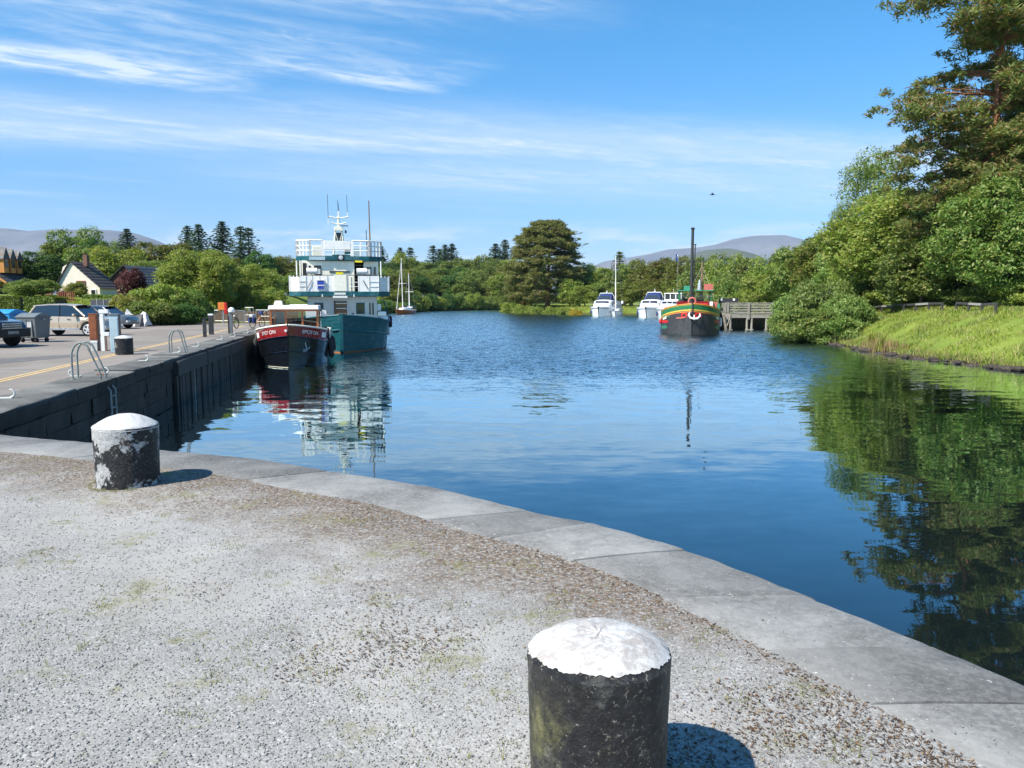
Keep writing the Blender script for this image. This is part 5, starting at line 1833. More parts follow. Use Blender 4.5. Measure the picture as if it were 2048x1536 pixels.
# ---------------------------------------------------------------- motor cruisers and yachts
def cruiser(px, py, rz, label, top, panes, scale=1.0):
    p = at(px, py, ZW)
    o = empty('motor_cruiser', (p.x, p.y, ZW), rz, label, 'boat', 'white motor cruisers along the far bank')
    o.scale = (scale,) * 3
    st = [(0.0, 0.10, 1.62, 0.05, 0.5), (0.5, 0.85, 1.58, 0.5, 0.4), (1.2, 1.45, 1.52, 1.05, 0.25), (2.2, 1.85, 1.44, 1.55, 0.1), (3.5, 2.0, 1.38, 1.8), (9.5, 1.95, 1.30, 1.8)]
    H = Hull(st, 1.1, -0.4)
    ys = np.concatenate([dense(0, 3.5, 14), dense(4.5, 9.5, 5)])
    H.shell(MB(), lambda y: -0.4, lambda y: H.sheer(y) - 0.30, 4, ys).build('hull', M_gelcoat, o, smooth=True)
    H.shell(MB(), lambda y: H.sheer(y) - 0.30, lambda y: H.sheer(y), 2, ys, out=0.02).build('topside', M_gelcoat, o, smooth=True)
    H.stern(MB()).build('transom', M_gelcoat, o)
    H.deck(MB(), 0.02, ys).build('deck', M_gelcoat, o)
    H.rail(MB(), lambda y: H.sheer(y) - 0.28, 0.04, ys, out=0.02).build('rubbing_strake', M_pipe, o)
    for z, a, b in ((0.75, 1.0, 6.0), (0.52, 1.4, 5.0)):
        H.shell(MB(), lambda y: z, lambda y: z + 0.06, 1, dense(a, b, 10), out=0.012).build('side_stripe', M_darkblue, o)
    # coachroof: lofted from a low raked nose to the wheelhouse
    secs = [(1.3, 0.9, 1.55), (2.0, 1.35, 1.95), (2.9, 1.60, 2.45), (3.6, 1.68, 2.62), (5.2, 1.70, 2.66), (9.2, 1.70, 2.5)]
    rows = []
    for y, hw, zt in secs:
        zb = 1.3
        rows.append([(-hw, y, zb), (-hw * 0.97, y, lerp(zb, zt, 0.6)), (-hw * 0.86, y, lerp(zb, zt, 0.93)), (-hw * 0.5, y, zt + 0.04), (0, y, zt + 0.07), (hw * 0.5, y, zt + 0.04), (hw * 0.86, y, lerp(zb, zt, 0.93)), (hw * 0.97, y, lerp(zb, zt, 0.6)), (hw, y, zb)])
    mb = MB().grid(rows)
    mb.add(rows[0], [tuple(range(9))])
    mb.add(rows[-1], [tuple(range(8, -1, -1))])
    mb.build('coachroof', M_gelcoat, o, smooth=True)
    # raked windows on the nose, proud of the moulding
    span = 2.3
    for k in range(panes):
        x0 = -span / 2 + span * k / panes + 0.06
        x1 = -span / 2 + span * (k + 1) / panes - 0.06
        vv = []
        for (x, u) in ((x0, 0.28), (x1, 0.28), (x1, 0.80), (x0, 0.80)):
            y = lerp(2.0, 2.9, u)
            vv.append((x, y - 0.06, lerp(1.99, 2.49, u) + 0.05))
        MB().prism(vv, (0, -0.012, 0.012)).build('fore_window', M_darkglass, o)
    for s_ in (-1, 1):
        MB().box((s_ * 1.665, 4.6, 2.15), (0.06, 1.6, 0.36)).build('side_window', M_darkglass, o)
        MB().lathe([(0.24, 0), (0.24, 0.03), (0.02, 0.035)], 14).build('porthole', M_darkglass, o).matrix_local = Matrix.Translation((s_ * 1.60, 3.1, 2.0)) @ Matrix.Rotation(s_ * R(90), 4, 'Y')
    # top: canvas or hard wheelhouse
    if top == 'canvas':
        rows = []
        for y, hw, zt in ((3.9, 1.15, 2.7), (4.3, 1.12, 3.35), (4.9, 1.05, 3.62), (6.3, 1.05, 3.62), (7.2, 1.1, 3.2)):
            rows.append([(-hw * 1.05, y, 2.6), (-hw, y, lerp(2.6, zt, 0.75)), (-hw * 0.6, y, zt), (hw * 0.6, y, zt), (hw, y, lerp(2.6, zt, 0.75)), (hw * 1.05, y, 2.6)])
        MB().grid(rows).build('canopy', M_darkblue, o, smooth=True)
        vv = [(-0.95, 3.84, 2.78), (0.95, 3.84, 2.78), (0.80, 4.18, 3.28), (-0.80, 4.18, 3.28)]
        MB().prism(vv, (0, -0.02, 0.015)).build('screen', M_houseglass, o)
        MB().tube([(-1.25, 5.6, 2.6), (-1.28, 5.5, 3.2), (-1.0, 5.3, 3.72), (1.0, 5.3, 3.72), (1.28, 5.5, 3.2), (1.25, 5.6, 2.6)], 0.07, 8).build('roll_bar', M_gelcoat, o, smooth=True)
        MB().lathe([(0.16, 0), (0.16, 0.1), (0.06, 0.18), (0.03, 0.5)], 10, (0.1, 5.3, 3.72)).build('radar_dome', M_white, o)
    else:
        fr = MB()
        fr.box((0, 5.6, 3.62), (2.6, 2.6, 0.10))
        for x in (-1.2, -0.4, 0.4, 1.2):
            fr.box((x, 4.4, 3.1), (0.10, 0.08, 0.95))
            fr.box((x, 6.8, 3.1), (0.10, 0.08, 0.95))
        fr.box((0, 4.4, 2.68), (2.5, 0.09, 0.12))
        fr.build('wheelhouse', M_gelcoat, o, bevel=0.03)
        for x in (-0.8, 0, 0.8):
            MB().box((x, 4.42, 3.12), (0.70, 0.02, 0.80)).build('windscreen', M_houseglass, o)
        MB().tube([(0.0, 4.6, 3.6), (0.0, 4.6, 4.3)], 0.025, 5).build('aerial', M_white, o)
    # pulpit
    pp = [H.pt(-1, 2.2, H.sheer(2.2) + 0.55), H.pt(-1, 0.9, H.sheer(0.9) + 0.6), Vector((0, -0.05, 2.25)), H.pt(1, 0.9, H.sheer(0.9) + 0.6), H.pt(1, 2.2, H.sheer(2.2) + 0.55)]
    MB().tube(pp, 0.02, 5).build('pulpit', M_steel, o)
    for q in pp:
        MB().tube([q, Vector((q.x, q.y, H.sheer(max(q.y, 0))))], 0.016, 5).build('pulpit_post', M_steel, o)
    MB().lathe([(0.02, -0.35), (0.12, -0.25), (0.12, 0.25), (0.02, 0.35)], 10, tuple(H.pt(-1, 2.0, 0.7, 0.12))).build('fender', M_darkblue, o)
    # outboard gear bulge seen past the side
    MB().box((2.15, 8.0, 2.2), (0.35, 0.8, 0.5)).build('life_sling', M_white, o, bevel=0.08)
    return o


cruiser(1196, 633, R(-14) - 0.12, 'white motor cruiser with navy canopy next to the moored yacht and grassy spit', 'canvas', 1, 1.25)
cruiser(1291, 636, R(-14) - 0.16, 'white motor cruiser with navy canopy and two fore windows, between yacht and hard-topped cruiser', 'canvas', 2, 1.28)
cruiser(1330, 638, R(-14) - 0.20, 'white motor cruiser with hard-topped wheelhouse partly behind the striped barge', 'hard', 3, 1.25)


def yacht(px, py, rz, mast_h, L, beam, label, hullm, masts, mastm, scale=1.0):
    p = at(px, py, ZW)
    o = empty('sailing_yacht', (p.x, p.y, ZW), rz, label, 'sailing boat', 'moored sailing yachts')
    hb = beam / 2
    st = [(0.0, 0.06, 1.15, 0.03, 0.6), (0.10 * L, hb * 0.45, 1.08, hb * 0.25, 0.4), (0.25 * L, hb * 0.85, 1.0, hb * 0.65, 0.1), (0.5 * L, hb, 0.92, hb * 0.9), (0.85 * L, hb * 0.85, 0.90, hb * 0.7), (L, hb * 0.6, 0.95, hb * 0.45)]
    H = Hull(st, 1.0, -0.4)
    ys = dense(0, L, 18)
    H.shell(MB(), lambda y: -0.4, lambda y: H.sheer(y), 4, ys).build('hull', hullm, o, smooth=True)
    H.stern(MB()).build('transom', hullm, o)
    H.deck(MB(), 0.01, ys).build('deck', M_gelcoat, o)
    H.rail(MB(), lambda y: H.sheer(y) - 0.05, 0.035, ys, out=0.01).build('rubbing_strake', M_wood if hullm is not M_gelcoat else M_darkblue, o)
    rows = []
    for t, hw, zt in ((0.25, 0.35, 1.15), (0.34, 0.55, 1.42), (0.62, 0.62, 1.5), (0.66, 0.6, 1.1)):
        hw *= hb
        rows.append([(-hw, t * L, 0.95), (-hw * 0.9, t * L, zt), (0, t * L, zt + 0.08), (hw * 0.9, t * L, zt), (hw, t * L, 0.95)])
    mb = MB().grid(rows)
    mb.add(rows[0], [tuple(range(5))])
    mb.build('coachroof', M_gelcoat, o, smooth=True)
    MB().box((0.0, 0.36 * L, 1.40), (hb * 0.8, 0.05, 0.14)).build('fore_window', M_darkglass, o)
    for (t, hgt, rad) in masts:
        lean = -0.015 * hgt
        MB().tube([(0, t * L, 1.0), (lean, t * L, hgt)], [rad, rad * 0.7], 8).build('mast', mastm, o, smooth=True)
        MB().tube([(-hb * 0.6, t * L, hgt * 0.55), (hb * 0.6, t * L, hgt * 0.55)], 0.03, 5).build('spreader', M_steel, o)
        for s_ in (-1, 1):
            MB().tube([(s_ * hb * 0.85, t * L + 0.2, 1.0), (s_ * hb * 0.6, t * L, hgt * 0.55), (lean, t * L, hgt * 0.97)], 0.012, 4).build('shroud', M_steel, o)
        MB().tube([(0, t * L + 0.1, 1.9), (0, min(t * L + 0.38 * L, L), 1.85)], [0.12, 0.08], 8).build('boom', M_darkblue if mastm is not M_wood else M_tanblind, o, smooth=True)
    MB().tube([(0, 0.1, 1.1), (-0.015 * mast_h, masts[0][0] * L, mast_h * 0.95)], [0.05, 0.03], 6).build('furled_jib', M_white, o)
    return o


yacht(1230, 633, R(-10), 12.2, 8.5, 2.9, 'white yacht with one tall pale mast between the two canopied cruisers', M_gelcoat, [(0.42, 12.2, 0.09)], M_cream)
yacht(793, 629, R(-14), 12.6, 10.0, 3.2, 'tan-hulled ketch with two white masts against the wooded bank', M_wood, [(0.38, 12.7, 0.11), (0.80, 9.3, 0.09)], M_white)
yacht(818, 625, R(4), 10.6, 9.0, 2.8, 'dark-hulled yacht with varnished wooden mast beside the tan ketch', M_blackdull, [(0.40, 10.5, 0.10)], M_larch)


# ---------------------------------------------------------------- timber jetty
def jetty():
    c = at(1497, 660, ZW)
    o = empty('jetty', (c.x, c.y, ZW), R(-3), 'weathered grey timber jetty with plank rails beside the charcoal barge', 'jetty')
    W = 5.4
    dk = 1.75
    rr = random.Random(4)
    n = 22
    for k in range(n):
        x = -W / 2 + W * (k + 0.5) / n
        MB().box((x, 1.6, dk + rr.uniform(-0.01, 0.01)), (W / n - 0.03, 3.2, 0.07)).build('deck_board', M_greywood, o)
    for y in (0.03, 3.1):
        MB().box((0, y, dk - 0.20), (W, 0.16, 0.30)).build('beam', M_greywood, o)
    # front rails between posts
    for xa, xb in ((-2.3, -0.18), (0.02, 2.45)):
        for z in (2.02, 2.32, 2.62, 2.90):
            MB().box(((xa + xb) / 2, -0.02 + rr.uniform(-0.01, 0.01), z), (xb - xa, 0.07, 0.17 + rr.uniform(-0.03, 0.03)), rz=rr.uniform(-0.006, 0.006)).build('rail_board', M_greywood, o)
    MB().box((-0.1, -0.02, 3.10), (5.3, 0.16, 0.10)).build('hand_rail', M_greywood, o)
    for x in (-2.45, -0.08, 2.6):
        MB().box((x, -0.08, 2.2), (0.22, 0.2, 1.95)).build('rail_post', M_greywood, o)
    # piles: pairs with a cap
    for x in (-2.3, 0.1, 2.3):
        for dx_ in (-0.26, 0.26):
            MB().tube([(x + dx_, 0.1, -1.2), (x + dx_ + rr.uniform(-0.03, 0.03), 0.1, dk - 0.36)], 0.13, 10).build('pile', M_greywood, o, smooth=True)
            MB().tube([(x + dx_, 3.0, -1.2), (x + dx_, 3.0, dk - 0.36)], 0.13, 10).build('pile', M_darkwood, o, smooth=True)
        MB().box((x, 0.1, 0.02), (0.9, 0.3, 0.14)).build('pile_sill', M_greywood, o)
    MB().box((0, 2.95, 0.7), (W, 0.1, 2.2)).build('back_boarding', M_darkwood, o)
    # return rail to the bank
    for z in (2.1, 2.5, 3.05):
        MB().box((3.9, 0.35, z), (2.4, 0.08, 0.13), rz=R(8)).build('rail_board', M_greywood, o)
    # side rails and leaning timbers at the barge end
    for y in (0.7, 1.5, 2.4):
        MB().box((-2.55, y, 2.4), (0.14, 0.14, 1.4)).build('rail_post', M_greywood, o)
    for k, x in enumerate((-3.0, -2.85)):
        MB().tube([(x, -0.2, 1.7), (x + 0.15, -0.25, 0.8), (x + 0.35, -0.2, -0.3)], 0.06, 6).build('fender_pole', M_greywood, o)
    # dark notice boards behind the rail
    MB().box((-1.6, 3.4, 3.35), (2.3, 0.08, 0.6)).build('notice_board', M_tarp, o)
    for x in (-2.5, -1.0):
        MB().box((x, 3.34, 3.5), (0.24, 0.02, 0.3)).build('notice', M_white, o)
        MB().tube([(x, 3.42, 1.75), (x, 3.42, 3.5)], 0.04, 6).build('notice_post', M_greywood, o)
    # loops of rope and chain
    MB().tube(catmull([(-3.2, -0.3, 2.2), (-2.9, -0.4, 1.2), (-2.6, -0.4, 0.5), (-2.35, -0.35, 1.1), (-2.2, -0.2, 2.0)], 5), 0.035, 6).build('rope_loop', M_rope, o)
    MB().tube(catmull([(-2.5, -0.35, 1.9), (-2.3, -0.4, 1.3), (-2.5, -0.4, 0.7)], 5), 0.035, 6).build('rope_loop', M_rope, o)
    return o


jt = jetty()
# mooring warp from the barge to the jetty
bp = bpy.data.objects['barge.001'].matrix_basis @ Vector((2.75, 2.9, 2.35)) if 'barge.001' in bpy.data.objects else Vector((21, 82, 0.5))
jp = Vector(jt.location) + Vector((2.55, -0.2, 1.85))
mid = (bp + jp) / 2 - Vector((0, 0, 0.18))
tag(MB().tube(catmull([bp, mid, jp], 6), 0.055, 6).build('mooring_rope', M_rope), 'pale mooring rope stretched from the striped barge to the jetty', 'rope')
# warps of the moored boats on the car park quay
b0_ = bpy.data.objects['barge']
for (lx, ly, lz), (hx, hy), lb in (((-1.2, 1.1, 2.1), (464, 674), 'slack mooring rope from the black barge bow to a white quay hook'), ((-1.95, 6.0, 1.8), (512, 661), 'mooring rope from the side of the black barge to the quay coping')):
    a_ = b0_.matrix_basis @ Vector((lx, ly, lz))
    c_ = at(hx, hy, ZQ)
    c_.x = min(c_.x, quay_x(c_.y) - 0.28)
    c_.z = ZQ + 0.12
    m_ = (a_ + c_) / 2 - Vector((0, 0, 0.22))
    tag(MB().tube(catmull([a_, m_, c_], 7), 0.022, 6).build('mooring_rope', M_pipe), lb, 'rope')

# ---------------------------------------------------------------- cars
def wheel(parent, x, y, r, w_, face, spokes=5):
    """tyre with an alloy rim; axle along y, face = side that shows"""
    prof = [(r * 0.66, -w_ / 2), (r * 0.94, -w_ / 2), (r, -w_ / 2 + 0.04), (r, w_ / 2 - 0.04), (r * 0.94, w_ / 2), (r * 0.66, w_ / 2)]
    M_ = Matrix.Translation((x, y, r)) @ Matrix.Rotation(R(90), 4, 'X')
    wh = MB().lathe(prof, 24).build('wheel', M_tyre, parent, smooth=True)
    wh.matrix_local = M_
    rim = MB()
    n = 30
    rows = [[(q * math.cos(2 * math.pi * k / n), q * math.sin(2 * math.pi * k / n), z) for k in range(n)] for q, z in ((r * 0.70, -face * w_ * 0.52), (r * 0.66, -face * w_ * 0.56), (r * 0.58, -face * w_ * 0.52))]
    rim.grid(rows, closed=True)
    for k in range(spokes):
        a = 2 * math.pi * k / spokes + 0.3
        d, e = Vector((math.cos(a), math.sin(a), 0)), Vector((-math.sin(a), math.cos(a), 0))
        z = Vector((0, 0, -face * w_ * 0.535))
        rim.add([d * 0.05 + e * r * 0.10 + z, d * 0.05 - e * r * 0.10 + z, d * r * 0.62 - e * r * 0.13 + z, d * r * 0.62 + e * r * 0.13 + z], [(0, 1, 2, 3)])
    rim.lathe([(r * 0.16, 0), (r * 0.16, 0.01)], 12, (0, 0, -face * w_ * 0.54))
    o = rim.build('rim', M_alloy, wh)
    return wh


def car(loc, rz, L, W, prof_low, prof_glass, zb, wheels, wr, paint, label, lower=None):
    """car seen from its side: x forward, y to its left. prof_low = upper line of the body (x, z); prof_glass = window band outline"""
    o = empty('parked_car', loc, rz, label, 'car', 'cars parked on the quay')
    # body: side outline with wheel arches, lofted across the width with rounded shoulders
    def arches(x):
        z = zb
        for wx in wheels:
            d = abs(x - wx)
            if d < wr * 1.16:
                z = max(z, wr + math.sqrt(max(0, (wr * 1.16) ** 2 - d * d)) * 0.98)
        return z
    xs = np.linspace(prof_low[0][0], prof_low[-1][0], 64)
    px_, pz_ = [p[0] for p in prof_low], [p[1] for p in prof_low]
    rows = []
    for x in xs:
        zt = float(np.interp(x, px_, pz_))
        zl = min(arches(x), zt - 0.05)
        end = min((x - xs[0]) / 0.45, (xs[-1] - x) / 0.5, 1.0)
        hw = W / 2 * (0.80 + 0.20 * math.sin(max(end, 0) * math.pi / 2))
        mid_ = lerp(zl, zt, 0.62)
        sec = [(-hw * 0.96, zl), (-hw, mid_ - 0.12), (-hw * 0.995, mid_), (-hw * 0.95, zt - 0.05), (-hw * 0.86, zt), (hw * 0.86, zt), (hw * 0.95, zt - 0.05), (hw * 0.995, mid_), (hw, mid_ - 0.12), (hw * 0.96, zl)]
        rows.append([(x, y_, z_) for y_, z_ in sec])
    mb = MB().grid(rows)
    mb.add(rows[0], [tuple(range(10))])
    mb.add(rows[-1], [tuple(range(9, -1, -1))])
    body = mb.build('body', paint, o, smooth=True)
    # greenhouse: tapered glass volume, then painted roof and pillars proud of it
    g = prof_glass
    n = len(g)
    lo = W / 2 * 0.90
    hi = W / 2 * 0.70
    zmin, zmax = min(p[1] for p in g), max(p[1] for p in g)
    def half(z):
        return lerp(lo, hi, (z - zmin) / (zmax - zmin))
    for s_ in (1,):
        vv = [(x, -half(z), z) for x, z in g] + [(x, half(z), z) for x, z in g]
        ff = [tuple(range(n)), tuple(range(2 * n - 1, n - 1, -1))] + [(k, k + n, (k + 1) % n + n, (k + 1) % n) for k in range(n)]
        MB().add(vv, ff).build('glass', M_darkglass, o)
    top = [p for p in g if p[1] > zmax - 0.10]
    top = sorted(top)
    xa, xb = top[0][0] - 0.15, top[-1][0] + 0.12
    rows = []
    for x in np.linspace(xa, xb, 10):
        u = (x - xa) / (xb - xa)
        zz_ = zmax + 0.035 - 0.06 * (2 * u - 1) ** 2
        rows.append([(x, -hi * 1.03, zz_ - 0.05), (x, -hi * 0.9, zz_), (x, 0, zz_ + 0.03), (x, hi * 0.9, zz_), (x, hi * 1.03, zz_ - 0.05)])
    MB().grid(rows).build('roof', paint, o, smooth=True)
    for s_ in (-1, 1):
        for (x0, z0), (x1, z1), wd in ((g[0], g[1], 0.05), (g[-1], g[-2], 0.05)):
            MB().tube([(x0, s_ * (half(z0) + 0.005), z0), (x1, s_ * (half(z1) + 0.005), z1)], wd, 6).build('pillar', paint, o)
        xm = lerp(xs[0], xs[-1], 0.46)
        MB().tube([(xm, s_ * (half(zmin) + 0.004), zmin), (xm - 0.06, s_ * (half(zmax) + 0.004), zmax)], 0.035, 4).build('pillar', M_black, o)
        MB().box((lerp(xs[0], xs[-1], 0.66), s_ * (W / 2 + 0.08), zmin + 0.08), (0.12, 0.20, 0.14)).build('door_mirror', paint, o, bevel=0.03)
        for xd in (0.36, 0.58):
            MB().box((lerp(xs[0], xs[-1], xd), s_ * (W / 2 + 0.006), zmin - 0.14), (0.18, 0.02, 0.03)).build('door_handle', M_pipe, o)
        for xd in (0.46, 0.68):
            MB().box((lerp(xs[0], xs[-1], xd), s_ * (W / 2 * 0.995), lerp(zb, zmin, 0.55)), (0.012, 0.012, (zmin - zb) * 0.8)).build('door_seam', M_black, o)
        MB().box((lerp(xs[0], xs[-1], 0.5), s_ * (W / 2 * 0.985), zb + 0.05), (wheels[1] - wheels[0] - 2.5 * wr, 0.05, 0.10)).build('sill', lower or M_steel, o)
        MB().box((xs[-1] - 0.12, s_ * W * 0.33, lerp(zb, prof_low[-1][1], 0.78)), (0.26, W * 0.2, 0.15)).build('headlight', M_lens, o, bevel=0.03)
        MB().box((xs[0] + 0.05, s_ * W * 0.38, zmin - 0.12), (0.12, W * 0.12, 0.25)).build('tail_light', M_brightred, o, bevel=0.02)
        for wx in wheels:
            wheel(o, wx, s_ * (W / 2 - 0.13), wr, 0.24, s_)
    MB().box(((xs[0] + xs[-1]) / 2, 0, zb + 0.14), (xs[-1] - xs[0] - 0.5, W * 0.75, 0.3)).build('underbody', M_black, o)
    return o


suv = car(place(148, 671), R(-4), 4.67, 1.9,
          [(-2.33, 0.62), (-2.30, 0.98), (-2.22, 1.08), (-1.2, 1.10), (0.85, 1.06), (1.6, 1.02), (2.12, 0.90), (2.30, 0.66), (2.34, 0.50)],
          [(-1.98, 1.08), (-1.62, 1.60), (-0.9, 1.68), (0.1, 1.68), (0.55, 1.60), (1.25, 1.06)], 0.34, (-1.42, 1.42), 0.37, M_beigecar, 'beige metallic estate 4x4 parked broadside behind the service pillars')
car(place(205, 657), R(-3), 4.5, 1.8,
    [(-2.2, 0.55), (-2.2, 0.92), (-1.2, 1.0), (0.9, 0.98), (1.6, 0.92), (2.1, 0.80), (2.2, 0.55)],
    [(-2.0, 0.98), (-1.75, 1.42), (-0.9, 1.50), (0.1, 1.50), (0.5, 1.44), (1.15, 0.97)], 0.30, (-1.38, 1.36), 0.33, M_silvercar, 'dark silver estate car mostly hidden behind the beige 4x4')
pk = car(place(-68, 693), R(-14), 5.1, 1.9,
         [(-2.6, 0.75), (-2.55, 1.15), (-1.0, 1.20), (0.9, 1.18), (1.6, 1.16), (2.25, 1.06), (2.45, 0.86), (2.50, 0.50)],
         [(-0.9, 1.18), (-0.7, 1.72), (-0.2, 1.80), (0.5, 1.78), (0.8, 1.70), (1.35, 1.17)], 0.42, (-1.6, 1.55), 0.40, M_navycar, 'dark navy pickup whose front shows beside the blue bin', M_black)
for k in range(3):
    MB().box((2.50, 0, 0.98 - 0.09 * k), (0.05, 0.9, 0.05)).build('grille_bar', M_steel, pk)
MB().box((2.53, 0, 0.62), (0.03, 0.52, 0.12)).build('number_plate', M_white, pk)
MB().box((2.42, 0, 0.60), (0.25, 1.75, 0.36)).build('bumper', M_black, pk, bevel=0.06)


# ---------------------------------------------------------------- bins, covered motorbike
def bin_(px, py, rz, w_, d, h, m_body, m_lid, label):
    o = empty('wheeled_bin', place(px, py), rz, label, 'bin', 'large wheeled bins on the quay')
    b = MB()
    b.add([(-w_ / 2 * 0.88, -d / 2 * 0.85, 0.20), (w_ / 2 * 0.88, -d / 2 * 0.85, 0.20), (w_ / 2 * 0.88, d / 2 * 0.85, 0.20), (-w_ / 2 * 0.88, d / 2 * 0.85, 0.20),
           (-w_ / 2, -d / 2, h), (w_ / 2, -d / 2, h), (w_ / 2, d / 2, h), (-w_ / 2, d / 2, h)], [(0, 3, 2, 1), (0, 1, 5, 4), (1, 2, 6, 5), (2, 3, 7, 6), (3, 0, 4, 7), (4, 5, 6, 7)])
    b.build('body', m_body, o, bevel=0.03)
    for k in range(3):
        MB().box((-w_ * 0.28 + w_ * 0.28 * k, -d / 2 * 0.93 - 0.02, h * 0.58), (0.07, 0.05, h * 0.66)).build('rib', m_body, o)
    MB().box((0, 0, h + 0.02), (w_ * 1.06, d * 1.06, 0.06)).build('rim', m_body, o, bevel=0.02)
    rows = []
    for k in range(9):
        t = k / 8
        rows.append([(-w_ / 2 * 1.02, lerp(-d / 2, d / 2, t), h + 0.05 + 0.16 * math.sin(t * math.pi)), (w_ / 2 * 1.02, lerp(-d / 2, d / 2, t), h + 0.05 + 0.16 * math.sin(t * math.pi))])
    mb = MB().grid(rows)
    for s_ in (0, 1):
        mb.add([r_[s_] for r_ in rows], [tuple(range(9))])
    mb.build('lid', m_lid, o, smooth=True)
    for sx in (-1, 1):
        for sy in (-1, 1):
            MB().tube([(sx * w_ * 0.36 - 0.04, sy * d * 0.32, 0.10), (sx * w_ * 0.36 + 0.04, sy * d * 0.32, 0.10)], 0.10, 12).build('caster', M_black, o, smooth=True)
    MB().box((w_ * 0.18, -d / 2 * 0.95 - 0.03, h * 0.72), (w_ * 0.22, 0.02, h * 0.22)).build('sticker', M_tarp2, o)
    for sx in (-1, 1):
        MB().tube([(sx * w_ * 0.53, -0.05, h - 0.08), (sx * w_ * 0.60, -0.05, h - 0.08)], 0.04, 8).build('trunnion', M_galv, o)
    return o


bin_(18, 681, R(-12), 1.25, 1.0, 1.30, M_blue, M_blue, 'bright blue wheeled bin beside the navy pickup')
bin_(70, 684, R(-10), 1.02, 0.95, 1.15, M_greyplastic, M_greyplastic, 'grey wheeled bin between the blue bin and the beige 4x4')


def covered_bike(px, py):
    o = empty('covered_motorbike', place(px, py), R(-10), 'motorbike under a dark and pale tarpaulin at the shrub edge', 'motorbike')
    def sheet(dx_, m, hs, wid, name):
        rows = []
        for k, (x, h) in enumerate(hs):
            row = []
            for j in range(11):
                u = -1 + 2 * j / 10
                z = h * (1 - abs(u) ** 1.8) + 0.02
                row.append((x + dx_ + 0.03 * math.sin(j * 2.1 + k), u * wid * (0.8 + 0.2 * math.sin(k * 1.7)), z))
            rows.append(row)
        MB().grid(rows).build(name, m, o, smooth=True)
    sheet(0, M_tarp2, [(-1.0, 0.15), (-0.85, 0.55), (-0.6, 1.25), (-0.35, 0.95), (0.0, 0.72), (0.35, 0.80), (0.7, 1.08), (0.92, 0.98), (1.05, 0.5), (1.1, 0.1)], 0.48, 'pale_cover')
    sheet(-0.02, M_tarp, [(-0.72, 0.35), (-0.55, 0.72), (-0.2, 0.84), (0.1, 0.80), (0.4, 0.88), (0.75, 0.96), (0.90, 0.60), (0.96, 0.3)], 0.56, 'dark_cover')
    for x in (-0.7, 0.7):
        wh = MB().lathe([(0.2, -0.06), (0.3, -0.05), (0.31, 0), (0.3, 0.05), (0.2, 0.06)], 18).build('wheel', M_tyre, o, smooth=True)
        wh.matrix_local = Matrix.Translation((x, 0, 0.31)) @ Matrix.Rotation(R(90), 4, 'X')
    return o


covered_bike(271, 653)


# ---------------------------------------------------------------- bicycle
def bicycle(px, py):
    o = empty('bicycle', place(px, py), R(72), 'loaded bicycle with dark bags leaning by the steel gate', 'bicycle')
    for x in (-0.52, 0.52):
        rows = []
        for k in range(28):
            a = 2 * math.pi * k / 28
            rows.append([((0.32 + 0.025 * math.cos(b)) * math.cos(a) + x, 0.025 * math.sin(b), (0.32 + 0.025 * math.cos(b)) * math.sin(a) + 0.345) for b in [2 * math.pi * j / 6 for j in range(6)]])
        rows.append(rows[0])
        wh = MB().grid(rows, closed=True).build('wheel', M_tyre, o, smooth=True)
        sp_ = MB()
        for k in range(10):
            a = 2 * math.pi * k / 10
            sp_.tube([(x, 0, 0.345), (x + 0.31 * math.cos(a), 0, 0.345 + 0.31 * math.sin(a))], 0.004, 3)
        sp_.build('spokes', M_steel, wh)
    fr = MB()
    bb, hd, st = Vector((-0.08, 0, 0.30)), Vector((0.36, 0, 0.80)), Vector((-0.22, 0, 0.82))
    for a, b in ((bb, hd), (bb, st), (st, hd), (bb, Vector((-0.52, 0, 0.345))), (st, Vector((-0.52, 0, 0.345))), (hd, Vector((0.52, 0, 0.345)))):
        fr.tube([a, b], 0.02, 6)
    fr.build('frame', M_orange, o)
    MB().tube([(0.34, -0.28, 1.02), (0.36, 0, 0.95), (0.34, 0.28, 1.02)], 0.015, 6).build('handlebar', M_black, o)
    MB().tube([(0.36, 0, 0.80), (0.36, 0, 0.95)], 0.018, 6).build('stem', M_black, o)
    MB().box((-0.25, 0, 0.92), (0.26, 0.14, 0.06), tx=0.7).build('saddle', M_black, o, bevel=0.02)
    for s_ in (-1, 1):
        MB().box((-0.55, s_ * 0.16, 0.55), (0.34, 0.14, 0.36)).build('pannier', M_darkblue, o, bevel=0.04)
    MB().box((0.44, 0, 1.02), (0.2, 0.3, 0.24)).build('bar_bag', M_darkblue, o, bevel=0.05)
    MB().box((-0.5, 0, 0.84), (0.4, 0.3, 0.2)).build('rack_bag', M_tarp2, o, bevel=0.06)
    return o


bicycle(515, 656)


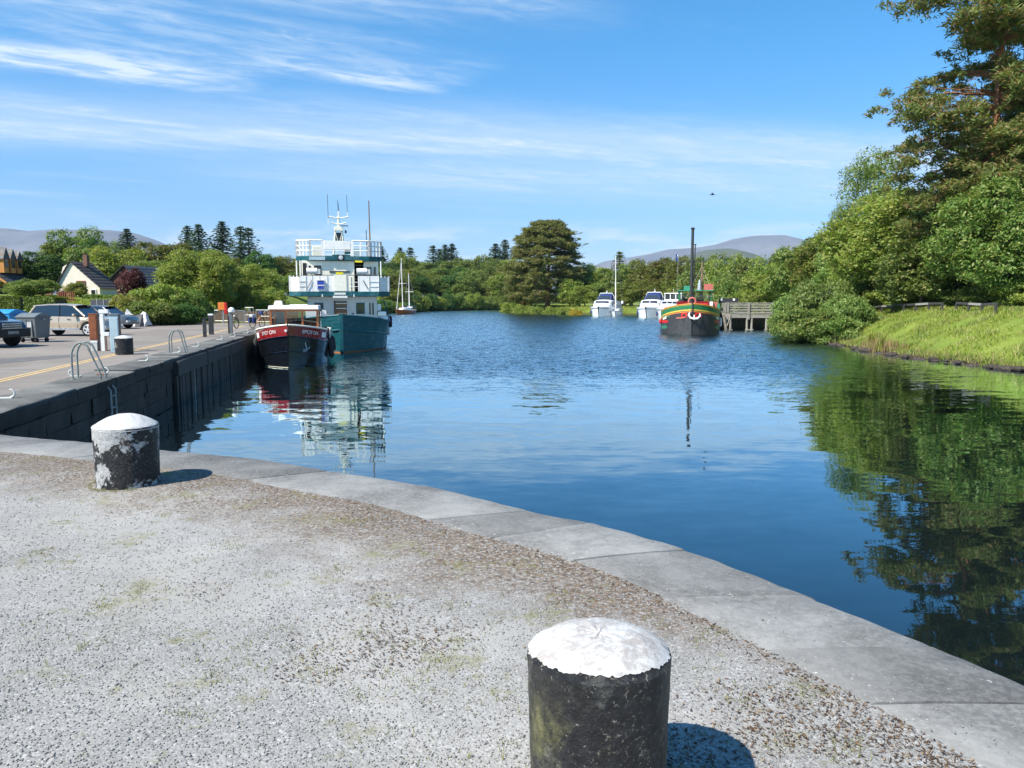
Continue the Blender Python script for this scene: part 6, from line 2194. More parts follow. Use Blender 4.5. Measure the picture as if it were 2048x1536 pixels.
# ---------------------------------------------------------------- barriers, gate, lifebuoy cabinet, fences
def barrier(xa, ya, xb, yb, h, label, diag=False):
    o = empty('steel_barrier', (xa, ya, ZQ), 0, label, 'barrier', 'galvanised barriers at the end of the quay')
    v = Vector((xb - xa, yb - ya, 0))
    top, low = Vector((0, 0, h)), Vector((0, 0, 0.18))
    for z in (top, low):
        MB().tube([z, z + v], 0.022, 6).build('rail', M_galv, o)
    for e in (Vector((0, 0, 0)), v):
        MB().tube([e, e + top], 0.022, 6).build('upright', M_galv, o)
    if diag:
        MB().tube([low, v * 0.5 + top], 0.02, 6).build('brace', M_galv, o)
        MB().tube([v * 0.5 + top, v + low], 0.02, 6).build('brace', M_galv, o)
        MB().tube([Vector((0, 0, h * 0.55)), v + Vector((0, 0, h * 0.55))], 0.02, 6).build('rail', M_galv, o)
    else:
        n = max(6, int(v.length / 0.13))
        for k in range(1, n):
            MB().tube([v * (k / n) + low, v * (k / n) + top], 0.009, 4).build('bar', M_galv, o)
    return o


pA, pB, pC, pD, pE = place(430, 646), place(458, 646), place(486, 648), place(506, 648), place(552, 648)
barrier(pA[0], pA[1], pB[0], pB[1], 1.05, 'barred steel barrier beside the lifebuoy cabinet')
barrier(pB[0] + 0.1, pB[1] + 0.3, pC[0], pC[1] + 0.4, 1.05, 'barred steel barrier behind the water post')
barrier(pC[0] + 0.15, pC[1] + 0.2, pD[0], pD[1] + 0.2, 1.30, 'braced steel field gate behind the bicycle', True)
barrier(pD[0] + 0.2, pD[1] + 0.2, pE[0], pE[1] + 0.2, 1.10, 'braced steel gate half hidden by the black barge wheelhouse', True)

o = empty('lifebuoy_cabinet', place(447, 647), R(8), 'orange and red lifebuoy cabinet on a post by the barriers', 'lifebuoy cabinet')
MB().box((0, 0, 0.65), (0.09, 0.09, 1.3)).build('post', M_galv, o)
MB().box((-0.1, 0, 1.38), (0.52, 0.20, 0.62)).build('cabinet', M_orange, o, bevel=0.03)
MB().box((0.24, -0.03, 1.22), (0.22, 0.26, 0.90), tx=0.85).build('red_cover', M_brightred, o, bevel=0.03)

o = empty('timber_shed', (at(420, 640, ZQ).x * 1.18, 74, tz(-29, 74)), R(6), 'small brown timber shed under the big bright tree', 'shed')
MB().box((0, 0, 0.95), (2.6, 2.2, 1.9)).build('wall', M_plainwood, o)
MB().prism([(-1.45, -1.2, 1.88), (1.45, -1.2, 1.88), (0, -1.2, 2.5)], (0, 2.4, 0)).build('roof', M_tile, o)
MB().box((0.75, -1.12, 0.9), (0.8, 0.06, 1.7)).build('door', M_black, o)


def board_fence(xa, ya, xb, yb, h, bw, mat, label, zb=None):
    zb = tz(xa, ya) if zb is None else zb
    o = empty('board_fence', (xa, ya, zb), 0, label, 'fence')
    v = Vector((xb - xa, yb - ya, 0))
    n = int(v.length / bw)
    ang_ = math.atan2(v.y, v.x)
    for k in range(n):
        q = v * ((k + 0.5) / n)
        MB().box((q.x, q.y, h / 2 + random.uniform(-0.02, 0.02)), (bw * 0.86, 0.03, h), rz=ang_).build('board', mat, o)
    for z in (h * 0.25, h * 0.8):
        MB().box((v.x / 2, v.y / 2 + 0.04, z), (v.length, 0.04, 0.09), rz=ang_).build('fence_rail', mat, o)
    return o


board_fence(-27.5, 69, -19.5, 70.5, 1.1, 0.25, M_plainwood, 'low brown board fence behind the steel barriers')
board_fence(at(-30, 628, ZQ).x - 12, 73.5, at(27, 628, ZQ).x - 7.5, 73.5, 1.5, 0.28, M_plainwood, 'brown board fence under the clipped hedge behind the bins', -0.2)

# clipped hedge behind the bins and cars
def hedge(x0, x1, y, w_, h, label, zb=-0.3, mat='hedge', n=9000, seed=5):
    r = np.random.default_rng(seed)
    o = empty('hedge', ((x0 + x1) / 2, y, zb), 0, label, 'hedge')
    f = r.integers(0, 3, n)
    P = np.stack([r.uniform(x0, x1, n) - (x0 + x1) / 2, r.uniform(-w_ / 2, w_ / 2, n), r.uniform(0, h, n)], 1)
    P[f == 0, 2] = h + r.normal(0, 0.05, (f == 0).sum())
    P[f == 1, 1] = -w_ / 2 + r.normal(0, 0.05, (f == 1).sum())
    Nn = r.normal(size=(n, 3)) * 0.5
    Nn[f == 0, 2] += 1
    Nn[f == 1, 1] -= 1
    V, Q = leaf_quads(P, unit(Nn), 0.09, 0.6, r)
    obj('crown', quads_mesh('hedge_leaves', V, Q, LM[mat]), o)
    MB().box((0, 0, h * 0.48), (x1 - x0 - 0.2, w_ - 0.25, h * 0.92)).build('branches', M_bark, o)
    return o


# timber trellis and stacked dark panels
c = atd(134, 608, 82)
o = empty('timber_trellis', (c.x, 82, tz(c.x, 82)), 0, 'red-brown timber trellis screen behind the beige 4x4', 'trellis')
hgt = atd(134, 583, 82).z - tz(c.x, 82)
for k in range(8):
    MB().box((-0.85 + 0.22 * k, 0, hgt / 2), (0.10, 0.06, hgt)).build('slat', M_brownpaint, o)
for z in (0.3, hgt * 0.6, hgt - 0.1):
    MB().box((-0.05, 0.06, z), (1.9, 0.05, 0.10)).build('cross_bar', M_brownpaint, o)
c = atd(210, 612, 66)
zb = tz(c.x, 66)
o = empty('panel_rack', (c.x, 66, -0.5), R(-6), 'row of dark framed panels leaning behind the parked cars', 'panels')
pz = atd(210, 599, 66).z + 0.5
for k in range(4):
    x = -1.0 + 0.62 * k
    for z0, z1 in ((pz - 1.30, pz - 0.66), (pz - 0.62, pz)):
        MB().box((x, 0, (z0 + z1) / 2), (0.56, 0.05, z1 - z0)).build('panel', M_slate, o)
    MB().box((x + 0.31, -0.02, pz - 0.62), (0.05, 0.07, 1.34)).build('frame_bar', M_galv, o)
MB().box((0, 0.02, (pz - 1.3) / 2), (2.5, 0.05, pz - 1.3)).build('base_board', M_plainwood, o)
# slim white post behind the bins
c = at(43, 632, ZQ)
o = empty('white_post', (c.x, c.y, ZQ), 0, 'slim white post rising behind the bins and board fence', 'post')
MB().tube([(0, 0, 0), (0, 0, 1.55)], 0.05, 8).build('shaft', M_white, o)
MB().lathe([(0.07, 0), (0.07, 0.06), (0.02, 0.1)], 10, (0, 0, 1.55)).build('cap', M_white, o)
# brown barrel planter beside panels
c = atd(172, 615, 70)
board_fence(c.x - 0.9, 70, c.x + 0.9, 70, 1.35, 0.2, M_tanblind, 'short tan board fence between trellis and dark panels', -0.3)


# ---------------------------------------------------------------- houses
def win(o, x, y, z, w_, h, frame, name='window'):
    f = window_frame(MB(), x - w_ / 2, x + w_ / 2, z - h / 2, z + h / 2, y, 0.09, 0.12).build(name, frame, o)
    MB().box((x, y + 0.02, z), (w_ - 0.1, 0.03, h - 0.1)).build('pane', M_houseglass, f)
    MB().box((x, y - 0.08, z - h / 2 - 0.04), (w_ + 0.16, 0.16, 0.07)).build('sill', frame, f)
    return f


def tiled_roof(o, xa, za, xb, zb_, y0, y1, mat, courses):
    """one roof slope from the ridge (xa, za) to the eaves (xb, zb_), laid in lapped courses"""
    sl = Vector((xb - xa, 0, zb_ - za))
    nrm = Vector((-(zb_ - za), 0, xb - xa)).normalized()
    if nrm.z < 0:
        nrm = -nrm
    for k in range(courses):
        a = Vector((xa, y0, za)) + sl * (k / courses)
        b = Vector((xa, y0, za)) + sl * ((k + 1.12) / courses)
        mb = MB()
        mb.prism([a + nrm * 0.02, b + nrm * 0.07, b + nrm * 0.02, a - nrm * 0.03], (0, y1 - y0, 0))
        mb.build('roof_course', mat, o)


# steep cream gable house
def house_a():
    D = 90
    c = atd(160, 588, D)
    zb = min(tz(c.x, D), c.z) - 0.4
    o = empty('house', (c.x, D, zb), R(-5), 'white-rendered house with steep tiled roof and brick chimney, gable facing the canal', 'house')
    hz = c.z - zb
    ridge = atd(147, 524, D).z - zb
    eave = hz + 0.75
    hw = 2.45
    poly = [(-hw, 0, 0), (hw, 0, 0), (hw, 0, eave), (-0.9, 0, ridge), (-1.9, 0, ridge - 0.55), (-hw, 0, eave + 0.6)]
    MB().prism(poly, (0, 3.4, 0)).build('wall', M_render, o)
    tiled_roof(o, -0.9, ridge + 0.1, hw + 0.35, eave - 0.15, -0.25, 3.6, M_tile, 9)
    tiled_roof(o, -0.9, ridge + 0.1, -hw - 0.35, eave + 0.2, -0.25, 3.6, M_tile, 7)
    MB().box((-0.2, 1.8, ridge + 0.25), (0.5, 0.5, 1.3)).build('chimney', M_brick, o)
    for dx_ in (-0.14, 0.14):
        MB().tube([(-0.2 + dx_, 1.8, ridge + 0.85), (-0.2 + dx_, 1.8, ridge + 1.15)], 0.09, 8).build('chimney_pot', M_tile, o)
    win(o, 0.25, -0.03, eave + 0.35, 1.05, 0.85, M_brownpaint)
    win(o, 1.7, -0.03, hz + 0.15, 0.7, 0.8, M_white)
    win(o, 0.0, -0.03, hz - 0.6, 1.2, 1.0, M_white)
    return o


house_a()


def house_b():
    D = 98
    c = atd(252, 588, D)
    zb = min(tz(c.x, D), c.z) - 0.4
    o = empty('house', (c.x, D, zb), R(-5), 'pale yellow house with maroon boarded gable behind the purple-leaved tree', 'house')
    hz = c.z - zb
    ridge = atd(248, 532, D).z - zb
    eave = atd(208, 571, D).z - zb
    hw = 2.7
    MB().box((0, 4.5, eave / 2), (2 * hw, 9, eave)).build('wall', M_render2, o)
    MB().prism([(-hw, -0.0, eave), (hw, -0.0, eave), (0, -0.0, ridge)], (0, 9, 0)).build('gable', M_maroon, o)
    n = 14
    for k in range(n):
        x = -hw + 2 * hw * (k + 0.5) / n
        h_ = (ridge - eave) * (1 - abs(x) / hw) - 0.05
        if h_ > 0.1:
            MB().box((x, -0.03, eave + h_ / 2), (2 * hw / n * 0.9, 0.04, h_)).build('gable_board', M_maroon, o)
    tiled_roof(o, 0, ridge + 0.1, hw + 0.4, eave - 0.25, -0.3, 9.2, M_slate, 8)
    tiled_roof(o, 0, ridge + 0.1, -hw - 0.4, eave - 0.25, -0.3, 9.2, M_slate, 8)
    win(o, -1.35, -0.03, hz - 0.1, 0.75, 1.0, M_brownpaint)
    win(o, 0.9, -0.03, hz + 0.2, 1.1, 1.0, M_white)
    MB().tube([(-hw + 0.1, -0.06, 0), (-hw + 0.1, -0.06, eave)], 0.05, 6).build('downpipe', M_white, o)
    return o


house_b()


def house_c():
    """long house end-on to the canal with three tall pointed dormers"""
    D = 101
    c = atd(-6, 600, D)
    zb = min(tz(c.x, D), c.z) - 0.4
    o = empty('house', (c.x, D, zb), 0, 'timber-clad house with three sharp dark dormers and slate roof beside the evergreen', 'house')
    hz = c.z - zb
    s1 = D / F
    def zz_(py):
        return atd(0, py, D).z - zb
    eave, mid_, top = zz_(562), zz_(536), zz_(494)
    MB().box((-2.6, 1.6, eave / 2), (6.4, 6, eave)).build('wall', M_tanwall, o)
    MB().box((-0.1, -1.4, eave * 0.42), (1.6, 0.3, eave * 0.84)).build('porch_wall', M_render, o)
    MB().box((1.3, -0.2, eave * 0.36), (0.9, 0.4, eave * 0.72)).build('doorway', M_black, o)
    # main slope runs down towards the trees
    tiled_roof(o, -3.5, top - 0.4, 2.6, eave - 0.35, -1.6, 4.5, M_slate, 11)
    MB().prism([(-6.5, -1.3, eave), (2.3, -1.3, eave - 0.1), (-3.5, -1.3, top - 0.5)], (0, 5.6, 0)).build('gable', M_tanwall, o)
    MB().prism([(-3.7, -1.75, top - 0.5), (2.5, -1.75, eave - 0.42), (2.5, -1.75, eave - 0.15), (-3.7, -1.75, top - 0.2)], (0, 0.12, 0)).build('bargeboard', M_larch, o)
    for k, px1 in enumerate((11, 25, 38)):
        y = 0.2 + 1.5 * k
        x = atd(px1, 510, D + y).x - c.x
        w_ = 0.95
        d0 = MB()
        MB().box((x - 1.2, y, (mid_ + zz_(518)) / 2), (2.4, w_, zz_(518) - mid_ + 1.2)).build('dormer', M_larch, o)
        tp = zz_(493 + 3 * k)
        MB().prism([(x + 0.12, y - w_ * 0.75, zz_(518)), (x + 0.12, y + w_ * 0.75, zz_(518)), (x + 0.12, y, tp)], (-2.6, 0, 0)).build('dormer_roof', M_slate, o)
        MB().box((x + 0.02, y, zz_(527)), (0.06, w_ * 0.7, 1.0)).build('dormer_window', M_houseglass, o)
    MB().box((2.6, 0.5, eave - 0.55), (1.0, 0.6, 0.12)).build('awning', M_white, o)
    return o


house_c()

# yellow-green ground strip: garden walls
c0, c1 = atd(80, 585, 94), atd(118, 585, 94)
o = empty('garden_wall', (c0.x, 92, tz(c0.x, 92)), 0, 'low brick garden wall beside the timber trellis', 'wall')
for k in range(3):
    for j in range(9):
        MB().box((0.14 + 0.27 * j + (0.13 if k % 2 else 0), 0, 0.2 + 0.16 * k + 0.4), (0.255, 0.22, 0.15)).build('stone_block', M_brick, o)
MB().box((1.3, 0, 0.2), (2.7, 0.24, 0.6)).build('footing', M_brick, o)

# saltire-like blue and white flag above the trees
c = atd(1356, 518, 150)
zb = tz(c.x, 150)
o = empty('flagpole', (c.x, 150, zb), 0, 'thin pole flying a small blue and white flag above the trees', 'flag')
ht = atd(1356, 505, 150).z - zb
MB().tube([(0, 0, 0), (0, 0, ht)], 0.03, 6).build('pole', M_galv, o)
rows = [[(-0.05 - 0.42 * u, 0.10 * math.sin(u * 5), ht - 0.2 - 1.4 * v - 0.25 * u) for v in np.linspace(0, 1, 6)] for u in np.linspace(0, 1, 6)]
MB().grid(rows).build('flag_cloth', M_flagblue, o, smooth=True)
rows = [[(-0.05 - 0.42 * u, -0.02 + 0.10 * math.sin(u * 5), ht - 0.2 - 1.4 * (v * 0.16 + u * 0.8) - 0.1) for v in np.linspace(0, 1, 2)] for u in np.linspace(0, 1, 6)]
MB().grid(rows).build('flag_stripe', M_white, o, smooth=True)

# cars glimpsed behind the cruisers
for px, py, mt, lb in ((1312, 601, M_navycar, 'dark car parked on the far bank between two cruisers'), (1205, 604, M_silvercar, 'small dark grey car parked on the bank behind the canopied cruiser')):
    q = atd(px, py, 176)
    car((q.x, 176, tz(q.x, 176)), R(20), 4.3, 1.75,
        [(-2.1, 0.55), (-2.1, 0.92), (-1.2, 1.0), (0.9, 0.98), (1.6, 0.92), (2.0, 0.80), (2.1, 0.55)],
        [(-1.9, 0.98), (-1.65, 1.42), (-0.9, 1.50), (0.1, 1.50), (0.5, 1.44), (1.15, 0.97)], 0.30, (-1.3, 1.3), 0.32, mt, lb)

# a small dark bird high over the canal
q = atd(1425, 389, 85)
mb = MB()
rows = []
for y, w_, z in ((-0.28, 0.01, 0.0), (-0.18, 0.05, 0.0), (0.0, 0.07, 0.01), (0.18, 0.05, 0.0), (0.34, 0.015, 0.0)):
    rows.append([(w_ * math.cos(a), y, z + w_ * math.sin(a)) for a in [2 * math.pi * k / 8 for k in range(8)]])
mb.grid(rows, closed=True)
for s_ in (-1, 1):
    mb.add([(s_ * 0.05, -0.10, 0.02), (s_ * 0.05, 0.10, 0.02), (s_ * 0.30, 0.06, 0.10), (s_ * 0.28, -0.08, 0.10), (s_ * 0.58, 0.12, 0.02)], [(0, 1, 2, 3), (3, 2, 4)])
o = mb.build('bird', M_pipe, None, smooth=True)
o.location = q
o.rotation_euler = (0, R(8), R(70))
tag(o, 'small dark bird flying high above the canal', 'bird')

# ---------------------------------------------------------------- trees and shrubs
def unit(v):
    return v / (np.linalg.norm(v, axis=1, keepdims=True) + 1e-9)


def leaf_quads(P, Nn, size, aspect, r, along=None):
    """one diamond leaf per point: P centres, Nn facing, along = direction of the long axis"""
    n = len(P)
    if along is None:
        along = r.normal(size=(n, 3))
    t = unit(np.cross(Nn, np.cross(along, Nn)))
    b = np.cross(Nn, t)
    s = (size * r.uniform(0.45, 1.65, n))[:, None]
    V = np.stack([P + t * s, P + b * s * aspect, P - t * s, P - b * s * aspect], 1).reshape(-1, 3)
    return V, np.arange(4 * n).reshape(-1, 4)


def trunk_mesh(name, H, r0, limbs, mat, lean=(0, 0)):
    mb = MB()
    pts = [(lean[0] * t * t, lean[1] * t * t, H * t - 0.3 * (t == 0)) for t in np.linspace(0, 1, 7)]
    mb.tube(pts, [r0 * (1.25 if t == 0 else 1) * (1 - 0.82 * t) for t in np.linspace(0, 1, 7)], 9)
    for (z, e, rr) in limbs:
        t = min(z / H, 0.95)
        a = Vector((lean[0] * t * t, lean[1] * t * t, z))
        e = Vector(e)
        m_ = (a + e) / 2 + Vector((0, 0, 0.10 * (e - a).length))
        mb.tube([a, m_, e], [rr, rr * 0.7, rr * 0.22], 6)
    return mb.mesh(name, mat, smooth=True)


def broadleaf(name, seed, H, Rr, base, lobes, clumps, per, crad, leaf, trunk_r, bark=None, aspect=0.55, shape=1.0):
    """crown of overlapping leafy lobes; returns the trunk and crown meshes"""
    r = np.random.default_rng(seed)
    zc = (base + H) / 2
    hz = (H - base) / 2
    L = []
    for k in range(lobes):
        th = 2.399 * k + r.uniform(-0.5, 0.5)
        u = -0.85 + 1.7 * (k + 0.5) / lobes
        q = math.sqrt(max(0.0, 1 - u * u)) * (0.62 + 0.2 * r.random())
        wfac = 1.0 if shape == 1.0 else (1 - shape * max(u, -0.3))
        lr = Rr * r.uniform(0.34, 0.50) * (0.85 if u > 0.5 else 1.0)
        L.append((math.cos(th) * q * Rr * wfac, math.sin(th) * q * Rr * wfac, zc + u * hz * 0.80, lr, lr * min(1.0, hz / Rr) * r.uniform(0.75, 1.0)))
    L = np.array(L)
    wts = L[:, 3] ** 2
    which = r.choice(lobes, clumps, p=wts / wts.sum())
    d = unit(r.normal(size=(clumps, 3)) + np.array([0, 0, 0.25]))
    rad = 0.62 + 0.45 * r.random(clumps) ** 0.6
    rad = np.where(r.random(clumps) < 0.16, rad + 0.32 * r.random(clumps), rad)      # sprays that break the outline
    cen = np.stack([L[which, 0] + d[:, 0] * L[which, 3] * rad, L[which, 1] + d[:, 1] * L[which, 3] * rad, L[which, 2] + d[:, 2] * L[which, 4] * rad], 1)
    # drop clumps buried deep inside other lobes
    bur = np.zeros(clumps, bool)
    for k in range(lobes):
        q = np.sqrt(((cen[:, 0] - L[k, 0]) / L[k, 3]) ** 2 + ((cen[:, 1] - L[k, 1]) / L[k, 3]) ** 2 + ((cen[:, 2] - L[k, 2]) / L[k, 4]) ** 2)
        bur |= q < 0.5
    cen, d = cen[~bur], d[~bur]
    m_ = len(cen)
    P = np.repeat(cen, per, 0) + r.normal(size=(m_ * per, 3)) * np.array([crad, crad, crad * 0.55])
    out = np.repeat(d, per, 0)
    Nn = unit(out * 0.55 + np.array([0, 0, 0.55]) + r.normal(size=(m_ * per, 3)) * 0.55)
    keep = P[:, 2] > max(base * 0.5, 0.05)
    V, Q = leaf_quads(P[keep], Nn[keep], leaf, aspect, r)
    limbs = [(max(base * 0.8, L[k, 2] * 0.55), (L[k, 0], L[k, 1], L[k, 2]), trunk_r * 0.42) for k in range(0, lobes)]
    tr = trunk_mesh(name + '_trunk', H * 0.8, trunk_r, limbs, bark or M_bark, (r.uniform(-0.5, 0.5), r.uniform(-0.5, 0.5)))
    return tr, (V, Q)


def spruce(name, seed, H, Rr, step, per_m, leaf):
    r = np.random.default_rng(seed)
    Ps, Al, Nn = [], [], []
    limbs = []
    z = H * 0.10
    while z < H * 0.985:
        t = z / H
        n = r.integers(5, 8)
        a0 = r.uniform(0, 6.28)
        for k in range(n):
            a = a0 + 2 * math.pi * k / n + r.uniform(-0.3, 0.3)
            Lb = Rr * (1 - t) ** 0.82 * r.uniform(0.65, 1.18) + 0.15
            u = np.linspace(0.12, 1, max(3, int(Lb * per_m)))
            dr = -0.30 * Lb * np.sin(u * 1.9) + 0.22 * Lb * u ** 3
            rep = 5
            uu = np.repeat(u, rep)
            dd = np.repeat(dr, rep)
            wv = (1 - uu * 0.75) * 0.30 * Lb + 0.08
            sx = r.uniform(-1, 1, len(uu)) * wv
            x = uu * Lb
            Ps.append(np.stack([x * math.cos(a) - sx * math.sin(a), x * math.sin(a) + sx * math.cos(a), z + dd - np.abs(sx) * 0.25 + r.normal(0, 0.06, len(uu))], 1))
            Al.append(np.stack([math.cos(a) - np.sign(sx) * math.sin(a) * 0.8, math.sin(a) + np.sign(sx) * math.cos(a) * 0.8, np.full(len(uu), -0.35)], 1))
            if t < 0.9 and k % 2 == 0:
                limbs.append((z, (math.cos(a) * Lb * 0.8, math.sin(a) * Lb * 0.8, z - 0.2 * Lb), 0.035))
        z += step * r.uniform(0.75, 1.25) * (1.1 - 0.5 * t)
    P = np.concatenate(Ps)
    A = np.concatenate(Al)
    Nr = unit(np.array([0, 0, 0.9]) + r.normal(size=P.shape) * 0.45)
    V, Q = leaf_quads(P, Nr, leaf, 0.32, r, A)
    tr = trunk_mesh(name + '_trunk', H * 0.97, H * 0.018, limbs[:60], M_bark)
    return tr, (V, Q)


def pad_tree(name, seed, H, r0, pads, per, leaf, limbs, bark, lean=(0, 0), drape=0.0, aspect=0.28):
    """pine: flat needle pads carried on bare limbs. pads = (x, y, z, radius, thickness)"""
    r = np.random.default_rng(seed)
    Ps, Ns, As = [], [], []
    for (x, y, z, q, th) in pads:
        n = max(60, int(per * q * q))
        sub = max(3, int(q * q * 7))
        sc = np.stack([x + r.normal(0, q * 0.48, sub), y + r.normal(0, q * 0.48, sub), z + r.normal(0, th * 0.42, sub)], 1)
        w_ = r.integers(0, sub, n)
        P = sc[w_] + r.normal(size=(n, 3)) * np.array([0.30, 0.30, 0.15]) * min(1.0, q * 0.85)
        if drape:
            P[:, 2] -= drape * np.hypot(P[:, 0] - x, P[:, 1] - y) ** 1.5 / q * r.uniform(0.2, 1.0, n)
        Ps.append(P)
        out = P - np.array([x, y, z - q * 0.6])
        As.append(unit(out + r.normal(size=(n, 3)) * 0.5))
    P = np.concatenate(Ps)
    A = np.concatenate(As)
    Nn = unit(r.normal(size=P.shape) * 0.7 + np.array([0, 0, 0.6]))
    V, Q = leaf_quads(P, Nn, leaf, aspect, r, A)
    tr = trunk_mesh(name + '_trunk', H, r0, limbs, bark, lean)
    return tr, (V, Q)


class Kind:
    """a tree shape that is built once and then copied"""
    def __init__(s, name, data, H, Rr):
        s.name, s.H, s.R = name, H, Rr
        s.trunk = data[0]
        s.crown = quads_mesh(name + '_crown', data[1][0], data[1][1], M_bark)


LM = {
    'bright': leaf_mat('bright_green_leaves', (0.135, 0.215, 0.026), (0.300, 0.375, 0.065), 0.46, c3=(0.36, 0.36, 0.11)),
    'mid': leaf_mat('mid_green_leaves', (0.085, 0.155, 0.026), (0.205, 0.280, 0.058), 0.43, c3=(0.28, 0.30, 0.09)),
    'dark': leaf_mat('dark_green_leaves', (0.040, 0.100, 0.020), (0.105, 0.185, 0.034), 0.36),
    'olive': leaf_mat('olive_green_leaves', (0.115, 0.160, 0.024), (0.230, 0.265, 0.050), 0.42, c3=(0.17, 0.13, 0.05)),
    'silver': leaf_mat('silvery_green_leaves', (0.115, 0.190, 0.040), (0.270, 0.345, 0.095), 0.42),
    'spruce': leaf_mat('blue_green_needles', (0.045, 0.085, 0.048), (0.110, 0.155, 0.095), 0.2, rough=0.6),
    'pine': leaf_mat('olive_brown_needles', (0.115, 0.150, 0.030), (0.245, 0.265, 0.070), 0.34, c3=(0.22, 0.165, 0.075), rough=0.6),
    'nearpine': leaf_mat('grey_green_needles', (0.090, 0.135, 0.030), (0.210, 0.235, 0.058), 0.34, c3=(0.24, 0.155, 0.07), rough=0.6),
    'red': leaf_mat('purple_red_leaves', (0.045, 0.010, 0.012), (0.115, 0.026, 0.026), 0.3),
    'gold': leaf_mat('golden_green_leaves', (0.13, 0.14, 0.02), (0.26, 0.24, 0.04), 0.3),
    'gorse': leaf_mat('gorse_with_orange_flowers', (0.09, 0.10, 0.02), (0.16, 0.14, 0.03), 0.25, c3=(0.50, 0.23, 0.02)),
    'yellow': leaf_mat('yellow_flowering_gorse', (0.15, 0.15, 0.02), (0.62, 0.45, 0.02), 0.25),
    'hedge': leaf_mat('clipped_hedge_leaves', (0.085, 0.14, 0.016), (0.19, 0.24, 0.03), 0.3),
}

K = {}
K['bl_a'] = Kind('broad_crown', broadleaf('bl_a', 11, 14, 6.0, 1.6, 15, 1500, 30, 0.42, 0.16, 0.30), 14, 6.0)
K['bl_b'] = Kind('broad_crown', broadleaf('bl_b', 12, 15, 5.4, 1.2, 17, 1500, 28, 0.40, 0.15, 0.28), 15, 5.4)
K['bl_c'] = Kind('round_crown', broadleaf('bl_c', 13, 12, 5.2, 1.0, 13, 900, 20, 0.40, 0.20, 0.25), 12, 5.2)
K['bl_d'] = Kind('round_crown', broadleaf('bl_d', 14, 12, 4.8, 0.8, 12, 850, 20, 0.38, 0.20, 0.22), 12, 4.8)
K['bl_e'] = Kind('tall_crown', broadleaf('bl_e', 15, 16, 4.6, 1.5, 14, 900, 20, 0.42, 0.20, 0.25, shape=0.3), 16, 4.6)
K['birch'] = Kind('airy_crown', broadleaf('birch', 16, 18, 4.0, 3.0, 13, 720, 22, 0.46, 0.125, 0.20, M_palebark, 0.5, shape=0.45), 18, 4.0)
K['bush_a'] = Kind('bushy_crown', broadleaf('bush_a', 17, 3.6, 2.6, 0.0, 14, 950, 20, 0.20, 0.105, 0.06, aspect=0.42), 3.6, 2.6)
K['bush_b'] = Kind('bushy_crown', broadleaf('bush_b', 18, 3.2, 2.8, 0.0, 12, 800, 20, 0.22, 0.11, 0.06), 3.2, 2.8)
K['sp_a'] = Kind('spruce_crown', spruce('sp_a', 21, 18, 5.4, 0.62, 2.6, 0.32), 18, 5.4)
K['sp_b'] = Kind('spruce_crown', spruce('sp_b', 22, 18, 5.0, 0.85, 2.4, 0.32), 18, 5.0)


def big_pine():
    r = np.random.default_rng(31)
    pads, limbs = [], []
    for k in range(380):
        z = 1.5 + 20.8 * r.random() ** 0.85
        u = (z - 1.5) / 21.0
        env = 9.2 * math.sqrt(max(0.03, 1 - (u * 1.0) ** 2.6)) * (0.85 + 0.15 * min(1, u * 4))
        a = r.uniform(0, 6.28)
        q = env * (0.45 + 0.55 * r.random() ** 0.5)
        x, y = math.cos(a) * q - 1.0 * (1 - u), math.sin(a) * q * 0.8
        if x > 4.0 and z < 6:
            continue
        pads.append((x, y, z, r.uniform(1.2, 2.0), r.uniform(0.35, 0.55)))
        if k % 4 == 0:
            limbs.append((max(2.0, z - 0.25 * q), (x * 0.9, y * 0.9, z - 0.1), 0.09))
    return pad_tree('big_pine', 32, 20.5, 0.55, pads, 135, 0.26, limbs, M_pinebark, (0.8, 0))


K['pine'] = Kind('pine_crown', big_pine(), 22.8, 9.5)


def near_pine():
    r = np.random.default_rng(41)
    pads, limbs = [], []
    # limbs reaching over the water side: height, direction, length, droop
    spec = [(24.5, 3.2, 7.4, -0.8), (25.5, 2.8, 6.0, 0.2), (22.8, 3.6, 5.0, -0.6), (17.2, 3.05, 7.8, -1.6), (16.0, 3.4, 8.2, -1.9), (18.6, 2.7, 6.6, -0.6), (14.6, 2.9, 7.2, -2.0), (13.4, 3.3, 6.6, -1.8), (12.0, 3.0, 6.4, -2.2), (10.2, 3.3, 6.0, -2.0), (20.4, 3.2, 3.4, 0.2), (8.6, 2.9, 5.4, -2.2), (27.5, 3.2, 4.6, 0.6), (29.2, 2.7, 3.2, 0.5)]
    for k in range(58):
        spec.append((r.uniform(5, 31), r.uniform(3.4, 8.8) if k % 2 else r.uniform(3.9, 5.6), r.uniform(2.5, 6.5) * (0.6 if k % 5 == 0 else 1), r.uniform(-1.8, 0.3)))
    for z, a, Lb, dr in spec:
        e = (math.cos(a) * Lb, math.sin(a) * Lb, z + dr)
        limbs.append((z - 0.4, e, 0.13))
        for j in range(int(Lb * 2.4)):
            u = r.uniform(0.35, 1.05)
            off_ = r.normal(0, 0.85, 2)
            pads.append((e[0] * u + off_[0], e[1] * u + off_[1], z + dr * u ** 1.3 + r.normal(0, 0.40), r.uniform(0.6, 1.15), 0.34))
            if j % 4 == 0:
                pz = pads[-1]
                limbs.append((z - 0.2, (pz[0], pz[1], pz[2]), 0.05))
    return pad_tree('near_pine', 42, 31, 0.50, pads, 190, 0.19, limbs, M_pinebark, (0.5, 0), 0.30, 0.24)


K['near_pine'] = Kind('pine_crown', near_pine(), 31, 8)


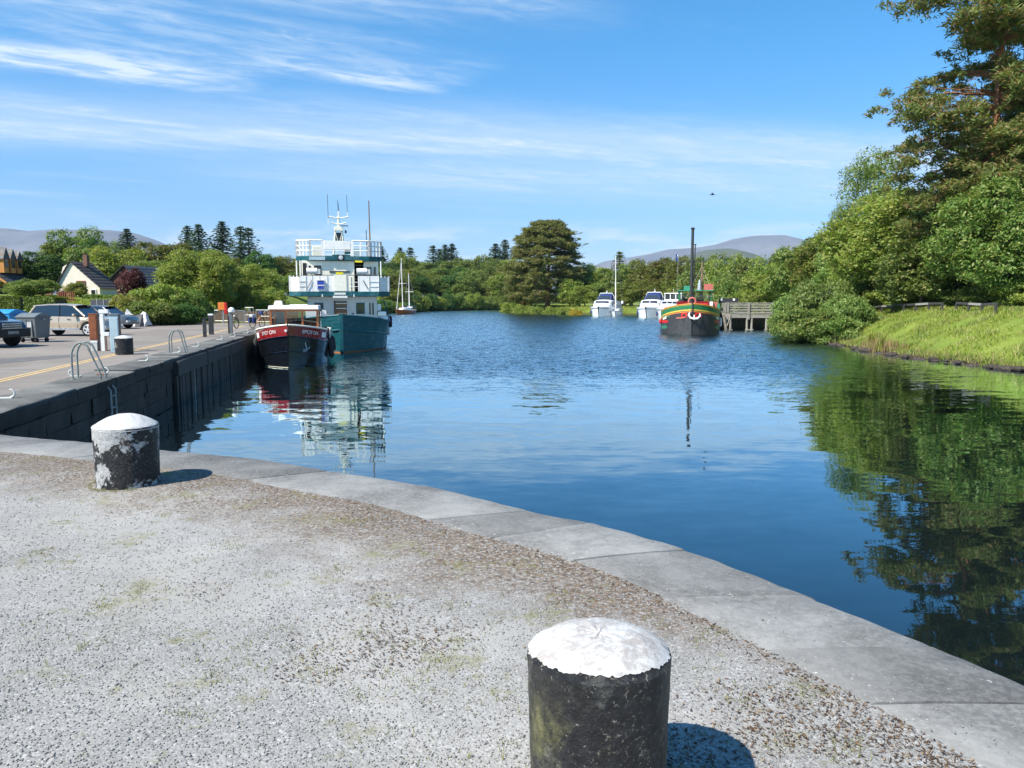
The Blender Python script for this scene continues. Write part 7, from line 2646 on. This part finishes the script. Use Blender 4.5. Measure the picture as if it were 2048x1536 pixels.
def tree(kind, px, top, D, mat, label, cat='tree', group=None, wpx=None, name=None, rz=None, base=None, zoff=0.0):
    """stand a tree so that its top and width match the photograph at distance D"""
    k = K[kind]
    q = atd(px, top, D)
    zb = tz(q.x, D) if base is None else base
    zb += zoff
    h = q.z - zb
    sz = h / k.H
    sx = sz if (wpx is None or kind.startswith('sp')) else (wpx / F * D / 2) / k.R
    sx = sz * 1.45 if kind.startswith('sp') else min(max(sx, sz * 0.55), sz * 1.9)
    rz = random.uniform(0, 6.28) if rz is None else rz
    nm = name or ('conifer' if kind.startswith('sp') else ('shrub' if kind.startswith('bush') else ('pine_tree' if 'pine' in kind else 'broadleaf_tree')))
    o = empty(nm, (q.x, D, zb), rz, label, cat, group)
    o.scale = (sx, sx, sz)
    t = obj('trunk' if not kind.startswith('bush') else 'stem', k.trunk, o)
    c = obj('crown', k.crown, o)
    c.material_slots[0].link = 'OBJECT'
    c.material_slots[0].material = LM[mat]
    return o


HUE = {'bright': 'bright green', 'mid': 'mid green', 'dark': 'dark green', 'olive': 'olive green', 'silver': 'silvery green', 'gold': 'yellow-green'}

# --- bank by the path: pine, sycamores, birch, undergrowth
tree('near_pine', 2018, -190, 62, 'nearpine', 'towering pine with drooping grey-green limbs above the grassy bank', 'tree', rz=0.0, name='pine_tree')
tree('near_pine', 2085, -230, 69, 'nearpine', 'second tall pine standing behind the towering pine', 'tree', rz=2.4, name='pine_tree')
tree('birch', 1748, 268, 84, 'silver', 'airy silvery-leaved tree rising behind the bank trees', wpx=130)
tree('birch', 1694, 380, 88, 'silver', 'shorter silvery tree beside the tall airy one', wpx=70)
G = 'leafy trees along the grassy bank'
tree('bl_a', 1795, 372, 71, 'bright', 'bright green leafy tree rising behind the low rail fence', 'tree', G, 235)
tree('bl_b', 1905, 365, 67, 'mid', 'full leafy tree beside the towering pine behind the rail fence', 'tree', G, 230)
tree('bl_a', 1990, 350, 58, 'mid', 'dark green leafy tree under the towering pine', 'tree', G, 210)
tree('bl_b', 1738, 425, 80, 'bright', 'light green tree below the silvery trees on the bank', 'tree', G, 150)
tree('bl_b', 2115, 360, 57, 'mid', 'leafy tree standing past the towering pine on the bank', 'tree', G, 230)
tree('bl_a', 2085, 300, 72, 'olive', 'tall olive-green tree behind the towering pine', 'tree', G, 260)
tree('bl_c', 1850, 470, 64, 'mid', 'low spreading tree whose leaves reach down to the rail fence', 'tree', G, 150)
tree('bl_e', 1655, 452, 98, 'olive', 'olive-green tree with thin bare tips beyond the waterside shrubs', 'tree', None, 120)
tree('bl_d', 1600, 478, 104, 'mid', 'mid green tree behind the waterside shrubs and jetty', 'tree', None, 110)
tree('bl_c', 1690, 500, 88, 'silver', 'pale leafy tree low behind the waterside shrubs', 'tree', None, 110)
for i, (px, top, D, wp, mt) in enumerate([(1755, 560, 70, 110, 'mid'), (1812, 566, 67, 110, 'bright'), (1868, 572, 64.5, 100, 'silver'), (1925, 574, 61, 100, 'mid'), (1985, 566, 57.5, 110, 'mid'), (2045, 562, 55, 110, 'bright'), (1900, 535, 68, 150, 'mid'), (2000, 530, 61, 150, 'dark'), (1790, 530, 72, 150, 'mid'), (1840, 545, 69, 120, 'dark'), (1950, 550, 62, 120, 'dark')]):
    tree(['bush_a', 'bush_b'][i % 2], px, top, D + 1.2, mt, HUE[mt] + ' low shrub in the undergrowth behind the rail fence', 'shrub', 'undergrowth behind the rail fence', wp)
# --- waterside shrubs by the jetty
for i, (px, top, D, wp, mt, lb) in enumerate([(1645, 558, 68.5, 125, 'silver', 'tall flowering waterside shrub at the end of the grassy bank'), (1592, 588, 74, 85, 'silver', 'waterside shrub pressed against the timber jetty'), (1688, 590, 65, 110, 'silver', 'waterside shrub spilling onto the grassy bank'), (1620, 615, 64.5, 130, 'mid', 'green shrub overhanging the canal edge below the flowering shrub'), (1582, 624, 71, 70, 'mid', 'low green shrub dipping to the water next to the jetty'), (1668, 632, 62.5, 100, 'mid', 'low shrub above the dark bank stones')]):
    tree(['bush_a', 'bush_b'][i % 2], px, top, D, mt, lb, 'shrub', 'waterside shrubs by the jetty', wp, base=-2.0)
# --- trees behind the striped barge and jetty
G = 'trees behind the jetty and striped barge'
for i, (px, top, D, wp, mt) in enumerate([(1545, 505, 118, 90, 'bright'), (1500, 512, 128, 90, 'mid'), (1455, 510, 135, 90, 'bright'), (1580, 490, 125, 90, 'olive'), (1415, 508, 150, 100, 'mid'), (1520, 540, 110, 80, 'bright'), (1470, 545, 118, 90, 'mid'), (1425, 548, 140, 90, 'bright')]):
    tree(['bl_c', 'bl_d'][i % 2], px, top, D, mt, HUE[mt] + ' ' + 'leafy tree in the belt behind the jetty and striped barge', 'tree', G, wp)
G = 'trees behind the motor cruisers'
for i, (px, top, D, wp, mt) in enumerate([(1375, 512, 170, 80, 'olive'), (1335, 512, 182, 80, 'olive'), (1295, 518, 190, 75, 'olive'), (1262, 522, 195, 70, 'mid'), (1225, 535, 192, 70, 'mid'), (1190, 530, 196, 75, 'bright'), (1160, 528, 200, 70, 'bright'), (1140, 552, 188, 60, 'bright'), (1360, 560, 168, 70, 'bright'), (1310, 560, 178, 70, 'olive'), (1210, 562, 184, 70, 'mid'), (1265, 562, 180, 70, 'olive'), (1170, 570, 184, 60, 'bright')]):
    tree(['bl_c', 'bl_d', 'bl_c'][i % 3], px, top, D, mt, HUE[mt] + ' ' + 'leafy tree in the belt behind the motor cruisers', 'tree', G, wp)
tree('sp_b', 1239, 499, 205, 'olive', 'thin ragged conifer poking above the trees behind the cruisers', 'tree', None, 22)
# --- great pine on the spit
tree('pine', 1096, 440, 192, 'pine', 'great spreading old pine standing on the grassy spit', 'tree', None, 158, rz=0.3)
tree('bl_d', 1040, 540, 205, 'olive', 'olive leafy tree tucked against the great pine', 'tree', None, 60)
for i, (px, top, D, wp) in enumerate([(1020, 604, 194, 36), (1045, 607, 188, 36), (1072, 612, 182, 34), (1105, 612, 176, 36), (1128, 614, 172, 30)]):
    tree(['bush_a', 'bush_b'][i % 2], px, top, D, 'bright', 'rounded bush on the grassy spit under the great pine', 'shrub', 'bushes on the grassy spit', wp)
tree('bush_b', 1151, 617, 169, 'yellow', 'yellow gorse bush at the water edge near the cruisers', 'shrub', None, 22)
tree('bush_a', 1046, 601, 193, 'gorse', 'orange-flowered bush on the spit below the great pine', 'shrub', None, 22)
# --- far wooded bank
G = 'far bank woodland trees'
i = 0
for row, (D0, tp, step, wp) in enumerate([(285, 512, 25, 58), (268, 528, 25, 54), (254, 548, 24, 50)]):
    px = 560 if row == 0 else 730
    while px < 1075:
        D = D0 + random.uniform(-6, 6)
        tree(['bl_c', 'bl_d', 'bl_e'][i % 3] if row < 2 else ['bl_c', 'bl_d'][i % 2], px, tp + random.uniform(-7, 9), D, mt := random.choice(['mid', 'mid', 'dark', 'bright', 'olive']), HUE[mt] + ' rounded tree in the ' + ['rearmost', 'middle', 'foremost'][row] + ' row of the far bank wood', 'tree', G, wp)
        px += step * random.uniform(0.8, 1.25)
        i += 1
for i, px in enumerate(range(828, 1020, 17)):
    sh_y = float(np.interp(px, [820, 860, 900, 940, 980, 1020], [207, 218, 228, 238, 243, 246])) + 2.5
    tree(['bush_a', 'bush_b'][i % 2], px, 590 + random.uniform(-8, 6), sh_y, random.choice(['bright', 'dark', 'mid', 'dark']), 'waterside bush along the far bank', 'shrub', 'bushes along the far water edge', 30, base=-2.0)
for px, top, D in ((951, 580, 252), (975, 583, 254), (944, 606, 243)):
    tree('bush_b', px, top, D, 'gorse', 'orange-flowered gorse bush on the far bank', 'shrub', 'gorse bushes on the far bank', 28)
for px, top, wp, kk in [(762, 491, 34, 'sp_a'), (800, 494, 26, 'sp_a'), (820, 491, 24, 'sp_b'), (866, 487, 34, 'sp_b'), (879, 497, 22, 'sp_a'), (890, 488, 26, 'sp_a'), (904, 486, 32, 'sp_a'), (991, 486, 28, 'sp_a'), (1010, 478, 34, 'sp_a')]:
    tree(kk, px, top, 300 + random.uniform(-8, 8), 'spruce', 'dark spruce standing above the wood on the far bank', 'tree', 'spruces above the far wood', wp)
# --- wooded bank behind the yachts
for i, (px, top, D, wp, mt, kk) in enumerate([(750, 535, 215, 70, 'mid', 'bl_c'), (778, 548, 212, 60, 'olive', 'bl_d'), (805, 545, 222, 60, 'mid', 'bl_c'), (832, 550, 232, 60, 'dark', 'bl_d'), (790, 575, 205, 60, 'olive', 'bl_c'), (820, 580, 218, 55, 'mid', 'bl_d'), (848, 575, 236, 50, 'bright', 'bl_c')]):
    tree(kk, px, top, D, mt, HUE[mt] + ' ' + 'leafy tree on the bank behind the moored ketch', 'tree', 'trees behind the moored ketch', wp)
for i, (px, top, D, wp, mt) in enumerate([(772, 600, 192, 40, 'mid'), (790, 603, 197, 40, 'bright'), (806, 602, 203, 40, 'dark'), (822, 600, 210, 40, 'bright'), (838, 601, 221, 36, 'mid'), (760, 598, 185, 40, 'dark')]):
    tree(['bush_a', 'bush_b'][i % 2], px, top, D, mt, HUE[mt] + ' ' + 'waterside bush behind the moored ketch', 'shrub', 'bushes behind the moored ketch', wp, base=-1.9)
# --- left of the canal
G = 'spruces behind the car park trees'
for px, top, wp, kk in [(374, 450, 40, 'sp_a'), (396, 447, 42, 'sp_a'), (443, 441, 46, 'sp_a'), (480, 447, 36, 'sp_b'), (496, 450, 44, 'sp_b')]:
    tree(kk, px, top, 172 + random.uniform(-5, 5), 'spruce', 'tall spruce behind the trees at the end of the car park', 'tree', G, wp)
G = 'trees behind the houses and car park'
for i, (px, top, D, wp, mt, kk) in enumerate([(150, 454, 152, 100, 'mid', 'bl_c'), (108, 480, 150, 60, 'olive', 'bl_e'), (192, 470, 150, 60, 'dark', 'bl_d'), (235, 472, 152, 50, 'silver', 'birch'), (228, 492, 122, 115, 'bright', 'bl_c'), (310, 482, 132, 95, 'olive', 'bl_d'), (350, 480, 136, 80, 'olive', 'bl_e'), (300, 520, 110, 90, 'mid', 'bl_c'), (420, 505, 150, 70, 'mid', 'bl_c'), (455, 508, 150, 70, 'olive', 'bl_d'), (520, 500, 160, 60, 'dark', 'bl_d'), (560, 512, 165, 70, 'olive', 'bl_c'), (600, 520, 170, 70, 'mid', 'bl_d'), (345, 530, 105, 80, 'mid', 'bl_d'), (20, 520, 150, 90, 'dark', 'bl_c'), (-40, 500, 140, 110, 'mid', 'bl_d'), (575, 545, 135, 70, 'mid', 'bl_d')]):
    tree(kk, px, top, D, mt, HUE[mt] + ' ' + 'leafy tree in the belt behind the houses and car park', 'tree', G, wp)
tree('sp_a', 253, 456, 150, 'spruce', 'narrow dark conifer above the trees behind the houses', 'tree', None, 26)
tree('bl_d', 78, 502, 108, 'dark', 'dark evergreen beside the dormered timber house', 'tree', None, 90, name='evergreen_tree')
tree('bush_a', 62, 558, 88, 'mid', 'big loose shrub in front of the dormered house', 'shrub', None, 90)
tree('bush_b', 152, 563, 88, 'gold', 'golden evergreen shrub against the cream gable', 'shrub', None, 36)
tree('bl_d', 263, 534, 80, 'red', 'purple-red leaved tree in front of the maroon gable', 'tree', None, 50, name='copper_tree')
tree('bush_a', 125, 581, 86, 'red', 'small purple shrub by the timber trellis', 'shrub', None, 14)
tree('bl_a', 398, 493, 74, 'bright', 'big bright green tree at the end of the car park', 'tree', None, 135)
tree('bl_b', 500, 525, 86, 'bright', 'round bright green tree behind the steel barriers', 'tree', None, 100)
tree('bl_c', 470, 556, 78, 'olive', 'brownish olive bush-like tree behind the steel barriers', 'tree', None, 66)
tree('bl_d', 546, 572, 80, 'bright', 'bright tree beside the passenger vessel behind the barriers', 'tree', None, 70)
for i, (px, top, D, wp, mt, lb) in enumerate([(258, 588, 60, 70, 'gold', 'yellow-green shrub at the car park edge behind the covered motorbike'), (318, 566, 62, 105, 'bright', 'large light green shrub at the car park edge'), (365, 578, 64, 90, 'mid', 'dense green shrub under the big bright tree'), (300, 600, 58.5, 100, 'mid', 'spreading low shrub behind the covered motorbike'), (352, 606, 60, 90, 'dark', 'dark low shrub at the tarmac edge under the bright tree'), (392, 596, 66, 60, 'dark', 'shady shrub beside the wooden shed')]):
    tree(['bush_a', 'bush_b'][i % 2], px, top, D, mt, lb, 'shrub', 'shrubs at the car park edge', wp, base=-0.35)

# ---------------------------------------------------------------- grass, reeds and stones of the bank
n = 150000
Yb = rng.uniform(36, 80, n)
Xb = rng.uniform(24, 62, n)
db = poly_dist(Xb, Yb)
k = (db > 0.3) & (db < 22) & (Xb / Yb < 0.74) & (rng.random(n) < np.clip(1.5 - db / 13, 0.15, 1))
Pb = np.stack([Xb[k], Yb[k], terrain(Xb[k], Yb[k]) - 0.02], 1)
M_grass = leaf_mat('bank_grass_blades', (0.185, 0.255, 0.026), (0.345, 0.385, 0.062), 0.45, c3=(0.42, 0.38, 0.15))
tag(obj('grass', blades_mesh('grass', Pb, 0.20, 0.022, 1.1, 61, M_grass)), 'long green grass covering the canal bank', 'grass', kind='stuff')
# taller tussocks and seed heads that break the sward
TT = []
for i in range(190):
    y = rng.uniform(38, 74)
    x = rng.uniform(24.5, 40)
    d_ = float(poly_dist(np.array([x]), np.array([y]))[0])
    if d_ < 0.4 or d_ > 13:
        continue
    m_ = int(rng.integers(18, 60))
    xx, yy = x + rng.normal(0, 0.28, m_), y + rng.normal(0, 0.28, m_)
    TT.append(np.stack([xx, yy, terrain(xx, yy) - 0.02], 1))
M_tuss = leaf_mat('tussock_blades', (0.10, 0.165, 0.025), (0.24, 0.27, 0.07), 0.4, c3=(0.46, 0.40, 0.19))
tag(obj('tall_grass', blades_mesh('tall_grass', np.concatenate(TT), 0.30, 0.022, 0.8, 66, M_tuss)), 'taller tussocks standing in the bank grass', 'grass', kind='stuff')
n = 30000
Yb = rng.uniform(38, 75, n)
Xb = rng.uniform(23, 30, n)
db = poly_dist(Xb, Yb)
dens_ = 0.5 + 0.5 * np.sin(Yb * 0.55 + 1.0) * np.sin(Yb * 0.21)
k = (db > -0.1) & (db < 1.5) & (rng.random(n) < 0.04 + 0.75 * np.clip((dens_ - 0.55) * 2.2, 0, 1)) & (Yb < 62)
Pb = np.stack([Xb[k], Yb[k], np.maximum(terrain(Xb[k], Yb[k]), -2.0)], 1)
M_reed = leaf_mat('dry_reed_stems', (0.30, 0.20, 0.09), (0.46, 0.34, 0.17), 0.25, c3=(0.24, 0.26, 0.06))
tag(obj('reeds', blades_mesh('reeds', Pb, 0.65, 0.018, 0.35, 62, M_reed)), 'dry tan reeds at the foot of the grassy bank', 'reeds', kind='stuff')
# grass of the spit and far banks
n = 60000
Yb = rng.uniform(140, 215, n)
Xb = rng.uniform(-6, 50, n)
db = poly_dist(Xb, Yb)
k = (db > 0.3) & (db < 12)
Pb = np.stack([Xb[k], Yb[k], terrain(Xb[k], Yb[k]) - 0.02], 1)
tag(obj('grass', blades_mesh('grass_spit', Pb, 0.35, 0.05, 0.8, 63, M_grass)), 'rough grass on the spit and bank behind the cruisers', 'grass', kind='stuff')
# grass strips round the car park
n = 40000
Xb = rng.uniform(-62, -16, n)
Yb = rng.uniform(60, 84, n)
k = (Yb > 66.5) | ((Xb > -34) & (Yb > 62 + 0.0 * Xb) & (Xb < quay_x(63) - 0.5))
Pb = np.stack([Xb[k], Yb[k], np.maximum(terrain(Xb[k], Yb[k]), -0.62)], 1)
tag(obj('grass', blades_mesh('grass_verge', Pb, 0.3, 0.04, 0.8, 64, M_grass)), 'grass verge beyond the car park tarmac', 'grass', kind='stuff')
# bank stones at the water line
rs = random.Random(9)
for i in range(46):
    y = rs.uniform(38.5, 66)
    xs_ = np.linspace(23, 28, 60)
    dd = poly_dist(xs_, np.full(60, y))
    x = float(xs_[np.argmin(np.abs(dd - rs.uniform(-0.1, 0.3)))])
    mb = MB()
    s_ = rs.uniform(0.14, 0.36)
    rows = []
    ph = rs.uniform(0, 6)
    for j, (q, z) in enumerate(((0.2, -0.5), (0.9, -0.25), (1.0, 0.1), (0.72, 0.42), (0.12, 0.55))):
        rows.append([(math.cos(a_) * q * s_ * (1 + 0.25 * math.sin(2 * a_ + ph) + 0.15 * math.sin(5 * a_ + j)), math.sin(a_) * q * s_ * 1.3 * (1 + 0.2 * math.cos(3 * a_ + ph)), z * s_) for a_ in [2 * math.pi * u / 9 for u in range(9)]])
    mb.grid(rows, closed=True)
    o = mb.build('bank_stone', M_soil, None, smooth=True)
    o.location = (x, y, ZW + rs.uniform(-0.05, 0.12))
    tag(o, 'dark wet stone at the water edge of the grassy bank', 'stone', 'dark stones along the grassy bank')
# bright ferns by the waterside shrubs
for i, (px, py) in enumerate([(1697, 690), (1712, 695), (1740, 690), (1760, 697), (1730, 700)]):
    p = at(px, py, -1.6)
    r5 = np.random.default_rng(80 + i)
    a_ = r5.uniform(0, 6.28, 40)
    V, Q = [], []
    Pn = np.stack([np.full(40, 0.0) + r5.normal(0, 0.12, 40), r5.normal(0, 0.12, 40), np.zeros(40)], 1)
    me = blades_mesh('iris_clump', Pn, 1.05, 0.045, 0.55, 90 + i, LM['gold'])
    o = obj('iris_clump', me)
    o.location = (p.x, p.y, tz(p.x, p.y) - 0.05)
    tag(o, 'yellow-green iris clump at the water edge below the shrubs', 'plant', 'iris clumps at the canal edge')


# ---------------------------------------------------------------- low rail fence on the bank
def rail_fence(x0, y0, x1, y1, n, label):
    o = empty('rail_fence', (x0, y0, tz(x0, y0)), 0, label, 'fence', 'low timber rail fences on the bank')
    zb = tz(x0, y0)
    for k in range(n + 1):
        t = k / n
        x, y = lerp(x0, x1, t), lerp(y0, y1, t)
        z = tz(x, y) - zb
        MB().box((x - x0, y - y0, z + 0.22), (0.13, 0.13, 0.62)).build('post', M_darkwood, o)
        if k < n:
            x2, y2 = lerp(x0, x1, (k + 1) / n), lerp(y0, y1, (k + 1) / n)
            z2 = tz(x2, y2) - zb
            a, b = Vector((x - x0, y - y0, z + 0.56)), Vector((x2 - x0, y2 - y0, z2 + 0.56))
            e = (b - a) * 0.02
            MB().prism([a - e + Vector((-0.06, 0, -0.08)), a - e + Vector((0.06, 0, -0.08)), a - e + Vector((0.06, 0, 0.08)), a - e + Vector((-0.06, 0, 0.08))], b - a + e * 2).build('rail', M_greywood if k % 3 == 1 else M_darkwood, o)
    return o


fa = at(1722, 615, 0.95)
rail_fence(32.3, 75, 32.0, 57.5, 9, 'long low timber rail fence along the top of the bank')
rail_fence(31.9, 55.5, 31.6, 50.5, 3, 'short low timber rail fence past the gap on the bank')

# ---------------------------------------------------------------- hedges (after the leaf materials)
c0, c1 = atd(-60, 610, 76), atd(47, 610, 76)
hedge(c0.x, c1.x, 76.2, 1.6, 2.05, 'clipped bright green hedge behind the white post and bins', zb=-0.2, n=9000)
c0, c1 = atd(49, 610, 74), atd(112, 610, 74)
hedge(c0.x, c1.x, 75.0, 2.2, 1.95, 'clipped rounded hedge behind the beige 4x4', zb=-0.2, n=7000, seed=6)
c0, c1 = atd(150, 592, 84), atd(262, 592, 84)
hedge(c0.x, c1.x, 86, 1.2, max(0.5, atd(200, 591, 86).z - tz(c0.x, 86) + 0.2), 'dark garden hedge under the two gabled houses', zb=tz(c0.x, 86) - 0.2, mat='mid', n=6000, seed=7)

# ---------------------------------------------------------------- air
hz_m = bpy.data.materials.new('thin_air_haze')
hz_m.use_nodes = True
hz_m.node_tree.nodes.clear()
ht = NT(hz_m.node_tree)
hv = ht.n('ShaderNodeVolumePrincipled', {'Color': (0.60, 0.80, 1.0, 1), 'Density': 0.00005, 'Anisotropy': 0.0})
ht.n('ShaderNodeOutputMaterial', {'Volume': hv.outputs[0]})
hz_o = MB().box((0, 3600, 340), (16000, 9400, 740)).build('haze', hz_m)
tag(hz_o, 'thin blue air haze over the canal and hills', 'haze', kind='stuff')
